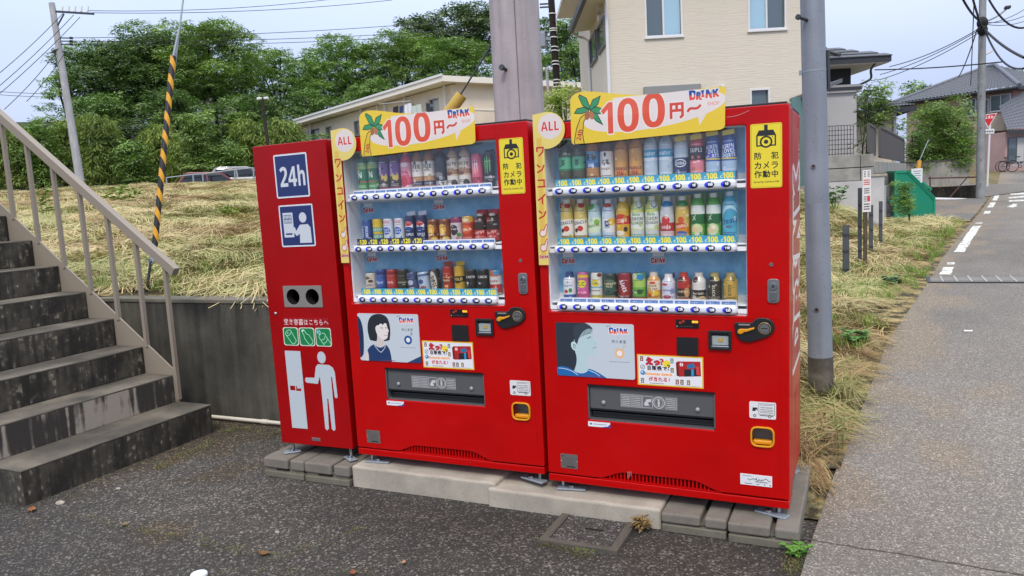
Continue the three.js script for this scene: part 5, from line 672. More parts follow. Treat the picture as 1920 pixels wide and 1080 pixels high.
  d(2, 8, 't', 0.128, '#b12d26', '#c23a30', [['#2a2220', 0.54, 0.86], ['#b8924a', 0.88, 0.97]], [['#3a2a24', 46, 60, 26, 24], ['#c89868', 96, 170, 20, 40]], [['coffee', 0.64, 26, '#e6c6a0']], 'red coffee bottle can with dark label'); d(2, 9, 't', 0.128, '#e0dcd4', '#ddd6cc', [['#2a2220', 0.58, 0.84]], [['#4a2826', 40, 60, 24, 26], ['#d8d2c4', 30, 214, 20, 20], ['#c8a468', 96, 216, 26, 14]], [['au lait', 0.7, 26, '#e8dcc4']], 'white coffee bottle can with dark label'); d(2, 10, 't', 0.128, '#26241f', '#b3a468', [['#35322b', 0.4, 0.7]], [['#b0a060', 92, 46, 26, 26], ['#d6cfc0', 64, 236, 40, 14]], [['BLACK', 0.6, 30, '#d6cfc0', 1.57]], 'black coffee bottle can with gold disc'); d(2, 11, 't', 0.128, '#b9963c', '#b3a468', [['#c4a24c', 0.36, 0.8]], [['#8a7a34', 92, 46, 26, 26], ['#e0d8c4', 64, 236, 40, 14]], [['GOLD', 0.58, 34, '#3a2c14', 1.57]], 'gold coffee bottle can on the bottom shelf');
}
const nR = D.length;
{ // machine next to the bin
  const n = (i) => d(0, i, 'b', 0.22, '#2f7a44', '#c8ccc4', [['#88b46a', 0.26, 0.4], ['#1f6f44', 0.42, 0.7], ['#b04a32', 0.70, 0.73], ['#3f8a3c', 0.75, 0.88], ['#d6d2c4', 0.9, 1]], [['#d8c060', 40, 104, 16, 20], ['#3a2a1c', 40, 110, 8, 10]], [['N', 0.55, 52, '#e4efe6']], 'bright green tea bottle marked N on the top shelf'); n(0); n(1);
  const p = (i) => d(0, i, 'b', 0.215, '#5a3a6e', '#c65a30', [['#7a4f96', 0.3, 0.58], ['#3a3a2a', 0.62, 0.86], ['#8a3f34', 0.88, 1]], [['#b49ac4', 48, 110, 14, 40], ['#cbb84c', 84, 160, 26, 30], ['#6d4a8c', 84, 110, 18, 44], ['#2c2a24', 60, 200, 40, 22]], [], 'purple and yellow grape drink bottle with orange cap'); p(2); p(3);
  d(0, 4, 'b', 0.212, '#d4587a', '#d9a2ae', [['#e59aac', 0.3, 0.6], ['#e6c4c8', 0.84, 0.94]], [['#c23048', 58, 196, 34, 34], ['#f0dfe0', 64, 90, 36, 14]], [['15%', 0.54, 34, '#b3203c']], 'pink strawberry drink bottle on the top shelf');
  const t = (i) => d(0, i, 'b', 0.212, '#a97c56', '#8a6544', [['#e4e0d6', 0.30, 0.66], ['#b78a62', 0.68, 0.76], ['#25304e', 0.78, 0.88]], [['#2a2826', 64, 84, 12, 12]], [['TREE', 0.42, 34, '#2a2826'], ['latte', 0.52, 22, '#55504a'], ['espresso', 0.83, 20, '#d6d9e2']], 'brown latte bottle with white label and navy band'); t(5); t(6);
  d(0, 7, 'b', 0.215, '#1c1c1d', '#b0463f', [['#2a2a2c', 0.3, 0.6], ['#c9c5be', 0.80, 0.98]], [['#7a7874', 64, 168, 34, 16]], [['No.1', 0.9, 38, '#222']], 'black coffee bottle reading No.1 with red cap'); const q = (i) => d(0, i, 'b', 0.21, '#c9b49a', '#8c6a4e', [['#d8cbb8', 0.28, 0.54], ['#a07a54', 0.54, 0.66], ['#d9d4ca', 0.70, 0.92]], [['#5a3c28', 40, 70, 24, 12], ['#3a2c22', 92, 226, 24, 24], ['#6b4630', 50, 164, 30, 12]], [['MELTY', 0.42, 30, '#3c2c20'], ['latte', 0.52, 24, '#3c2c20']], 'cream and brown melted latte bottle'); q(8); q(9);
  d(0, 10, 's', 0.168, '#c84a66', '#b9a4aa', [['#d4607a', 0.1, 0.7]], [['#f0dfe2', 46, 100, 4, 56], ['#f0dfe2', 66, 100, 4, 60], ['#f0dfe2', 86, 100, 4, 50]], [['energy', 0.74, 26, '#5c1424']], 'pink energy drink can with pale claw marks'); d(0, 11, 's', 0.168, '#16181a', '#7a7d80', [], [['#4fae4a', 44, 96, 6, 62], ['#4fae4a', 66, 96, 6, 68], ['#4fae4a', 88, 96, 6, 56]], [['MONSTER', 0.74, 24, '#d8dcdc']], 'black energy drink can with green claw marks', { tag: ['#1b211c', -0.1] });
  d(1, 0, 's', 0.128, '#2c5096', '#b9bfc8', [], [], [['POCARI', 0.5, 34, '#e4ecf6', 1.57, 84], ['SWEAT', 0.5, 34, '#e4ecf6', 1.57, 36]], 'blue sports drink can with vertical white words'); d(1, 1, 's', 0.13, '#d8b62e', '#c3c8bc', [['#2f9ab4', 0.34, 0.50], ['#2f9ab4', 0.60, 0.78]], [], [['MATCH', 0.42, 34, '#f2ea9c'], ['MATCH', 0.69, 34, '#f2ea9c']], 'yellow vitamin drink can with teal bands'); const b = (i) => d(1, i, 's', 0.13, '#d4dde6', '#c3c8cc', [], [['#2f56b4', 64, 124, 38, 38], ['#4f7ac8', 30, 210, 8, 8], ['#4f7ac8', 100, 190, 8, 8], ['#c8424c', 74, 226, 10, 8]], [['BIG', 0.14, 40, '#c8303c'], ['ALPS', 0.44, 24, '#e6eefa'], ['SODA', 0.54, 24, '#e6eefa']], 'white dotted soda can with blue disc'); b(2); b(3);
  const k = (i) => d(1, i, 's', 0.14, '#1f2f5e', '#aab0ba', [], [['#e6e6ea', 64, 96, 46, 46], ['#c23a34', 64, 74, 40, 22], ['#2a4a96', 66, 120, 40, 18], ['#6fa0c0', 64, 240, 36, 14]], [['PEPSI', 0.68, 34, '#dfe6f0']], 'navy cola can with red and blue roundel and price topper', { tag: ['#d9dde4', -0.16, '150', '#b52a34'] }); k(4); k(5);
  const f = (i) => d(1, i, 'c', 0.115, '#8a4a24', '#c9a24a', [['#6e3a1e', 0.1, 0.3]], [['#d9a23c', 62, 110, 34, 60], ['#f0d27c', 62, 130, 18, 40], ['#d8b83c', 90, 214, 28, 26], ['#b8402e', 40, 226, 40, 16]], [['HOT', 0.66, 26, '#f4ead0']], 'golden flame printed drink can on a brown ground'); f(6); f(7);
  d(1, 8, 'c', 0.122, '#cfc3c8', '#b0447a', [['#8a2f5e', 0.0, 0.22]], [['#2f2a34', 60, 130, 36, 54], ['#b8425c', 90, 214, 16, 14], ['#4f8a44', 100, 180, 16, 22]], [['grape', 0.46, 26, '#d9d2dc']], 'pale can printed with a dark bunch of grapes'); d(1, 9, 'c', 0.126, '#b8362c', '#c9a868', [['#c8a24c', 0.0, 0.24]], [['#d6602c', 60, 130, 44, 44], ['#e6d8b0', 50, 40, 40, 18]], [['COLA', 0.52, 34, '#f4e8cc', -0.15]], 'red and gold cola can on the middle shelf'); const o = (i) => d(1, i, 'b', 0.135, '#2c2224', '#c0b8b0', [['#b82c30', 0.58, 0.96]], [['#b83034', 26, 60, 22, 24]], [['GUTSY', 0.68, 30, '#f0dcd6', -0.2], ['C', 0.82, 30, '#f0dcd6']], 'small dark bottle with red label on red card', { tag: ['#b02a32', -0.12], card: '#a82a34' }); o(10); o(11);
  d(2, 0, 'c', 0.108, '#cdc6b8', '#a9a49a', [['#b8362c', 0.72, 1]], [['#7a5a3c', 50, 60, 30, 20], ['#5a3c28', 84, 100, 22, 18]], [['cafe', 0.58, 32, '#33261c']], 'cream and brown cafe can on the bottom shelf'); d(2, 1, 'c', 0.126, '#23458c', '#a9b0bc', [['#1b376f', 0.1, 0.2], ['#b8362c', 0.94, 1]], [['#3a62ac', 64, 130, 44, 54]], [['blue', 0.52, 32, '#c9d6ec']], 'plain blue coffee can on the bottom shelf'); d(2, 2, 'c', 0.126, '#a02a2c', '#b0a8a8', [['#861f22', 0.1, 0.2]], [['#b83c3c', 64, 130, 44, 54]], [['rich', 0.52, 32, '#ecd0cc']], 'plain red coffee can on the bottom shelf'); d(2, 3, 'c', 0.126, '#23251f', '#9c9a90', [['#b8362c', 0.94, 1]], [['#34382c', 64, 130, 44, 54]], [['espresso', 0.52, 24, '#c4c0a8']], 'plain black espresso can on the bottom shelf');
  d(2, 4, 'c', 0.11, '#3c4a72', '#b4bcc8', [['#26325c', 0.2, 0.32]], [['#b9c0d0', 64, 120, 26, 30], ['#8a5a44', 54, 190, 30, 16]], [['cafe', 0.72, 26, '#e0e4ee']], 'small navy patterned coffee can leaning sideways', { tilt: 0.12 }); d(2, 5, 'c', 0.112, '#b4c4d6', '#c0c8d0', [['#4a628c', 0.1, 0.2]], [['#3c5488', 56, 110, 26, 28], ['#9a5a48', 70, 180, 30, 18]], [['latte', 0.8, 26, '#2c3a60']], 'small silver blue patterned coffee can leaning sideways', { tilt: 0.12 }); d(2, 6, 's', 0.126, '#262623', '#8a8780', [], [['#cfc8b8', 64, 130, 34, 110]], [['BOSS', 0.5, 62, '#1d1d1b', 1.4]], 'black can with a pale panel and large vertical word', { tilt: 0.1 }); d(2, 7, 's', 0.14, '#a52a26', '#b8908a', [['#7c1f1d', 0.42, 0.58], ['#c8a24c', 0.38, 0.41]], [['#d97a3c', 64, 190, 22, 20]], [['demi', 0.5, 30, '#ecd8b0'], ['red', 0.7, 26, '#ecd8b0']], 'tall red can with a topper on the bottom shelf', { tag: ['#a8322c', -0.16] }); d(2, 8, 's', 0.14, '#c39c34', '#b8a468', [['#2c2416', 0.36, 0.56]], [['#2c2416', 64, 130, 34, 26], ['#d8b84c', 64, 200, 30, 20]], [['GOLD', 0.46, 34, '#e6cf7c']], 'tall gold can with a yellow topper', { tag: ['#d8b02c', -0.16] });
  const m = (i) => d(2, i, 's', 0.122, '#1b1d20', '#8d8f92', [], [['#d8d8d4', 40, 140, 14, 14], ['#2a5a8c', 100, 226, 20, 14]], [['BLACK', 0.3, 32, '#e2e2de']], 'black sugarless coffee can with white lettering'); m(9); m(10); d(2, 11, 'c', 0.118, '#d6d2ce', '#b06a4e', [['#b06a48', 0.0, 0.24], ['#b02c2c', 0.58, 0.94]], [['#3f8fc4', 96, 24, 30, 28]], [['kafe', 0.44, 34, '#8a2a2a'], ['milk', 0.76, 28, '#f0e0d8']], 'white and red coffee can with blue disc');
}
const CW = 128, CH = 256, AC = 12;
const atlas = canvasTex(CW * AC, CH * 6, (g) => {
  D.forEach((s, n) => {
    const cx = (n % AC) * CW, cy = Math.floor(n / AC) * CH; g.save(); g.beginPath(); g.rect(cx, cy, CW, CH); g.clip(); g.translate(cx, cy); rect(g, s.bg, 0, 0, CW, CH);
    for (const [c, a, b] of s.bands) rect(g, c, 0, a * CH, CW, (b - a) * CH); for (const [c, x, y, rx, ry] of s.ovals) ell(g, c, x, y, rx, ry, 0);
    for (const w of s.words) { if (w.jp) jp(g, w.jp, 64 - w.jp.length * w.size / 2, w.y * CH, w.size, w.c, 0.12); else txt(g, w[0], w[5] ?? 64, w[1] * CH, w[2], w[3], { rot: w[4] ?? 0, sx: Math.min(1.05, 112 / (w[0].length * w[2] * 0.6)) }); }
    { const ink = s.words[0] ? (Array.isArray(s.words[0]) ? s.words[0][3] : s.words[0].c) : '#e8e0d0'; g.globalAlpha = 0.75; lines(g, ink, 30, CH * 0.25, 70, 1, 7, 5, n + 3); lines(g, ink, 22, CH * 0.80, 86, 2, 9, 5, n + 7); g.globalAlpha = 1; for (let q = 0; q < 5; q++) { const hx = hash(q, n, 61) * CW, hy = (0.3 + hash(q, n, 62) * 0.62) * CH; g.globalAlpha = 0.55; ell(g, q % 2 ? '#ffffff' : new THREE.Color(s.bg).offsetHSL(0.05, 0.15, q > 2 ? 0.18 : -0.14).getStyle(), hx, hy, 5 + hash(q, n, 63) * 11, 4 + hash(q, n, 64) * 9); g.globalAlpha = 1; } }
    lines(g, s.words[0] ? (Array.isArray(s.words[0]) ? s.words[0][3] : s.words[0].c) : '#555', 26, CH * 0.965, 76, 1, 6, 4, n); g.restore();
  });
});
const prodMat = phy(0xffffff, 0.28, { map: atlas, clearcoat: 0.4, clearcoatRoughness: 0.1 });
const lathes = {};
function bodyGeo(k, h, n) {
  const r = { b: 0.0332, c: 0.0325, s: 0.029, t: 0.032 }[k];
  const prof = { b: [[0.86, 0], [1, 0.015], [1, 0.12], [0.97, 0.16], [1, 0.20], [1, 0.66], [0.98, 0.71], [0.88, 0.80], [0.64, 0.875], [0.46, 0.905], [0.45, 0.92]], c: [[0.8, 0], [0.86, 0.01], [1, 0.05], [1, 0.93], [0.88, 0.985], [0.86, 1]], s: [[0.8, 0], [0.88, 0.01], [1, 0.045], [1, 0.93], [0.88, 0.985], [0.86, 1]], t: [[0.86, 0], [1, 0.03], [1, 0.66], [0.94, 0.74], [0.66, 0.84], [0.6, 0.87]] }[k];
  const g = new THREE.LatheGeometry(prof.map(([a, b]) => new THREE.Vector2(a * r, b * h)), 24, -Math.PI); const uv = g.attributes.uv, p = g.attributes.position, cu = (n % AC) / AC, cv = 1 - (Math.floor(n / AC) + 1) / 6;
  for (let i = 0; i < uv.count; i++) { let f = (uv.getX(i) - 0.25) * 2; if (f < 0) f = -f; if (f > 1) f = 2 - f; const w = 0.5 - 0.5 * Math.cos(f * Math.PI) ; uv.setXY(i, cu + lerp(f, w, 0.5) / AC * 0.97 + 0.0012, cv + clamp(p.getY(i) / h) / 6 * 0.985 + 0.001); }
  return [g, r];
}
D.forEach((s, n) => {
  const mach = n < nR ? mR : mL, where = n < nR ? 'by the steel pole' : 'next to the bin'; mach.updateMatrixWorld(true);
  const [a, b] = ROWS[2 - s.row], x = COLX(s.i), kind = { b: 'drink_bottle', c: 'drink_can', s: 'drink_can', t: s.cap && s.k === 't' ? 'bottle_can' : 'drink_bottle' }[s.k];
  let lab = s.label; lab = lab.replace(' on the top shelf', '').replace(' on the middle shelf', '').replace(' on the bottom shelf', ''); lab += ', machine ' + where;
  const twin = D.some((q) => q !== s && q.label === s.label), t = thing(kind, lab, s.k === 'b' ? 'bottle' : 'can', V(x, b + 0.0005 - 0.003, -0.088).applyMatrix4(mach.matrixWorld), 0, twin ? s.label.split(' ').slice(0, 4).join(' ') + ' pair' : undefined); t.rotation.z = mach.rotation.z + (s.tilt ?? 0);
  s.h *= s.row === 0 ? 1.0 : 1.06; const lift = s.row === 0 && n < nR ? 0.004 : 0.004, [g, r] = bodyGeo(s.k, s.h, n); g.translate(0, lift, 0);
  part('printed_body', g, prodMat, t);
  const capM = phy(s.cap, 0.35, { clearcoat: 0.3 });
  if (s.k === 'b') part('screw_cap', cyl(0.0165, 0.016, s.h * 0.085, 16, 0, lift + s.h * 0.915, 0), capM, t); else if (s.k === 't') part('screw_cap', cyl(0.0195, 0.019, s.h * 0.135, 16, 0, lift + s.h * 0.865, 0), capM, t); else part('can_lid', cyl(r * 0.84, r * 0.86, 0.003, 18, 0, lift + s.h - 0.002, 0), chrome, t);
  if (n < nR && s.k === 'b') part('backing_card', bx(0.066, s.h + 0.004, 0.001, 0, lift + s.h / 2, -0.036), std(new THREE.Color(s.bg).lerp(new THREE.Color(0xe8e8d0), 0.25), 0.6), t);
  if (s.card) part('backing_card', bx(0.066, s.h + 0.02, 0.001, 0, lift + s.h / 2 + 0.01, -0.034), std(s.card, 0.6), t);
  if (s.tag && s.k !== 'x') { const [c, dy] = s.tag; part('topper_card', rb(0.052, 0.022, 0.0015, 0.0007).rotateZ(0.1).translate(0.002, lift + s.h * (1 - dy) - 0.012, dy < 0 ? -0.01 : 0.03), std(c, 0.5), t); }
});

// ---------- houses and things across the field and up the road ----------
TX.siding = dataTex(512, (u, v, i, j) => { const f = fbm(u * 14, v * 150, 131, 4, 14), q = 226 + (f - 0.5) * 14 + (hash(i, j, 3) - 0.5) * 8; return [q, q * 0.985, q * 0.955]; });
TX.sidingBump = dataTex(512, (u, v, i, j) => { const q = fbm(u * 14, v * 150, 131, 4, 14) * 255; return [q, q, q]; }, false);
const T = {
  beige: std(0xefe9de, 0.9, { map: TX.siding, bumpMap: TX.sidingBump, bumpScale: 0.006 }), cream: std(0xf0e4d2, 0.9, { map: TX.plaster }), creamTrim: std(0xe8e2d6, 0.7), greyWall: std(0xc4c4c6, 0.8, { map: TX.plaster }), blackWall: std(0x24272b, 0.7), pink: std(0xc3a4a1, 0.9, { map: TX.plaster }), soffit: std(0xcfcac0, 0.8), dkFascia: std(0x33363a, 0.5),
  roofTile: std(0x4e535a, 0.55, { bumpMap: TX.grain, bumpScale: 0.002 }), kawara: std(0x5b6069, 0.5), alu: std(0xbfc0c0, 0.4, { metalness: 0.5 }), aluDark: std(0x6c6e70, 0.4, { metalness: 0.5 }), glass: phy(0x56646c, 0.05, { clearcoat: 1 }), glassBlue: phy(0x9fc4d8, 0.08, { clearcoat: 1 }), curtain: std(0xb9bab8, 0.9), shutter: std(0x8a8d8c, 0.6, { metalness: 0.2 }), block: std(0xb9bab8, 0.92, { map: TX.concrete, bumpMap: TX.grain, bumpScale: 0.004 }), green: phy(0x0f8a6a, 0.45, { clearcoat: 0.2 }), brown: std(0x4a4642, 0.7),
};
function wallWith(name, g, x0, x1, y0, y1, th, z, holes, mat) { const s = shapeOf([[x0, y0], [x1, y0], [x1, y1], [x0, y1]]); for (const [a, b, c, e] of holes) s.holes.push(new THREE.Path([[a, b], [c, b], [c, e], [a, e]].map((q) => new THREE.Vector2(...q)))); return part(name, metreUV(extr(s, th), 0.3).translate(0, 0, z - th), mat, g); }
function windowIn(g, x0, y0, x1, y1, z, frame, panes, depth = 0.07) {
  const s = shapeOf([[x0 - 0.05, y0 - 0.05], [x1 + 0.05, y0 - 0.05], [x1 + 0.05, y1 + 0.05], [x0 - 0.05, y1 + 0.05]]), n = panes.length; s.holes.push(new THREE.Path([[x0, y0], [x1, y0], [x1, y1], [x0, y1]].map((q) => new THREE.Vector2(...q))));
  const w = part('window', extr(s, 0.1).translate(0, 0, z - 0.06), frame, g);
  panes.forEach((m, i) => { const a = lerp(x0, x1, i / n), b = lerp(x0, x1, (i + 1) / n); part('pane', bx(b - a - 0.01, y1 - y0 - 0.01, 0.008, (a + b) / 2, (y0 + y1) / 2, z - depth + i * 0.012), m, w); if (i) part('mullion', bx(0.05, y1 - y0, 0.04, a, (y0 + y1) / 2, z - depth + 0.03), frame, w); });
  part('sill', bx(x1 - x0 + 0.16, 0.04, 0.12, (x0 + x1) / 2, y0 - 0.07, z + 0.02), frame, w); return w;
}
function tiled(a, b, c, d2, na, nr, amp, step) { // roof patch a-b along the eave, d-c along the ridge, in rolls and courses
  const pos = [], idx = [], nx = na * 6, nrm = b.clone().sub(a).cross(d2.clone().sub(a)).normalize(); if (nrm.y < 0) nrm.negate(); const rows = [];
  for (let r = 0; r < nr; r++) for (const f of [0, 0.98]) rows.push([(r + f) / nr, f ? 0 : step]);
  rows.forEach(([v, lift]) => { for (let i = 0; i <= nx; i++) { const u = i / nx, p = a.clone().lerp(b, u).lerp(d2.clone().lerp(c, u), v).addScaledVector(nrm, lift + amp * Math.abs(Math.sin(u * na * Math.PI))); pos.push(p.x, p.y, p.z); } });
  for (let r = 0; r < rows.length - 1; r++) for (let i = 0; i < nx; i++) { const o = r * (nx + 1) + i; idx.push(o, o + 1, o + nx + 1, o + 1, o + nx + 2, o + nx + 1); }
  const g = new THREE.BufferGeometry(); g.setAttribute('position', new THREE.Float32BufferAttribute(pos, 3)); g.setIndex(idx); g.computeVertexNormals(); return g;
}
const slabGeo = (pts, th) => { const n = pts.length, pos = [], idx = []; for (const k of [0, -th]) for (const p of pts) pos.push(p.x, p.y + k, p.z); for (let i = 1; i < n - 1; i++) idx.push(0, i, i + 1, n, n + i + 1, n + i); for (let i = 0; i < n; i++) { const j = (i + 1) % n; idx.push(i, n + i, j, j, n + i, n + j); } const g = new THREE.BufferGeometry(); g.setAttribute('position', new THREE.Float32BufferAttribute(pos, 3)); g.setIndex(idx); const k = g.toNonIndexed(); k.computeVertexNormals(); return k; };

{ // cream apartment block beyond the field
  const B = P(848, 158, 33), A = P(560, 246, 48), u = B.clone().sub(A).setY(0).normalize(), t = thing('apartment_building', 'cream apartment block with white eaves and laundry beyond the hay field', 'building', V(B.x, 1.2, B.z), Math.atan2(-u.z, u.x));
  const L = Math.hypot(B.x - A.x, B.z - A.z), f = (px, py) => onFace(t, px, py), eave = f(848, 158).y, W = 9, holes = [], wins = [[579, 246, 600, 263], [611, 240, 623, 259], [664, 229, 677, 252], [799, 190, 823, 210]].map(([a, b, c, e]) => { const p = f(a, b), q = f(c, e), y0 = (q.y), y1 = (p.y); return [p.x, y0, q.x, y1]; });
  for (const [px] of [[640], [720], [760]]) { const x = f(px, 300).x; wins.push([x, 1.2, x + 1.6, 3.0]); }
  wallWith('front_wall', t, -L, 0, -1, eave, 0.2, 0, wins, T.cream); part('end_wall', metreUV(bx(0.2, eave + 1 + 0.25, W - 0.2, -0.1, (eave - 1) / 2 + 0.12, -W / 2 - 0.1), 0.3), T.cream, t); part('core', bx(L - 0.4, eave + 0.8, W - 0.5, -L / 2, (eave - 1) / 2, -W / 2 - 0.1), std(0x8a8478, 0.9), t);
  part('end_band', bx(0.03, 0.06, W - 0.6, 0.012, eave - 1.05, -W / 2), T.creamTrim, t);
  wins.forEach(([a, b, c, e]) => windowIn(t, a, b, c, e, -0.02, T.alu, [T.glass, T.curtain]));
  const roof = part('roof', bx(L + 0.9, 0.24, W + 1.3, -L / 2, eave + 0.16, -W / 2 + 0.1), T.creamTrim, t); part('fascia', bx(L + 0.96, 0.10, 0.05, -L / 2, eave + 0.30, 0.78), T.white ?? M.white, roof);
  for (const px of [584, 682, 713, 728, 766, 842]) { const x = f(px, 220).x; part('downpipe', bar(V(x, eave + 0.04, 0.16), V(x, eave - 1.35, 0.16), 0.045, 8), M.white, t); }
  for (const px of [700, 775, 806]) { const x = f(px, 220).x; part('vent_cap', new THREE.SphereGeometry(0.13, 10, 6).translate(x, eave - 0.45, 0.02), M.pvc, t); }
  const rail = part('balcony_rail', merge([bar(V(f(800, 213).x, f(800, 213).y, 0.7), V(f(828, 211).x, f(828, 211).y, 0.7), 0.03), bar(V(f(735, 196).x, f(735, 196).y, 0.7), V(f(795, 190).x, f(795, 190).y, 0.7), 0.025)]), T.alu, t);
  const cloth = (px0, py0, px1, py1, col, name, lab) => { const a = onFace(t, px0, py0, 0.7), b = onFace(t, px1, py1, 0.7), w = b.x - a.x, h = a.y - b.y, g = new THREE.PlaneGeometry(w, h, 10, 6), p = g.attributes.position; for (let i = 0; i < p.count; i++) p.setZ(i, 0.05 * Math.sin(p.getX(i) * 14 + p.getY(i) * 2)); g.computeVertexNormals(); g.translate((a.x + b.x) / 2, (a.y + b.y) / 2, 0.7); const m = solo(name, g, std(col, 0.95, { side: THREE.DoubleSide }), lab, 'laundry'); m.applyMatrix4(t.matrixWorld); };
  cloth(737, 201, 747, 212, 0x23242a, 'hanging_shirt', 'black shirt hanging on the apartment balcony'); cloth(748, 200, 757, 211, 0x2c3a66, 'hanging_shirt', 'navy shirt hanging on the apartment balcony'); cloth(759, 196, 771, 213, 0xd7dadf, 'hanging_towel', 'white towel hanging on the apartment balcony'); cloth(773, 199, 790, 213, 0xb9c4bd, 'hanging_towel', 'pale green towel hanging on the apartment balcony');
}
{ // beige house
  const Dh = 22, t = thing('beige_house', 'beige two-storey house with textured siding and white framed windows', 'house', P(1147, 340, Dh), YAW); const f = (px, py) => onFace(t, px, py), W = f(1546, 150).x, y0 = -1.2, top = f(1300, -120).y;
  const wn = [[1209, -70, 1277, 64], [1404, -80, 1471, 51], [1409, 170, 1441, 240]].map(([a, b, c, e]) => { const p = f(a, b), q = f(c, e); return [p.x, q.y, q.x, p.y]; });
  wallWith('front_wall', t, 0, W, y0, top, 0.2, 0, wn, T.beige); const Dp = 7.4; const S = new THREE.Object3D();
  windowIn(t, ...wn[0], -0.02, M.white, [T.glass, T.glassBlue]); windowIn(t, ...wn[1], -0.02, M.white, [T.glassBlue, T.glass]); windowIn(t, ...wn[2], -0.02, M.white, [T.glass]);
  part('side_wall', metreUV(bx(0.2, top - y0, Dp - 0.2, 0.1, (top + y0) / 2, -Dp / 2 - 0.1), 0.3), T.beige, t); part('end_wall', bx(0.2, top - y0, Dp - 0.2, W - 0.1, (top + y0) / 2, -Dp / 2 - 0.1), T.beige, t); part('back_wall', bx(W, top - y0, 0.2, W / 2, (top + y0) / 2, -Dp - 0.1), T.beige, t);
  const sideWin = (pxa, pya, pxb, pyb) => { // windows of the receding side, on the plane x = 0
    const hit = (px, py) => { t.updateMatrixWorld(true); const inv = t.matrixWorld.clone().invert(), o = V(0, EYE, 0).applyMatrix4(inv), dd = rayD(px, py).transformDirection(inv); return o.add(dd.multiplyScalar((-0.02 - o.x) / dd.x)); }; const a = hit(pxa, pya), b = hit(pxb, pyb), z0 = Math.min(a.z, b.z), z1 = Math.max(a.z, b.z), h0 = Math.min(a.y, b.y), h1 = Math.max(a.y, b.y);
    const w = part('window', merge([bx(0.08, 0.08, z1 - z0 + 0.1, -0.03, h0, (z0 + z1) / 2), bx(0.08, 0.08, z1 - z0 + 0.1, -0.03, h1, (z0 + z1) / 2), bx(0.08, h1 - h0, 0.07, -0.03, (h0 + h1) / 2, z0), bx(0.08, h1 - h0, 0.07, -0.03, (h0 + h1) / 2, z1)]), T.aluDark, t); part('pane', bx(0.02, h1 - h0 - 0.08, z1 - z0 - 0.07, -0.012, (h0 + h1) / 2, (z0 + z1) / 2), T.glass, w); };
  sideWin(1109, 124, 1118, 58); sideWin(1123, 101, 1134, 32);
  const ea = f(1147, 20).y - 0.0; // roof with deep eaves over the side wall
  const eave = top - 0.1; part('roof', slabGeo([V(-0.75, eave, 0.75), V(W + 0.75, eave, 0.75), V(W + 0.75, eave, -Dp - 0.75), V(-0.75, eave, -Dp - 0.75)], 0.16), T.soffit, t); part('roof_slope', slabGeo([V(-0.9, eave + 0.05, 0.9), V(W + 0.9, eave + 0.05, 0.9), V(W / 2 + 1, eave + 1.9, -Dp / 2), V(W / 2 - 1, eave + 1.9, -Dp / 2)], 0.1), T.roofTile, t);
  { // lower side eave with gutter, visible over the side windows
    const h0 = f(1147, 8).y, hit = (px, py, x) => { const inv = t.matrixWorld.clone().invert(), o = V(0, EYE, 0).applyMatrix4(inv), dd = rayD(px, py).transformDirection(inv); return o.add(dd.multiplyScalar((x - o.x) / dd.x)); };
    const far = hit(1073, 62, -0.58), yE = far.y, side = part('side_eave', slabGeo([V(0, yE + 0.12, 0.6), V(-0.58, yE + 0.06, 0.6), V(-0.58, yE + 0.06, far.z), V(0, yE + 0.12, far.z)], 0.06), T.soffit, t); part('gutter', bx(0.12, 0.2, 0.6 - far.z, -0.62, yE + 0.08, (far.z + 0.6) / 2), T.dkFascia, side); part('gutter_pipe', tube([V(-0.6, yE, far.z), V(-0.35, yE - 0.14, far.z - 0.05), V(-0.08, yE - 0.2, far.z - 0.05), V(-0.06, yE - 0.6, far.z - 0.05), V(-0.06, y0, far.z - 0.05)], 0.045, 30, 8), M.white, side);
  }
  part('corner_downpipe', bar(V(0.02, y0, 0.08), V(0.02, top, 0.08), 0.05, 10), M.white, t); part('far_downpipe', bar(V(W - 0.08, y0, 0.06), V(W - 0.08, top, 0.06), 0.035, 8), M.white, t);
  const sb = f(1206, 164), sc = f(1312, 160); part('shutter_box', rb(sc.x - sb.x, 0.26, 0.2, 0.02, (sb.x + sc.x) / 2, (sb.y + sc.y) / 2 - 0.11, 0.06), T.shutter, t); const sh = part('roller_shutter', bx(sc.x - sb.x - 0.1, 1.9, 0.05, (sb.x + sc.x) / 2, sb.y - 1.15, 0.02), T.shutter, t); for (let i = 0; i < 20; i++) part('slat', bx(sc.x - sb.x - 0.1, 0.07, 0.02, (sb.x + sc.x) / 2, sb.y - 0.3 - i * 0.09, 0.05), T.shutter, sh);
  const cA = f(1478, 186), cB = f(1545, 160); const cp = part('carport_roof', slabGeo([V(cA.x, cA.y, 1.2), V(cB.x, cB.y + 0.02, 1.2), V(cB.x, cB.y + 0.02, 0.1), V(cA.x, cA.y, 0.1)], 0.1), T.aluDark, t, 'sloping grey porch roof'); part('porch_panel', bx(onFace(t, 1526, 200, 0.9).x - onFace(t, 1484, 200, 0.9).x, 2.4, 0.04, (onFace(t, 1526, 200, 0.9).x + onFace(t, 1484, 200, 0.9).x) / 2, cA.y - 1.25, 0.9), phy(0x5d7f7c, 0.3), cp); part('bracket', rb(0.1, 0.14, 0.2, 0.02, f(1352, 165).x, f(1352, 165).y, 0.1), M.white, t);
  for (const [px, py] of [[1135, 12], [1138, 22]]) part('wall_light', rb(0.1, 0.3, 0.1, 0.02).translate(-0.12, f(px, py).y, -0.5), M.white, t);
}
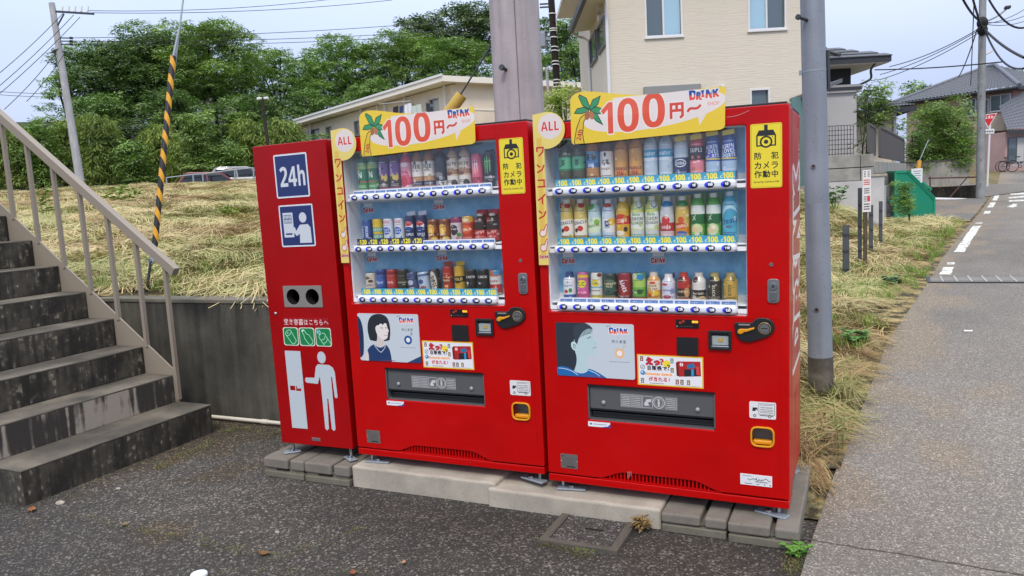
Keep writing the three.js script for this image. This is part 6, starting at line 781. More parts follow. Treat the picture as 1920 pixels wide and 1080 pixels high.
{ // grey and black house behind the steel pole
  const Dg = 25, t = thing('grey_house', 'pale grey house with a black upper storey and dark flat tiles', 'house', P(1547, 340, Dg), YAW), f = (px, py, z = 0) => onFace(t, px, py, z), w = f(1606, 200).x, base = f(1580, 300).y - 1.2, p1 = f(1580, 168).y, u0 = p1, u1 = f(1580, 124).y;
  part('lower_wall', metreUV(bx(w + 0.3, p1 - base, 4.5, w / 2 - 0.15, (p1 + base) / 2, -2.25), 0.3), T.greyWall, t); const par = part('parapet', bx(w + 0.44, 0.24, 4.7, w / 2 - 0.11, p1 + 0.02, -2.25), T.greyWall, t); part('dark_band', bx(w + 0.46, 0.09, 0.04, w / 2 - 0.11, p1 + 0.02, 0.115), T.dkFascia, par);
  part('upper_wall', bx(w + 0.2, u1 - u0, 4.1, w / 2 - 0.15, (u0 + u1) / 2 + 0.1, -2.35), T.blackWall, t); part('vent_hood', rb(0.14, 0.16, 0.14, 0.02).translate(f(1547, 144).x + 0.02, f(1547, 144).y, -0.25), M.white, t);
  const e0 = f(1547, 122, 0.5), e1 = f(1666, 106, 0.5), r0 = f(1547, 84, -1.5), eY = e0.y; const ex1 = e1.x;
  const rf = part('roof', slabGeo([V(-0.42, eY + 0.02, 0.55), V(ex1, eY + 0.02, 0.55), V(ex1, eY + 0.02, -4.6), V(-0.42, eY + 0.02, -4.6)], 0.05), T.soffit, t, 'pale eave soffit'); part('fascia', merge([bx(ex1 + 0.44, 0.2, 0.05, (ex1 - 0.4) / 2, eY + 0.1, 0.58), bx(0.05, 0.2, 5.2, ex1 + 0.02, eY + 0.1, -2.0)]), T.dkFascia, rf);
  const rise = 0.9, run = 2.6; for (let r = 0; r < 6; r++) for (let i = 0; i < 12; i++) { const xx0 = ex1 + 0.05 - r * 0.33 - (i + 1) * 0.33, v = r / 6; if (xx0 < -0.45) continue; const m = part('roof_tile', rb(0.325, 0.035, 0.48, 0.008).rotateX(Math.atan2(rise, run) * 0.8), T.roofTile, rf); m.position.set(xx0 + 0.17 + (r % 2) * 0.1, eY + 0.24 + v * rise, 0.42 - v * run); m.rotation.y = (hash(r, i, 3) - 0.5) * 0.02; }
  part('roof_core', slabGeo([V(-0.42, eY + 0.2, 0.5), V(ex1, eY + 0.2, 0.5), V(ex1 - 1.9, eY + 0.2 + rise, -2.2), V(-0.42, eY + 0.2 + rise, -2.2)], 0.05), T.dkFascia, t); part('roof_core', slabGeo([V(ex1, eY + 0.2, 0.5), V(ex1, eY + 0.2, -4.6), V(ex1 - 2.1, eY + 0.2 + rise, -2.2)], 0.05), T.dkFascia, t); part('hip_ridge', bar(V(0.3, eY + 0.3, 0.45), V(-0.3, eY + 0.32 + rise, -2.1), 0.05, 8), T.roofTile, rf);
  part('gutter_elbow', tube([V(ex1 - 0.4, eY - 0.02, 0.45), V(ex1 - 0.5, eY - 0.2, 0.4), V(w + 0.4, eY - 0.45, 0.1), V(w + 0.05, eY - 0.62, 0.02)], 0.035, 20, 8), T.dkFascia, t);
}
{ // wire mesh fence before the grey house
  const t = thing('mesh_fence', 'dark wire mesh fence panel in front of the grey house wall', 'fence', P(1549, 290, 18.2), YAW), f = (px, py) => onFace(t, px, py), w = f(1600, 262).x, h = f(1549, 237).y; for (let i = 0; i <= 9; i++) part('upright_wire', bar(V(w * i / 9, -0.05, 0), V(w * i / 9, h, 0), 0.008, 5), M.darkSteel, t); for (let i = 0; i <= 6; i++) part('cross_wire', bar(V(0, h * i / 6, 0), V(w, h * i / 6, 0), 0.008, 5), M.darkSteel, t);
}
{ // block wall: face toward the field, then along the lane
  const c0 = P(1549, 375, 17.6), c1 = P(1638, 372, 17.6), c2 = P(1698, 348, 26), y0 = 0.4; const runs = [[c0, c1], [c1, c2]], lab = ['grey concrete block wall below the mesh fence', 'grey concrete block wall with dark slatted screens running up the lane'];
  runs.forEach(([a, b], k) => {
    const dx = V(b.x - a.x, 0, b.z - a.z), L = dx.length(), t = thing('block_wall', lab[k], 'wall', V(a.x, 0, a.z), Math.atan2(-dx.z, dx.x)), top = onFace(t, k ? 1660 : 1575, k ? 303 : 291).y, bw = 0.78, hs = [0.55, 0.36, 0.36]; let y = top; const joint = 0.02;
    part('backing', bx(L - 0.02, top - 0.05, 0.10, L / 2, top / 2 - 0.02, -0.07), T.brown, t); const ys = []; for (const h of [0.30, 0.30]) { for (let i = 0; i * bw < L; i++) { const x0 = i * bw, x1 = Math.min(L, x0 + bw); part('block', metreUV(rb(x1 - x0 - joint, h - joint, 0.14, 0.008, (x0 + x1) / 2, y - h / 2, -0.05), 0.9), T.block, t); } y -= h; }
    part('footing', metreUV(bx(L, y + 0.3, 0.18, L / 2, y / 2 - 0.15, -0.04), 0.8), T.greyWall, t);
  });
  // two dark screens on the lane side
  const mk = (label, pa, pb, D0, D1) => { const A = P(pa[0], pa[2], D0), B = P(pb[0], pb[2], D1), A2 = P(pa[0], pa[1], D0), B2 = P(pb[0], pb[1], D1), t = thing('slatted_screen', label, 'fence', A); const q = (p) => p.clone().sub(A); part('frame', merge([beam(q(A), q(A2), 0.06, 0.06), beam(q(B), q(B2), 0.06, 0.06), beam(q(A2), q(B2), 0.06, 0.06), beam(q(A), q(B), 0.06, 0.06)]), T.brown, t); const n = 16; for (let i = 0; i < n; i++) { const u = (i + 0.5) / n; part('slat', beam(q(A.clone().lerp(A2, u)), q(B.clone().lerp(B2, u)), 0.02, A.distanceTo(A2) / n * 0.94), T.brown, t); } };
  mk('dark brown slatted screen on the block wall, narrower of two', [1628, 232, 286], [1640, 240, 290], 18.6, 20.4); mk('dark brown slatted screen on the block wall, wider of two', [1649, 238, 293], [1694, 262, 302], 20.6, 25.8);
}
{ // smaller tiled building behind the screens
  const t = thing('garden_shed', 'small cream outbuilding with a dark tiled roof behind the screens', 'shed', P(1640, 330, 28), YAW), f = (px, py) => onFace(t, px, py), a = f(1632, 275), b = f(1676, 215); part('wall', metreUV(bx(b.x - a.x + 1.6, b.y - a.y + 2.4, 3, (a.x + b.x) / 2 - 0.8, (a.y + b.y) / 2 - 1, -1.5), 0.4), T.cream, t); part('corner_post', bx(0.1, b.y - a.y + 1, 0.1, b.x, (a.y + b.y) / 2 - 0.4, 0.04), T.alu, t);
  const e0 = f(1600, 212), e1 = f(1697, 203), r0 = f(1604, 183), r1 = f(1652, 188); part('roof', tiled(V(e0.x, e0.y, 0.8), V(e1.x, e1.y, 0.8), V(r1.x, r1.y + 0.3, -1.6), V(r0.x - 0.4, r0.y + 0.4, -1.6), 16, 6, 0.03, 0.05), T.roofTile, t); part('fascia', beam(V(e0.x, e0.y - 0.08, 0.78), V(e1.x, e1.y - 0.08, 0.78), 0.05, 0.18), T.dkFascia, t); part('barge', slabGeo([V(e1.x, e1.y - 0.02, 0.8), V(e1.x, e1.y - 0.25, -2), V(r1.x, r1.y + 0.25, -1.6)], 0.1), T.dkFascia, t);
}
// side street and gravel beyond the cage
{
  const A = onRoad(1842, 371), B = onRoad(1980, 352), C = P(1990, 318, 54), Dq = P(1690, 333, 50); const quad = (a, b, c, e, n = 10) => { const pos = [], uv = [], col = [], idx = []; for (let j = 0; j <= n; j++) for (let i = 0; i <= n; i++) { const p = a.clone().lerp(b, i / n).lerp(e.clone().lerp(c, i / n), j / n), q = 0.86 + (fbm(p.x, p.z, 7, 3) - 0.5) * 0.3; pos.push(p.x, p.y + 0.03, p.z); uv.push(p.x * 0.8, p.z * 0.8); col.push(q, q * 0.98, q * 0.95); } for (let j = 0; j < n; j++) for (let i = 0; i < n; i++) { const o = j * (n + 1) + i; idx.push(o, o + 1, o + n + 1, o + 1, o + n + 2, o + n + 1); } const g = new THREE.BufferGeometry(); g.setAttribute('position', new THREE.Float32BufferAttribute(pos, 3)); g.setAttribute('uv', new THREE.Float32BufferAttribute(uv, 2)); g.setAttribute('color', new THREE.Float32BufferAttribute(col, 3)); g.setIndex(idx); g.computeVertexNormals(); return g; };
  struct('side_street', quad(A, B, C, Dq), M.road);
  struct('gravel_patch', sheet(range(0.02, 4.6, 24), range(-20.7, -30, 30), (u, z) => roadEdge(z) - u, (x, z) => roadY(z) + 0.045 + (fbm(x * 4, z * 4, 5, 2) - 0.5) * 0.05, (x, z) => { const k = sm(fbm(x * 0.9, z * 0.5, 8, 3), 0.42, 0.6); return [lerp(0.85, 1.15, k), lerp(0.84, 1.02, k), lerp(0.85, 0.86, k)]; }, 0.8), M.road);
}
{ // green mesh rubbish cage
  const b = onRoad(1748, 419), a = onRoad(1706, 419), Dc = 19.5, t = thing('rubbish_cage', 'green mesh rubbish collection cage with a sloping lid on the verge', 'rubbish cage', P(1678, 416, 19.6), YAW), f = (px, py, z = 0) => onFace(t, px, py, z), x1 = f(1751, 418).x, ht = f(1690, 322).y, hl = f(1751, 372).y, xs = f(1701, 322).x, bw = 1.5;
  const frame = (z) => merge([bx(0.05, ht, 0.05, 0, ht / 2, z), bx(0.05, hl, 0.05, x1, hl / 2, z), bx(x1, 0.05, 0.05, x1 / 2, 0.05, z), beam(V(0, ht, z), V(xs, ht, z), 0.06, 0.06), beam(V(xs, ht, z), V(x1, hl, z), 0.06, 0.07), bx(xs + 0.3, 0.04, 0.04, xs / 2, hl, z)]);
  part('frame', merge([frame(0), frame(-bw), bx(0.05, 0.05, bw, x1, 0.05, -bw / 2), bx(0.05, 0.05, bw, x1, hl, -bw / 2), bx(0.05, 0.05, bw, xs, ht, -bw / 2), bx(0.05, 0.05, bw, 0, ht, -bw / 2)]), T.green, t);
  const net = phy(0x12906f, 0.6, { transparent: true, opacity: 0.72 }), sideS = shapeOf([[0, 0.05], [x1, 0.05], [x1, hl], [xs, ht], [0, ht]]); part('mesh_side', extr(sideS, 0.006).translate(0, 0, 0.003), net, t); part('mesh_side', extr(sideS, 0.006).translate(0, 0, -bw - 0.006), net, t); part('mesh_front', bx(0.006, hl, bw, x1, hl / 2, -bw / 2), net, t); part('mesh_lid', slabGeo([V(xs, ht + 0.03, 0.05), V(x1, hl + 0.04, 0.05), V(x1, hl + 0.04, -bw), V(xs, ht + 0.03, -bw)], 0.03), net, t); const ab = V(lerp(xs, x1, 0.55), lerp(ht, hl, 0.55) + 0.1, 0.02); part('lid_handle', beam(ab, ab.clone().add(V(0.22, -0.2, 0)), 0.05, 0.05), T.green, t);
}
function postsAndSigns() {
  const postMat = std(0x5d636a, 0.6, { metalness: 0.2, map: TX.polecon });
  const cols = [[1586, 526, 421, 23, 'grey steel fence post standing alone in the dry grass'], [1612, 503, 352, 13, 'tall grey steel fence post beside the white notice board'], [1633, 482, 384, 14, 'grey steel fence post with wire, second past the notice board'], [1651, 470, 377, 12, 'grey steel fence post with wire, third past the notice board'], [1665, 430, 368, 11, 'grey steel fence post nearest the green cage']];
  cols[4][4] = 'grey steel fence post next to the green cage';
  for (const [px, py, top, w, lab] of cols) { const b = onRoad(px, py), dep = b.clone().sub(V(0, EYE, 0)).dot(rayD(960, 540).normalize()), t = thing('fence_post', lab, 'post', b.clone().setY(b.y - 0.25)), h = P(px, top, dep).y - b.y + 0.25, hw = (w * dep / FPX) / 2 * 0.72; part('post_shaft', merge([bx(hw * 1.3, h, 0.012, 0, h / 2, 0), bx(0.012, h, hw * 1.3, -hw * 0.6, h / 2, -hw * 0.6), bx(0.012, h, hw * 1.3, hw * 0.6, h / 2, -hw * 0.6)]), postMat, t); for (const y of [0.25, 0.5, 0.72]) part('wire_clip', bx(hw * 1.5, 0.025, 0.02, 0, h * y + 0.15, 0.006), M.darkSteel, t); }
  const b = onRoad(1622, 506), dep = b.clone().sub(V(0, EYE, 0)).dot(rayD(960, 540).normalize()), t = thing('notice_board', 'narrow white notice board with red and black writing on a wooden stake', 'sign', b.clone().setY(b.y - 0.1), YAW), f = (px, py) => onFace(t, px, py), a0 = f(1616, 319), a1 = f(1631, 397);
  part('stake', metreUV(bx(0.05, f(1622, 322).y, 0.03, 0, f(1622, 322).y / 2, 0), 2), M.wood, t); const tex = canvasTex(96, 440, (g, W, H) => { rect(g, '#dcd8d6', 0, 0, W, H); lines(g, '#3a3a40', 12, 14, 24, 4, 16, 9, 1); lines(g, '#3a3a40', 58, 14, 24, 4, 16, 9, 2); lines(g, '#c0504e', 10, 100, 74, 3, 22, 14, 3); lines(g, '#44444a', 14, 190, 66, 3, 22, 12, 4); rect(g, '#c23a3c', 52, 270, 34, 60); lines(g, '#444', 12, 274, 34, 4, 16, 9, 5); lines(g, '#333', 12, 350, 70, 3, 26, 14, 6); });
  part('board_face', fitUV(bx(a1.x - a0.x, a0.y - a1.y, 0.012, (a0.x + a1.x) / 2, (a0.y + a1.y) / 2, 0.024)), std(0xffffff, 0.7, { map: tex }), t);
  const gp = P(1640, 430, 16.5), g2 = thing('meter_box', 'grey concrete pillar with a pale cap behind the notice board', 'pillar', gp, YAW); const ph = onFace(g2, 1640, 330).y; part('pillar', metreUV(bx(0.30, ph, 0.2, 0, ph / 2, 0), 1), T.greyWall, g2); part('cap', bx(0.38, 0.05, 0.26, 0, ph + 0.02, 0), M.concrete, g2);
  const wb = P(1719, 345, 20.5), w2 = thing('paper_notice', 'white notice sheet standing behind the green cage', 'sign', wb, YAW); part('sheet_board', rb(0.3, 0.42, 0.012, 0.004, 0, 0.2, 0), M.white, w2); const lt = std(0x8a8a8c, 0.8); for (let i = 0; i < 5; i++) part('text_line', bx(0.2 - (i % 2) * 0.04, 0.02, 0.002, 0, 0.34 - i * 0.06, 0.007), lt, w2); part('stake', bx(0.03, 0.9, 0.02, 0, -0.4, -0.02), M.wood, w2);
  const gy0 = P(1716, 318, 22), gy1 = P(1724, 301, 22), gy2 = P(1741, 262, 22.4), gt = thing('guy_wire', 'guy wire in a short orange tube rising from behind the cage', 'guy wire', gy0); part('guard_tube', bar(V(0, -0.6, 0), gy1.clone().sub(gy0), 0.06, 12), std(0xd09a3a, 0.6), gt); part('wire_strand', bar(gy1.clone().sub(gy0), gy2.clone().sub(gy0), 0.012, 6), M.galv, gt);
}
postsAndSigns();
{ // planter walls, rail and pipe past the gravel
  const a = P(1690, 350, 31), t = thing('garden_wall', 'stained grey concrete garden wall under the rounded shrub', 'wall', a, YAW), f = (px, py) => onFace(t, px, py), w = f(1815, 320).x, h = f(1750, 303).y; part('wall_panel', metreUV(bx(w, h + 0.6, 0.2, w / 2, h / 2 - 0.3, 0), 0.5), std(0xb4b2aa, 0.95, { map: TX.polecon }), t); part('coping', bx(w, 0.06, 0.26, w / 2, h + 0.02, 0), T.brown, t);
  const b = P(1742, 374, 26.6), t2 = thing('planter_wall', 'low dark concrete kerb wall holding a bed of dry grass', 'wall', b, YAW), f2 = (px, py) => onFace(t2, px, py), w2 = f2(1836, 368).x, h2 = f2(1790, 349).y; part('wall_panel', metreUV(bx(w2, h2 + 0.2, 0.18, w2 / 2, h2 / 2 - 0.1, 0), 0.6), std(0xa9a49c, 0.95, { map: TX.stain }), t2); part('bed', bx(w2, 0.1, 3, w2 / 2, h2 - 0.08, -1.6), litterMat, t2);
  const t3 = thing('pipe_rail', 'rusty pipe rail with a slanting brace above the planter', 'railing', P(1743, 366, 26.2), YAW), f3 = (px, py) => onFace(t3, px, py); const rust = std(0x5a4238, 0.8); part('rail', bar(f3(1741, 334), f3(1836, 332), 0.025, 8), rust, t3); part('brace', bar(f3(1781, 370), f3(1816, 330), 0.022, 8), rust, t3); part('post', bar(f3(1744, 366), f3(1744, 331), 0.025, 8), rust, t3);
  const p0 = onRoad(1752, 373), p1 = onRoad(1832, 374); solo('drain_pipe', bar(P(1750, 373, 26), P(1833, 375, 26), 0.05, 10), M.white, 'thick white pipe lying along the gravel below the planter wall', 'pipe');
}
{ // stop sign
  const b = onRoad(1851, 351), Ds = b.clone().sub(V(0, EYE, 0)).dot(rayD(960, 540).normalize()), t = thing('stop_sign', 'red inverted triangle stop sign on a white post', 'sign', b, YAW), f = (px, py) => onFace(t, px, py), c = f(1855, 225); part('post', bar(V(0, 0, 0), V(f(1857, 215).x, f(1857, 215).y, 0), 0.04, 10), M.white, t);
  const tl = f(1838, 216), tr = f(1868, 212), bt = f(1851, 240.5), tri = shapeOf([[tl.x - 0.02, tl.y], [bt.x, bt.y], [tr.x, tr.y - 0.0]]); const m = part('plate', extr(tri, 0.02), M.white, t); m.position.z = 0.05; const sc = 0.86, cx = (tl.x + tr.x + bt.x) / 3, cy = (tl.y + tr.y + bt.y) / 3; const in3 = [tl, bt, tr].map((q) => [cx + (q.x - cx) * sc, cy + (q.y - cy) * sc]); part('red_face', fitUV(extr(shapeOf(in3), 0.004)).translate(0, 0, 0.071), std(0xffffff, 0.5, { map: PR.stop }), t); const pl = f(1846, 247), pr2 = f(1860, 246); part('sub_plate', rb(0.46, 0.2, 0.02, 0.02, (pl.x + pr2.x) / 2, pl.y, 0.05), M.white, t);
  for (let i = 0; i < 5; i++) part('text_mark', bx(0.05, 0.07, 0.002, (pl.x + pr2.x) / 2 - 0.15 + i * 0.075, pl.y, 0.062), std(0x55575c, 0.7), t);
}
{ // pink house with tiled hip roof
  const u = 0.93, t = thing('pink_house', 'pink plastered two-storey house with grey tiled hip roof', 'house', P(1897, 318, 48), Math.atan2(-Math.cos(u), Math.sin(u))), f = (px, py) => onFace(t, px, py), base = -0.6, ev = f(1895, 166).y, xl = f(1700, 195).x, Dp = 8;
  const wn = [[1860, 181, 1906, 203], [1833, 190, 1854, 214], [1815, 188, 1830, 215], [1812, 252, 1836, 312]].map(([a, b, c, e]) => { const p = f(a, b), q = f(c, e); return [Math.min(p.x, -0.35), Math.min(p.y, q.y), Math.min(q.x, -0.15), Math.max(p.y, q.y)]; }).filter(([a, b, c, e]) => c - a > 0.2);
  wallWith('front_wall', t, xl, 0, base, ev, 0.2, 0, [], T.pink); part('end_wall', bx(0.2, ev - base, Dp, -0.1, (ev + base) / 2, -Dp / 2 - 0.2), T.pink, t); wn.forEach(([a, b, c, e], i) => windowIn(t, a, b, c, e, 0.1, T.alu, [T.glass, i === 3 ? T.curtain : T.glass]));
  const o = 0.7, A = V(xl - o, ev, o), Bq = V(o, ev, o), C = V(o, ev, -Dp - o), Dd = V(xl - o, ev, -Dp - o), rh = 2.0, R0 = V(xl + 3.2, ev + rh, -Dp / 2), R1 = V(-3.4, ev + rh, -Dp / 2);
  const rf = part('roof', slabGeo([A, Bq, C, Dd], 0.16), T.dkFascia, t); part('tile_field', tiled(A, Bq, R1, R0, 34, 15, 0.05, 0.05), T.kawara, rf); part('tile_field', tiled(Bq, C, R1, R1, 26, 15, 0.05, 0.05), T.kawara, rf); part('tile_field', tiled(Dd, A, R0, R0, 26, 15, 0.05, 0.05), T.kawara, rf); for (const [a, b] of [[R0, R1], [Bq, R1], [A, R0]]) part('ridge_cap', bar(a.clone().add(V(0, 0.08, 0)), b.clone().add(V(0, 0.08, 0)), 0.13, 8), T.kawara, rf);
  part('eave_gutter', bar(V(xl - o, ev - 0.05, o + 0.05), V(o, ev - 0.05, o + 0.05), 0.08, 8), T.dkFascia, t); const bal = f(1857, 212), bal2 = f(1890, 208); part('balcony', bx(Math.max(1, bal2.x - bal.x + 0.6), 0.9, 0.9, (bal.x + bal2.x) / 2, bal.y - 0.75, 0.45), std(0x9a9482, 0.8), t); part('downpipe', bar(V(f(1866, 300).x, base, 0.1), V(f(1866, 300).x, bal.y - 1.2, 0.1), 0.05, 8), T.dkFascia, t);
  const t2 = thing('pink_annex', 'single-storey pink annex with grey tiled roof and sliding doors', 'house', P(1884, 312, 45), YAW), g = (px, py) => onFace(t2, px, py), h2 = g(1890, 247).y; part('wall', bx(6, h2 + 0.4, 4, 3.0, h2 / 2 - 0.2, -2), T.pink, t2);
  const d0 = g(1888, 306), d1 = g(1936, 255), dr = part('sliding_door', bx(d1.x - d0.x, d1.y - d0.y, 0.05, (d0.x + d1.x) / 2, (d0.y + d1.y) / 2, 0.03), T.aluDark, t2); for (let i = 0; i < 3; i++) part('pane', bx((d1.x - d0.x) / 3 - 0.08, d1.y - d0.y - 0.12, 0.02, lerp(d0.x, d1.x, (i + 0.5) / 3), (d0.y + d1.y) / 2, 0.07), i ? T.curtain : T.glass, dr);
  const e0 = g(1876, 246), e1 = g(1990, 238), q1 = g(1990, 150), q0 = g(1922, 195); part('roof', tiled(V(e0.x, e0.y, 0.6), V(e1.x, e1.y, 0.6), V(q1.x, q1.y, -2.4), V(q0.x, q0.y + 0.1, -2.4), 18, 10, 0.05, 0.05), T.kawara, t2); part('fascia', beam(V(e0.x, e0.y - 0.1, 0.58), V(e1.x, e1.y - 0.1, 0.58), 0.05, 0.2), T.dkFascia, t2);
}
// bicycles by the annex
function bicycle(label, base, turn, scale, colr, folded) {
  const t = thing('bicycle', label, 'bicycle', base, turn); t.scale.setScalar(scale); const fm = std(colr, 0.4), R = 0.33;
  for (const x of folded ? [0, 0.18] : [0, 1.05]) { const w = part('wheel', new THREE.TorusGeometry(R, 0.022, 6, 28).translate(x, R, folded ? x * 0.3 : 0), M.rubber, t); const sp = []; for (let i = 0; i < 8; i++) { const a = i / 8 * Math.PI; sp.push(bar(V(x - Math.cos(a) * R, R - Math.sin(a) * R, 0), V(x + Math.cos(a) * R, R + Math.sin(a) * R, 0), 0.004, 4)); } part('spokes', merge(sp), M.steel, w); }
  const x1 = folded ? 0.4 : 1.05; part('frame', merge([bar(V(0, R, 0), V(0.42, 0.3, 0), 0.018), bar(V(0.42, 0.3, 0), V(0.3, 0.8, 0), 0.018), bar(V(0.42, 0.3, 0), V(x1 - 0.18, 0.74, 0), 0.022), bar(V(0, R, 0), V(0.34, 0.64, 0), 0.014), bar(V(x1, R, 0), V(x1 - 0.22, 0.95, 0), 0.018)]), fm, t); part('saddle', rb(0.26, 0.06, 0.16, 0.028, 0.27, 0.86, 0), M.rubber, t); part('handlebar', merge([bar(V(x1 - 0.22, 0.95, 0), V(x1 - 0.24, 1.02, 0), 0.016), bar(V(x1 - 0.24, 1.02, -0.28), V(x1 - 0.24, 1.02, 0.28), 0.014)]), M.steel, t); part('crank', merge([new THREE.TorusGeometry(0.09, 0.012, 6, 18).translate(0.42, 0.3, 0.03), bar(V(0.42, 0.3, 0.05), V(0.5, 0.16, 0.05), 0.01)]), M.darkSteel, t); if (!folded) part('basket', bx(0.26, 0.22, 0.3, x1 - 0.02, 0.9, 0), std(0x55585c, 0.7, { transparent: true, opacity: 0.7 }), t);
}
bicycle('pale blue bicycle parked by the annex sliding doors', P(1898, 322, 43.2), YAW - 0.15, 0.95, 0x9fb6c6, false); bicycle('folded grey bicycle leaning against the pink wall', P(1877, 322, 44.2), YAW - 0.9, 0.9, 0x5a5d62, true);
// cars
function car(label, base, turn, col) {
  const t = thing('parked_car', label, 'car', base, turn), paint = phy(col, 0.3, { clearcoat: 0.8 }); const body = shapeOf([[-2.05, 0.28], [2.05, 0.28], [2.1, 0.62], [1.98, 0.86], [1.0, 0.98], [-1.9, 1.0], [-2.1, 0.8]]); part('body', extr(body, 1.66, 0.07).translate(0, 0, -0.83), paint, t); const cab = shapeOf([[-1.85, 0.98], [0.95, 0.96], [0.25, 1.45], [-1.35, 1.5]]); part('windows', extr(cab, 1.5, 0.08).translate(0, 0, -0.75), phy(0x1c2226, 0.06, { clearcoat: 1 }), t); part('roof', extr(shapeOf([[-1.45, 1.46], [0.3, 1.42], [0.15, 1.51], [-1.25, 1.55]]), 1.4, 0.03).translate(0, 0, -0.7), paint, t);
  for (const z of [-0.755, 0.755]) { for (const q of [beam(V(-0.35, 0.98, z), V(-0.4, 1.48, z * 0.97), 0.05, 0.07), beam(V(0.9, 0.98, z), V(0.25, 1.46, z * 0.97), 0.05, 0.06), beam(V(-1.75, 1.0, z), V(-1.35, 1.5, z * 0.97), 0.06, 0.1)]) part('pillar', q, paint, t); for (const x of [-1.3, 1.3]) { const w = part('wheel', new THREE.CylinderGeometry(0.31, 0.31, 0.2, 22).rotateX(Math.PI / 2).translate(x, 0.31, z), M.rubber, t); part('rim', new THREE.CylinderGeometry(0.2, 0.2, 0.21, 14).rotateX(Math.PI / 2).translate(x, 0.31, z), M.galv, w); } part('headlight', rb(0.1, 0.14, 0.34, 0.03, 2.04, 0.7, z * 0.78), phy(0xd7dde0, 0.1, { clearcoat: 1 }), t); part('tail_light', rb(0.08, 0.2, 0.2, 0.03, -2.06, 0.78, z * 0.86), phy(0x8a1a1c, 0.2), t); } part('bumper', rb(0.12, 0.2, 1.6, 0.05, 2.06, 0.42, 0), paint, t);
}
{ const c1 = P(408, 340, 38.4), c2 = P(463, 330, 39.5); car('dull red hatchback parked behind the rail fence', V(c1.x, P(408, 324, 38.4).y - 1.5, c1.z), YAW + 0.25, 0x8c4a50); car('silver grey wagon parked behind the rail fence', V(c2.x, P(463, 313, 39.5).y - 1.52, c2.z), YAW + 0.2, 0x9aa0a6); const c3 = P(2012, 318, 42); car('white car parked at the edge of the side street', c3, YAW + 0.1, 0xd9dce0); }
{ // rail fence at the far edge of the field
  const pts = [[312, 345, 333], [362, 343, 327], [380, 342, 326], [440, 335, 318], [475, 333, 314]].map(([x, y0, y1]) => [P(x, y0, 36), P(x, y1, 36)]), o = pts[0][0].clone(), t = thing('rail_fence', 'thin metal rail fence along the far edge of the hay field', 'fence', o), q = (p) => p.clone().sub(o); for (const [a, b] of pts) part('post', bar(q(a).add(V(0, -0.5, 0)), q(b), 0.04, 6), M.galv, t); for (let i = 0; i < pts.length - 1; i++) for (const k of [0.97]) part('rail', bar(q(pts[i][0].clone().lerp(pts[i][1], k)), q(pts[i + 1][0].clone().lerp(pts[i + 1][1], k)), 0.03, 6), M.galv, t);
}
// roofs glimpsed among the trees on the rise
for (const [px, py, w, lab] of [[395, 158, 46, 'grey hillside house roof glimpsed between the taller trees'], [205, 195, 34, 'pale house wall glimpsed low among the dark trees']]) { const b = P(px, py, 62), t = thing('hillside_house', lab, 'house', b.clone().setY(b.y - 3), YAW), k = 62 / FPX * w; part('wall', bx(k, 3, 4, 0, 1.2, -2), T.greyWall, t); part('roof', slabGeo([V(-k * 0.6, 2.7, 0.5), V(k * 0.6, 2.7, 0.5), V(k * 0.4, 3.9, -2), V(-k * 0.4, 3.9, -2)], 0.15), T.kawara, t); }

// ---------- trees, shrubs, hay ----------
function leafCluster(n, len, wid, droop, seedN) { // a spray of small folded leaves in a unit ball
  const pos = [], idx = []; let s = seedN; const R = () => hash(s++, 5, seedN);
  for (let i = 0; i < n; i++) {
    const a = R() * 6.283, e = (R() - 0.35) * 1.6, rad = 0.15 + R() * 0.55, c = V(Math.cos(a) * Math.cos(e) * rad, Math.sin(e) * rad * 0.6, Math.sin(a) * Math.cos(e) * rad);
    const dir = V(Math.cos(a + (R() - 0.5) * 2), (R() - 0.5) * 0.5 - droop, Math.sin(a + (R() - 0.5) * 2)).normalize(), side = dir.clone().cross(V((R() - 0.5) * 0.8, 1, (R() - 0.5) * 0.8)).normalize(), up = side.clone().cross(dir), L = len * (0.7 + R() * 0.6), w = wid * (0.7 + R() * 0.6);
    const o = pos.length / 3, p = (q) => pos.push(q.x, q.y, q.z);
    p(c); p(c.clone().addScaledVector(dir, L * 0.45).addScaledVector(side, w / 2).addScaledVector(up, 0.06 * L)); p(c.clone().addScaledVector(dir, L).addScaledVector(up, -0.12 * L - droop * 0.2 * L)); p(c.clone().addScaledVector(dir, L * 0.45).addScaledVector(side, -w / 2).addScaledVector(up, 0.06 * L));
    idx.push(o, o + 1, o + 2, o, o + 2, o + 3);
  }
  const g = new THREE.BufferGeometry(); g.setAttribute('position', new THREE.Float32BufferAttribute(pos, 3)); g.setIndex(idx); g.computeVertexNormals(); return g;
}
const LEAF = { broad: [leafCluster(16, 0.42, 0.2, 0.1, 3), leafCluster(16, 0.42, 0.2, 0.1, 9)], bamboo: [leafCluster(16, 0.62, 0.11, 0.5, 21), leafCluster(16, 0.62, 0.11, 0.5, 33)], fine: [leafCluster(20, 0.3, 0.16, 0.0, 41)] };
const leafMat = phy(0xffffff, 0.75, { side: THREE.DoubleSide, transmission: 0.38, thickness: 0 });
const bark = std(0x3b332a, 0.95, { map: TX.wood });
const m4 = new THREE.Matrix4(), qt = new THREE.Quaternion(), eu = new THREE.Euler(), cc = new THREE.Color();
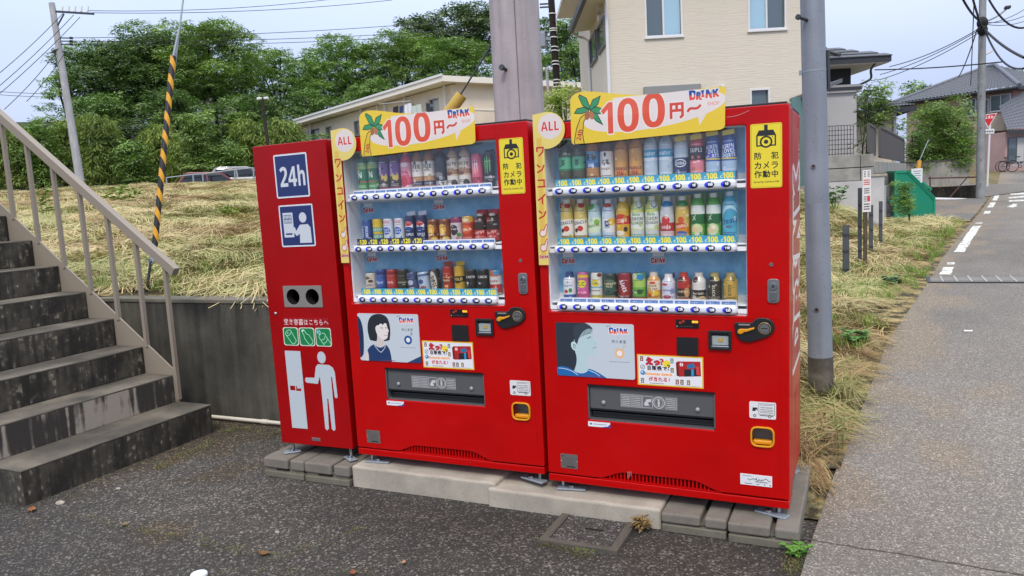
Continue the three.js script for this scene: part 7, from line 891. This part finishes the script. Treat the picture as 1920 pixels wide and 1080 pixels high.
function crownMesh(parent, pads, per, size, kind, cols, o = {}) { // pads: [centre, rx, ry, rz]; leaves thick in the shell of every pad
  const vars = LEAF[kind], lists = vars.map(() => []);
  for (const [c, rx, ry, rz] of pads) {
    const n = Math.round(per * (rx * rz + rx * ry) / (size * size) * 1.15), tone = rnd();
    for (let i = 0; i < n; i++) { const a = rnd() * 6.283, z = rr(-0.75, 1), q = Math.sqrt(1 - z * z), r = 0.55 + 0.5 * Math.sqrt(rnd()), wob = 0.8 + 0.45 * vnoise(a * 2, z * 3, Math.round(c.x * 7)); const p = V(c.x + Math.cos(a) * q * rx * r * wob, c.y + z * ry * r * wob, c.z + Math.sin(a) * q * rz * r * wob); lists[i % vars.length].push([p, tone]); }
  }
  lists.forEach((L, k) => {
    const m = new THREE.InstancedMesh(vars[k], leafMat, L.length); m.name = 'crown'; m.userData.kind = 'stuff'; shade(m);
    L.forEach(([p, tone], i) => { eu.set(rr(-0.5, 0.5), rr(0, 6.28), rr(-0.5, 0.5)); qt.setFromEuler(eu); const s = size * rr(0.7, 1.35); m4.compose(p, qt, V(s, s * (o.flat ?? 0.8), s)); m.setMatrixAt(i, m4); const t = clamp(tone * 0.75 + rnd() * 0.55 - 0.1); cc.setRGB(lerp(cols[0][0], cols[1][0], t), lerp(cols[0][1], cols[1][1], t), lerp(cols[0][2], cols[1][2], t)); m.setColorAt(i, cc); });
    parent.add(m);
  });
}
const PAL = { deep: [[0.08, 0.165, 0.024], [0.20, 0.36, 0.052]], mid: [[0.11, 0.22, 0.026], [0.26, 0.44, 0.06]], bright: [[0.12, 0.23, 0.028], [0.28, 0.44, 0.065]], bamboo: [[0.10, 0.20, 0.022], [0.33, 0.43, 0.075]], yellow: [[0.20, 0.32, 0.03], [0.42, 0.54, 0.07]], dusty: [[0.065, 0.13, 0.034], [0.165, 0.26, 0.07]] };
function tree(label, px, top, bot, hw, D, pal, o = {}) { // crown spans the given pixels at depth D
  const k = D / FPX, c = P(px, (top + bot) / 2, D), rx = hw * k, ry = (bot - top) / 2 * k, gy = o.ground ?? (fieldY(c.x, c.z)), base = V(c.x + rr(-0.3, 0.3), gy - 0.3, c.z), t = thing(o.name ?? 'broadleaf_tree', label, 'tree', base, 0, o.group), C = c.clone().sub(base);
  const pads = [], n = o.pads ?? 15, fl = o.flatPad ?? 0.42, limbs = [];
  for (let i = 0; i < n; i++) { const v = (i + 0.5) / n, yy = lerp(-0.82, 0.86, v), w = Math.sqrt(Math.max(0.05, 1 - yy * yy * 0.85)), a = i * 2.399 + rr(-0.4, 0.4), rad = (o.core ? rr(0.1, 0.62) : rr(0.28, 0.78)) * w; const pr = rx * rr(0.30, 0.48); pads.push([V(C.x + Math.cos(a) * rad * rx, C.y + yy * ry, C.z + Math.sin(a) * rad * rx * 0.8), pr, Math.max(pr * fl, ry * 0.12), pr]); }
  crownMesh(t, pads, o.per ?? 5.5, o.leaf ?? 0.42, o.kind ?? 'broad', PAL[pal], { flat: o.flat });
  const fork = V(C.x * 0.2, Math.max(C.y - ry * 0.75, 0.3 * C.y), C.z * 0.2); part('trunk', bar(V(0, 0, 0), fork, Math.min(0.018 * ry + 0.12, rx * 0.09), 8, Math.min(0.012 * ry + 0.08, rx * 0.06)), bark, t); pads.forEach(([p], i) => { if (i % 2 === 0 || n < 10) { const mid = fork.clone().lerp(p, 0.55).add(V(0, ry * 0.12, 0)); limbs.push(new THREE.TubeGeometry(new THREE.QuadraticBezierCurve3(fork, mid, p), 8, Math.min(0.006 * ry + 0.035, rx * 0.025), 5)); } }); part('limbs', merge(limbs), bark, t);
}
// wood on the rise, from the staircase to the thick pole
const gW = 'trees of the wood beyond the field';
tree('wide dark tree with layered branches next to the far utility pole', 205, 82, 235, 112, 52, 'deep', { pads: 24, per: 5 });
tree('dark tree with sky gaps, second along the wood from the far pole', 285, 52, 220, 88, 54, 'deep', { pads: 20, per: 4.6 });
tree('tall spreading tree behind the striped guy wire', 395, 42, 205, 100, 53, 'bright', { pads: 24, per: 4.8 });
tree('loose tree with open branches above the lamp pole', 520, 92, 235, 74, 58, 'mid', { pads: 18, per: 4 });
tree('leafy green tree rising over the far end of the apartment eaves', 640, 74, 225, 84, 62, 'mid', { pads: 20 });
tree('broad green tree above the middle of the apartment roof', 745, 70, 215, 84, 62, 'bright', { pads: 20 });
tree('broad green tree behind the near corner of the apartment roof', 850, 78, 205, 84, 60, 'mid', { pads: 20 });
tree('dark round-topped tree crowning the rise, paler leaves at its crest', 800, 32, 130, 66, 86, 'dusty', { pads: 18, leaf: 0.7, ground: 8 });
tree('dark round-topped tree crowning the rise beside the thick pole', 890, 10, 125, 74, 88, 'dusty', { pads: 18, leaf: 0.7, ground: 8 });
tree('dark hillside tree behind the pole with transformer', 1052, 34, 160, 62, 70, 'deep', { pads: 18, leaf: 0.6, ground: 5 });
tree('dark hillside tree filling the gap beside the beige house', 1085, 75, 235, 46, 60, 'deep', { pads: 16, ground: 3 });
tree('hillside tree low behind the thick pole', 1000, 105, 240, 50, 58, 'mid', { pads: 14, ground: 3 });
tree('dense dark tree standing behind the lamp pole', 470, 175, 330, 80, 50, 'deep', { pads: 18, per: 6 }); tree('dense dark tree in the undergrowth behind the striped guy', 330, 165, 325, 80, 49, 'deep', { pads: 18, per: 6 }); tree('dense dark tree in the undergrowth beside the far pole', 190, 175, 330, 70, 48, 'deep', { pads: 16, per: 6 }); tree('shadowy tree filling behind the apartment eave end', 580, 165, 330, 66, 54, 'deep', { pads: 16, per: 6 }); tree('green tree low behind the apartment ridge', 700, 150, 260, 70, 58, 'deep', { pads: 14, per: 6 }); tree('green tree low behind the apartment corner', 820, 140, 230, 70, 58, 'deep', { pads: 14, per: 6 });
tree('green tree joining the two dark trees by the far pole', 130, 130, 300, 60, 50, 'mid', { pads: 16, per: 5 }); tree('green tree filling the gap above the lamp pole', 475, 100, 260, 66, 60, 'mid', { pads: 18, per: 5 }); tree('green tree between the striped guy and the tall spreading tree', 340, 95, 250, 66, 57, 'mid', { pads: 18, per: 5 }); tree('green tree behind the far end of the apartment', 590, 110, 270, 66, 64, 'mid', { pads: 18, per: 5 });
// bamboo and shrubs in front of the wood
const gB = 'bamboo clumps along the field edge';
[[20, 235, 62], [75, 205, 58], [128, 215, 55], [185, 240, 60], [250, 248, 58], [305, 250, 55], [355, 262, 50], [425, 255, 60], [480, 235, 62], [535, 225, 60], [585, 232, 52], [-40, 230, 60]].forEach(([px, top, hw], i) => i % 3 === 1 ? tree('leafy mid green bush between the bamboo clumps', px, top + 22, 352, hw * 0.85, 41.5, 'mid', { name: 'leafy_bush', pads: 14, per: 5.5, leaf: 0.42, group: 'bushes among the bamboo', core: true, flatPad: 0.7 }) : tree('yellow green bamboo clump with drooping leaves along the field edge', px, top + (hash(i, 4, 4) - 0.5) * 36, 352, hw, 42 + (i % 3), 'bamboo', { name: 'bamboo_clump', kind: 'bamboo', pads: 18, per: 5.5, leaf: 0.48, group: gB, core: true, flatPad: 0.8 }));
tree('fresh green rounded small tree in front of the bamboo', 368, 205, 330, 44, 40.5, 'bright', { pads: 16, per: 6, leaf: 0.4, core: true });
tree('bright yellow green bush between the thick pole and beige house', 1052, 162, 270, 50, 17, 'yellow', { name: 'leafy_bush', kind: 'fine', pads: 14, per: 6, leaf: 0.24, core: true, flatPad: 0.8, ground: 1.2 });
// along the road
tree('clipped rounded shrub with yellow green top over the garden wall', 1762, 192, 332, 68, 31.5, 'bright', { name: 'rounded_shrub', kind: 'fine', pads: 22, per: 7, leaf: 0.3, core: true, flatPad: 0.8, ground: 0.9 });
tree('light green garden tree behind the grey house', 1640, 158, 245, 44, 27, 'bright', { pads: 14, leaf: 0.3, per: 4, ground: 1.5 }); tree('thin garden tree beside the grey house wall', 1622, 145, 300, 20, 22.5, 'dusty', { pads: 12, leaf: 0.26, per: 4, ground: 1.3 }); tree('dark shrub behind the slatted screens', 1655, 215, 310, 38, 29.5, 'deep', { pads: 12, leaf: 0.3, ground: 1 , core: true }); tree('distant pale tree line left of the pink roof ridge', 1725, 158, 215, 40, 70, 'mid', { pads: 10, leaf: 0.6, ground: 2 }); tree('distant tree beyond the pink house roof', 1905, 138, 190, 26, 75, 'dusty', { pads: 9, leaf: 0.6, ground: 2 }); tree('feathery dark conifer beside the pole and pink house', 1808, 190, 300, 22, 36, 'dusty', { pads: 12, leaf: 0.3, ground: 1 }); tree('ragged green shrub growing through the fence posts by the cage', 1694, 338, 408, 24, 17.2, 'mid', { name: 'leafy_bush', kind: 'fine', pads: 10, leaf: 0.13, per: 10, ground: 0.3, core: true, flatPad: 0.9 });
tree('dark green bush hugging the garden wall below the rounded shrub', 1722, 242, 320, 40, 31, 'deep', { name: 'leafy_bush', kind: 'fine', pads: 14, per: 7, leaf: 0.3, core: true, flatPad: 0.8, ground: 0.9 }); tree('glossy green bush at the garden wall end by the pole', 1800, 246, 322, 34, 31, 'mid', { name: 'leafy_bush', kind: 'fine', pads: 14, per: 7, leaf: 0.3, core: true, flatPad: 0.8, ground: 0.9 });
distantLabels();
function distantLabels() { for (const o of scene.children) if (/left of/.test(o.userData.label ?? '')) o.userData.label = 'distant pale tree line beyond the pink house ridge end'; }

// cut hay lying in swathes on the field
function hayTuft(n, len, sd, spread, rise) {
  const pos = [], idx = []; let s = sd; const R = () => hash(s++, 8, sd);
  for (let i = 0; i < n; i++) {
    const x0 = (R() - 0.5) * 0.34, z0 = (R() - 0.5) * 0.34, a = (R() - 0.5) * spread, L = len * (0.5 + R() * 0.9), w = 0.0014 + R() * 0.0024, bend = (R() - 0.5) * 0.9, hgt = 0.01 + R() * rise, o = pos.length / 3, N = 4;
    for (let k = 0; k <= N; k++) { const t = k / N, an = a + bend * t, cx = x0 + Math.cos(an) * L * (t - 0.4), cz = z0 + Math.sin(an) * L * (t - 0.4), y = 0.005 + hgt * Math.sin(Math.PI * Math.min(1, t * 0.9 + 0.08)) + (R() - 0.5) * 0.012, sx = -Math.sin(an) * w, sz = Math.cos(an) * w; pos.push(cx + sx, y, cz + sz, cx - sx, y + w * 0.6, cz - sz); if (k < N) { const q = o + k * 2; idx.push(q, q + 1, q + 2, q + 2, q + 1, q + 3); } }
  }
  const g = new THREE.BufferGeometry(); g.setAttribute('position', new THREE.Float32BufferAttribute(pos, 3)); g.setIndex(idx); g.computeVertexNormals(); return g;
}
const hayMat = std(0xffffff, 0.9, { side: THREE.DoubleSide }), hayG = [hayTuft(26, 0.40, 3, 1.4, 0.06), hayTuft(26, 0.44, 71, 2.2, 0.09), hayTuft(26, 0.34, 133, 1.0, 0.045)];
function scatterHay(name, label, pts) {
  const lists = hayG.map(() => []); pts.forEach((p, i) => lists[i % 3].push(p));
  lists.forEach((L, k) => { const m = new THREE.InstancedMesh(hayG[k], hayMat, L.length); m.name = numbered(name); tag(m, label, 'hay', undefined, 'stuff'); shade(m); L.forEach(([x, y, z, s, col], i) => { const swirl = fbm(x * 0.8 + 3, z * 0.8, 151, 3) * 16 + (rnd() < 0.35 ? rr(-3, 3) : rr(-0.7, 0.7)); eu.set(rr(-0.1, 0.1), swirl, rr(-0.1, 0.1)); qt.setFromEuler(eu); m4.compose(V(x, y, z), qt, V(s, s * rr(0.7, 1.5), s)); m.setMatrixAt(i, m4); m.setColorAt(i, cc.setRGB(...col)); }); scene.add(m); });
}
function hayCol(x, z) { const g = fbm(x * 0.7 + 20, z * 0.7, 161, 3), b = rnd(), gr = sm(g + (rnd() - 0.5) * 0.5, 0.52, 0.76), br = sm(fbm(x * 0.9, z * 0.9 + 40, 171, 3) + (rnd() - 0.5) * 0.4, 0.52, 0.72); let c = [lerp(0.40, 0.64, b), lerp(0.34, 0.53, b), lerp(0.17, 0.28, b)]; c = c.map((v, i) => lerp(v, [0.28, 0.18, 0.085][i], br * 0.85)); return c.map((v, i) => lerp(v, [0.24, 0.30, 0.09][i], gr * 0.62)); }
{
  const A = [], add = (x, z, s) => { if (fbm(x * 1.1 + 60, z * 1.1, 177, 4) > 0.585 && rnd() < 0.85) return; A.push([x, fieldY(x, z) + 0.005, z, s, hayCol(x, z)]); };
  for (let i = 0; i < 12000; i++) { const az = rr(0.55, 1.3), D = 4.8 + Math.pow(rnd(), 1.25) * 9, x = -Math.sin(az) * D, z = -Math.cos(az) * D; if (z < WALLZ - 0.34) add(x, z, rr(0.8, 1.2)); }
  for (let i = 0; i < 17000; i++) { const az = rr(0.5, 1.12), D = 12 + Math.pow(rnd(), 1.2) * 26, x = -Math.sin(az) * D, z = -Math.cos(az) * D; if (z < WALLZ - 0.4) add(x, z, rr(0.95, 1.4)); }
  for (let i = 0; i < 1500; i++) { const z = -4.66 - Math.pow(rnd(), 1.0) * 3, x = rr(-9, -1.2); add(x, z, rr(0.8, 1.1)); }
  scatterHay('cut_hay', 'pale cut hay lying in swathes over the field', A);
  const B = []; for (let i = 0; i < 5200; i++) { const z = -3.95 - Math.pow(rnd(), 1.3) * 17.5, s = 0.14 + Math.pow(rnd(), 0.9) * 3.6, x = roadEdge(z) - s; if (z > WALLZ && x < -0.24 && z > -4.2 && x < -0.262) continue; if (x < -0.3 && z > -4.5) continue; const c = hayCol(x, z); if (z > -6 || s < 0.5) { c[0] *= 0.75; c[1] *= 0.68; c[2] *= 0.6; } B.push([x, fieldY(x, Math.min(z, -4.4)) + 0.01, z, rr(0.55, 0.95) * (1 + (-z - 4) * 0.03) * (z > -6.4 ? 0.5 : 1) * (s < 0.5 ? 0.5 : 1), c]); }
  for (let i = 0; i < 2600; i++) { const z = rr(-4.05, -8.5), s = rr(0.1, 1.9), x = roadEdge(z) - s; if (x < -0.3 && z > -4.5) continue; const c = hayCol(x, z); c[0] *= 0.8; c[1] *= 0.74; c[2] *= 0.66; B.push([x, fieldY(x, Math.min(z, -4.4)) + 0.012, z, rr(0.35, 0.75), c]); }
  scatterHay('roadside_hay', 'dry cut grass strewn along the road verge', B.filter((b) => b[2] < -4.0));
}
// upright green blades and weeds
function blades(n, h, sd) { const pos = [], idx = []; let s = sd; const R = () => hash(s++, 2, sd); for (let i = 0; i < n; i++) { const a = R() * 6.28, r = R() * 0.06, L = h * (0.5 + R() * 0.7), w = 0.003 + R() * 0.003, ln = 0.2 + R() * 0.5, o = pos.length / 3, x0 = Math.cos(a) * r, z0 = Math.sin(a) * r; for (let k = 0; k <= 3; k++) { const t = k / 3, f = ln * t * t * L; pos.push(x0 + Math.cos(a) * f - Math.sin(a) * w * (1 - t), L * t * (1 - 0.2 * t), z0 + Math.sin(a) * f + Math.cos(a) * w * (1 - t), x0 + Math.cos(a) * f + Math.sin(a) * w * (1 - t), L * t * (1 - 0.2 * t), z0 + Math.sin(a) * f - Math.cos(a) * w * (1 - t)); if (k < 3) { const q = o + k * 2; idx.push(q, q + 1, q + 2, q + 2, q + 1, q + 3); } } } const g = new THREE.BufferGeometry(); g.setAttribute('position', new THREE.Float32BufferAttribute(pos, 3)); g.setIndex(idx); g.computeVertexNormals(); return g; }
{
  const G = blades(14, 0.16, 7), pts = []; for (let i = 0; i < 2600; i++) { const z = -4.4 - Math.pow(rnd(), 1.2) * 16, s = rr(0.05, 3.2), x = roadEdge(z) - s; if (fbm(x * 1.1, z * 1.1, 181, 3) < 0.5 && !(z < -13 && s < 1.4)) continue; if (z > -7 && rnd() < 0.7) continue; if (x < -0.3 && z > -4.6) continue; pts.push([x, z]); } for (let i = 0; i < 2600; i++) { const az = rr(0.55, 1.25), D = 5 + Math.pow(rnd(), 1.3) * 16, x = -Math.sin(az) * D, z = -Math.cos(az) * D; if (z > WALLZ - 0.15 || fbm(x * 0.7 + 20, z * 0.7, 161, 3) < 0.52) continue; pts.push([x, z]); }
  const m = new THREE.InstancedMesh(G, std(0xffffff, 0.85, { side: THREE.DoubleSide }), pts.length); m.name = 'green_grass'; tag(m, 'short green grass sprouting through the hay', 'grass', undefined, 'stuff'); shade(m); pts.forEach(([x, z], i) => { eu.set(0, rr(0, 6.28), 0); qt.setFromEuler(eu); const s = rr(0.6, 1.3) * (z > -7 && x > -2 ? 0.55 : 1); m4.compose(V(x, fieldY(x, z) + 0.02, z), qt, V(s, s, s)); m.setMatrixAt(i, m4); const b = rnd(); m.setColorAt(i, cc.setRGB(lerp(0.12, 0.26, b), lerp(0.22, 0.36, b), lerp(0.03, 0.07, b))); }); scene.add(m);
}
function weed(label, base, h, spread, n, cols, leaf = [0.16, 0.035]) { // upright stems with pairs of leaves
  const t = thing('leafy_weed', label, 'plant', base), pos = [], idx = [], stems = []; const green = std(lin(...cols), 0.8, { side: THREE.DoubleSide });
  for (let i = 0; i < n; i++) { const a = rr(0, 6.28), tip = V(Math.cos(a) * spread * rnd(), h * rr(0.6, 1), Math.sin(a) * spread * rnd()), b0 = V(tip.x * 0.2, 0, tip.z * 0.2); stems.push(bar(b0, tip, 0.005, 5, 0.002)); for (let k = 0; k < 9; k++) { const v = rr(0.25, 1), c = b0.clone().lerp(tip, v), an = rr(0, 6.28), d3 = V(Math.cos(an), rr(0.1, 0.6), Math.sin(an)).normalize(), sd = d3.clone().cross(V(0, 1, 0)).normalize(), L = leaf[0] * rr(0.6, 1.2), w = leaf[1] * rr(0.7, 1.2), o = pos.length / 3; [c, c.clone().addScaledVector(d3, L * 0.5).addScaledVector(sd, w), c.clone().addScaledVector(d3, L).add(V(0, -L * 0.25, 0)), c.clone().addScaledVector(d3, L * 0.5).addScaledVector(sd, -w)].forEach((q) => pos.push(q.x, q.y, q.z)); idx.push(o, o + 1, o + 2, o, o + 2, o + 3); } }
  const g = new THREE.BufferGeometry(); g.setAttribute('position', new THREE.Float32BufferAttribute(pos, 3)); g.setIndex(idx); g.computeVertexNormals(); part('leaves', g, green, t); part('stems', merge(stems), green, t);
}
const onField = (px, py, D) => { const p = P(px, py, D); p.y = fieldY(p.x, p.z); return p; };
weed('tall bright green weed standing behind the stair railing', onField(86, 405, 14), 0.95, 0.22, 7, [0.16, 0.30, 0.04]);
weed('bright green weed patch on the field near the bamboo', onField(228, 372, 20), 0.62, 0.7, 12, [0.20, 0.36, 0.05], [0.22, 0.05]); weed('small yellow green weed tuft in the hay near the bin', onField(428, 385, 14), 0.3, 0.3, 9, [0.24, 0.34, 0.06]); weed('green weed at the foot of the block wall', P(1566, 390, 13.5), 0.42, 0.3, 8, [0.10, 0.24, 0.04], [0.14, 0.05]); weed('low green weed on the verge beside the drain grating', onRoad(1682, 540).add(V(-0.05, 0.02, 0)), 0.14, 0.2, 7, [0.06, 0.16, 0.06], [0.1, 0.04]); weed('low green weed spilling over the road edge', onRoad(1632, 655).add(V(-0.12, 0.02, 0)), 0.16, 0.2, 8, [0.08, 0.20, 0.04], [0.09, 0.03]); weed('tiny green weed at the corner of the mossy block', onY(1492, 1040, 0.0), 0.05, 0.06, 9, [0.10, 0.24, 0.03], [0.04, 0.012]); weed('reddish dry weed beside the access lid', onY(1200, 995, 0), 0.07, 0.05, 8, [0.24, 0.16, 0.06], [0.05, 0.008]); weed('thin weed standing between road and steel pole', onY(1578, 850, 0.02), 0.32, 0.05, 2, [0.2, 0.22, 0.07], [0.08, 0.01]);
// moss and litter in the seams of the lot
{
  const moss = [], seam = (a, b, n, w) => { for (let i = 0; i < n; i++) { const t = rnd(), p = onY(lerp(a[0], b[0], t) + rr(-w, w) * 2, lerp(a[1], b[1], t) + rr(-w, w), 0.004); moss.push(p); } };
  seam([130, 965], [520, 1050], 70, 4); seam([520, 1050], [700, 985], 22, 4); seam([420, 1075], [760, 1075], 20, 3); seam([290, 880], [400, 830], 90, 5); seam([1010, 1015], [1120, 1045], 50, 3); seam([1480, 1075], [1495, 1030], 60, 4); seam([400, 800], [520, 820], 60, 9);
  const g = blades(9, 0.012, 17), m = new THREE.InstancedMesh(g, std(0xffffff, 0.95, { side: THREE.DoubleSide }), moss.length); m.name = 'seam_moss'; tag(m, 'moss and tiny weeds growing in the asphalt seams', 'moss', undefined, 'stuff'); shade(m); moss.forEach((p, i) => { eu.set(0, rr(0, 6), 0); qt.setFromEuler(eu); const s = rr(0.5, 1.4); m4.compose(p, qt, V(s * 0.7, s * 0.8, s * 0.7)); m.setMatrixAt(i, m4); const b = rnd(); m.setColorAt(i, b > 0.45 ? cc.setRGB(0.14, 0.17, 0.045) : cc.setRGB(0.16, 0.11, 0.05)); }); scene.add(m);
  const leafShape = (L, w, curl) => { const g2 = new THREE.PlaneGeometry(L, w, 8, 4), p = g2.attributes.position; for (let i = 0; i < p.count; i++) { const u = p.getX(i) / L + 0.5, v = p.getY(i) / w * 2; p.setY(i, p.getY(i) * Math.sin(Math.PI * clamp(u * 0.92 + 0.05))); p.setZ(i, curl * (v * v * 0.5 + (u - 0.5) * (u - 0.5) * 2) * L); } g2.rotateX(-Math.PI / 2); g2.computeVertexNormals(); return g2; };
  [[60, 958, 0x8a5a34, 0.075, 'curled orange brown dead leaf lying by the bottom step'], [495, 1040, 0x6d5230, 0.07, 'brown dead leaf lying in the mossy seam'], [662, 1076, 0x7d5038, 0.05, 'reddish dead leaf lying at the end of the mossy seam'], [757, 1056, 0xa07a5c, 0.035, 'small tan dead leaf on the asphalt'], [233, 985, 0x77684a, 0.05, 'dull dead leaf beside the seam weeds']].forEach(([px, py, c, L, lab]) => { const m2 = solo('dead_leaf', leafShape(L, L * 0.55, 0.22), std(c, 0.85, { side: THREE.DoubleSide }), lab, 'leaf'); m2.position.copy(onY(px, py, 0.006)).setY(0.008); m2.rotation.y = rr(0, 6); });
  const lid = thing('paper_cup_lid', 'round white plastic cup lid lying on the asphalt', 'lid', onY(373, 1077, 0.01).setY(0.004)); part('lid_disc', new THREE.LatheGeometry([[0, 0.010], [0.030, 0.010], [0.033, 0.012], [0.036, 0.010], [0.0375, 0.0], [0.034, 0]].map((q) => new THREE.Vector2(...q)), 28), phy(0xd5dfe0, 0.35), lid); part('rim', new THREE.TorusGeometry(0.036, 0.002, 6, 28).rotateX(Math.PI / 2).translate(0, 0.004, 0), phy(0xcdd8d8, 0.35), lid);
  for (const [px, py, r] of [[113, 945, 0.022], [222, 918, 0.012], [520, 1000, 0.01]]) { const p = onY(px, py, 0.0), s = solo('pale_pebble', new THREE.IcosahedronGeometry(r, 1).scale(1.4, 0.6, 1), M.concrete, r > 0.02 ? 'white crumpled scrap lying near the bottom step' : r > 0.011 ? 'pale pebble lying on the asphalt in front of the steps' : 'pale pebble lying on the asphalt before the bin', 'pebble'); s.position.set(p.x, 0.006, p.z); }
}
renderer.render(scene, camera);
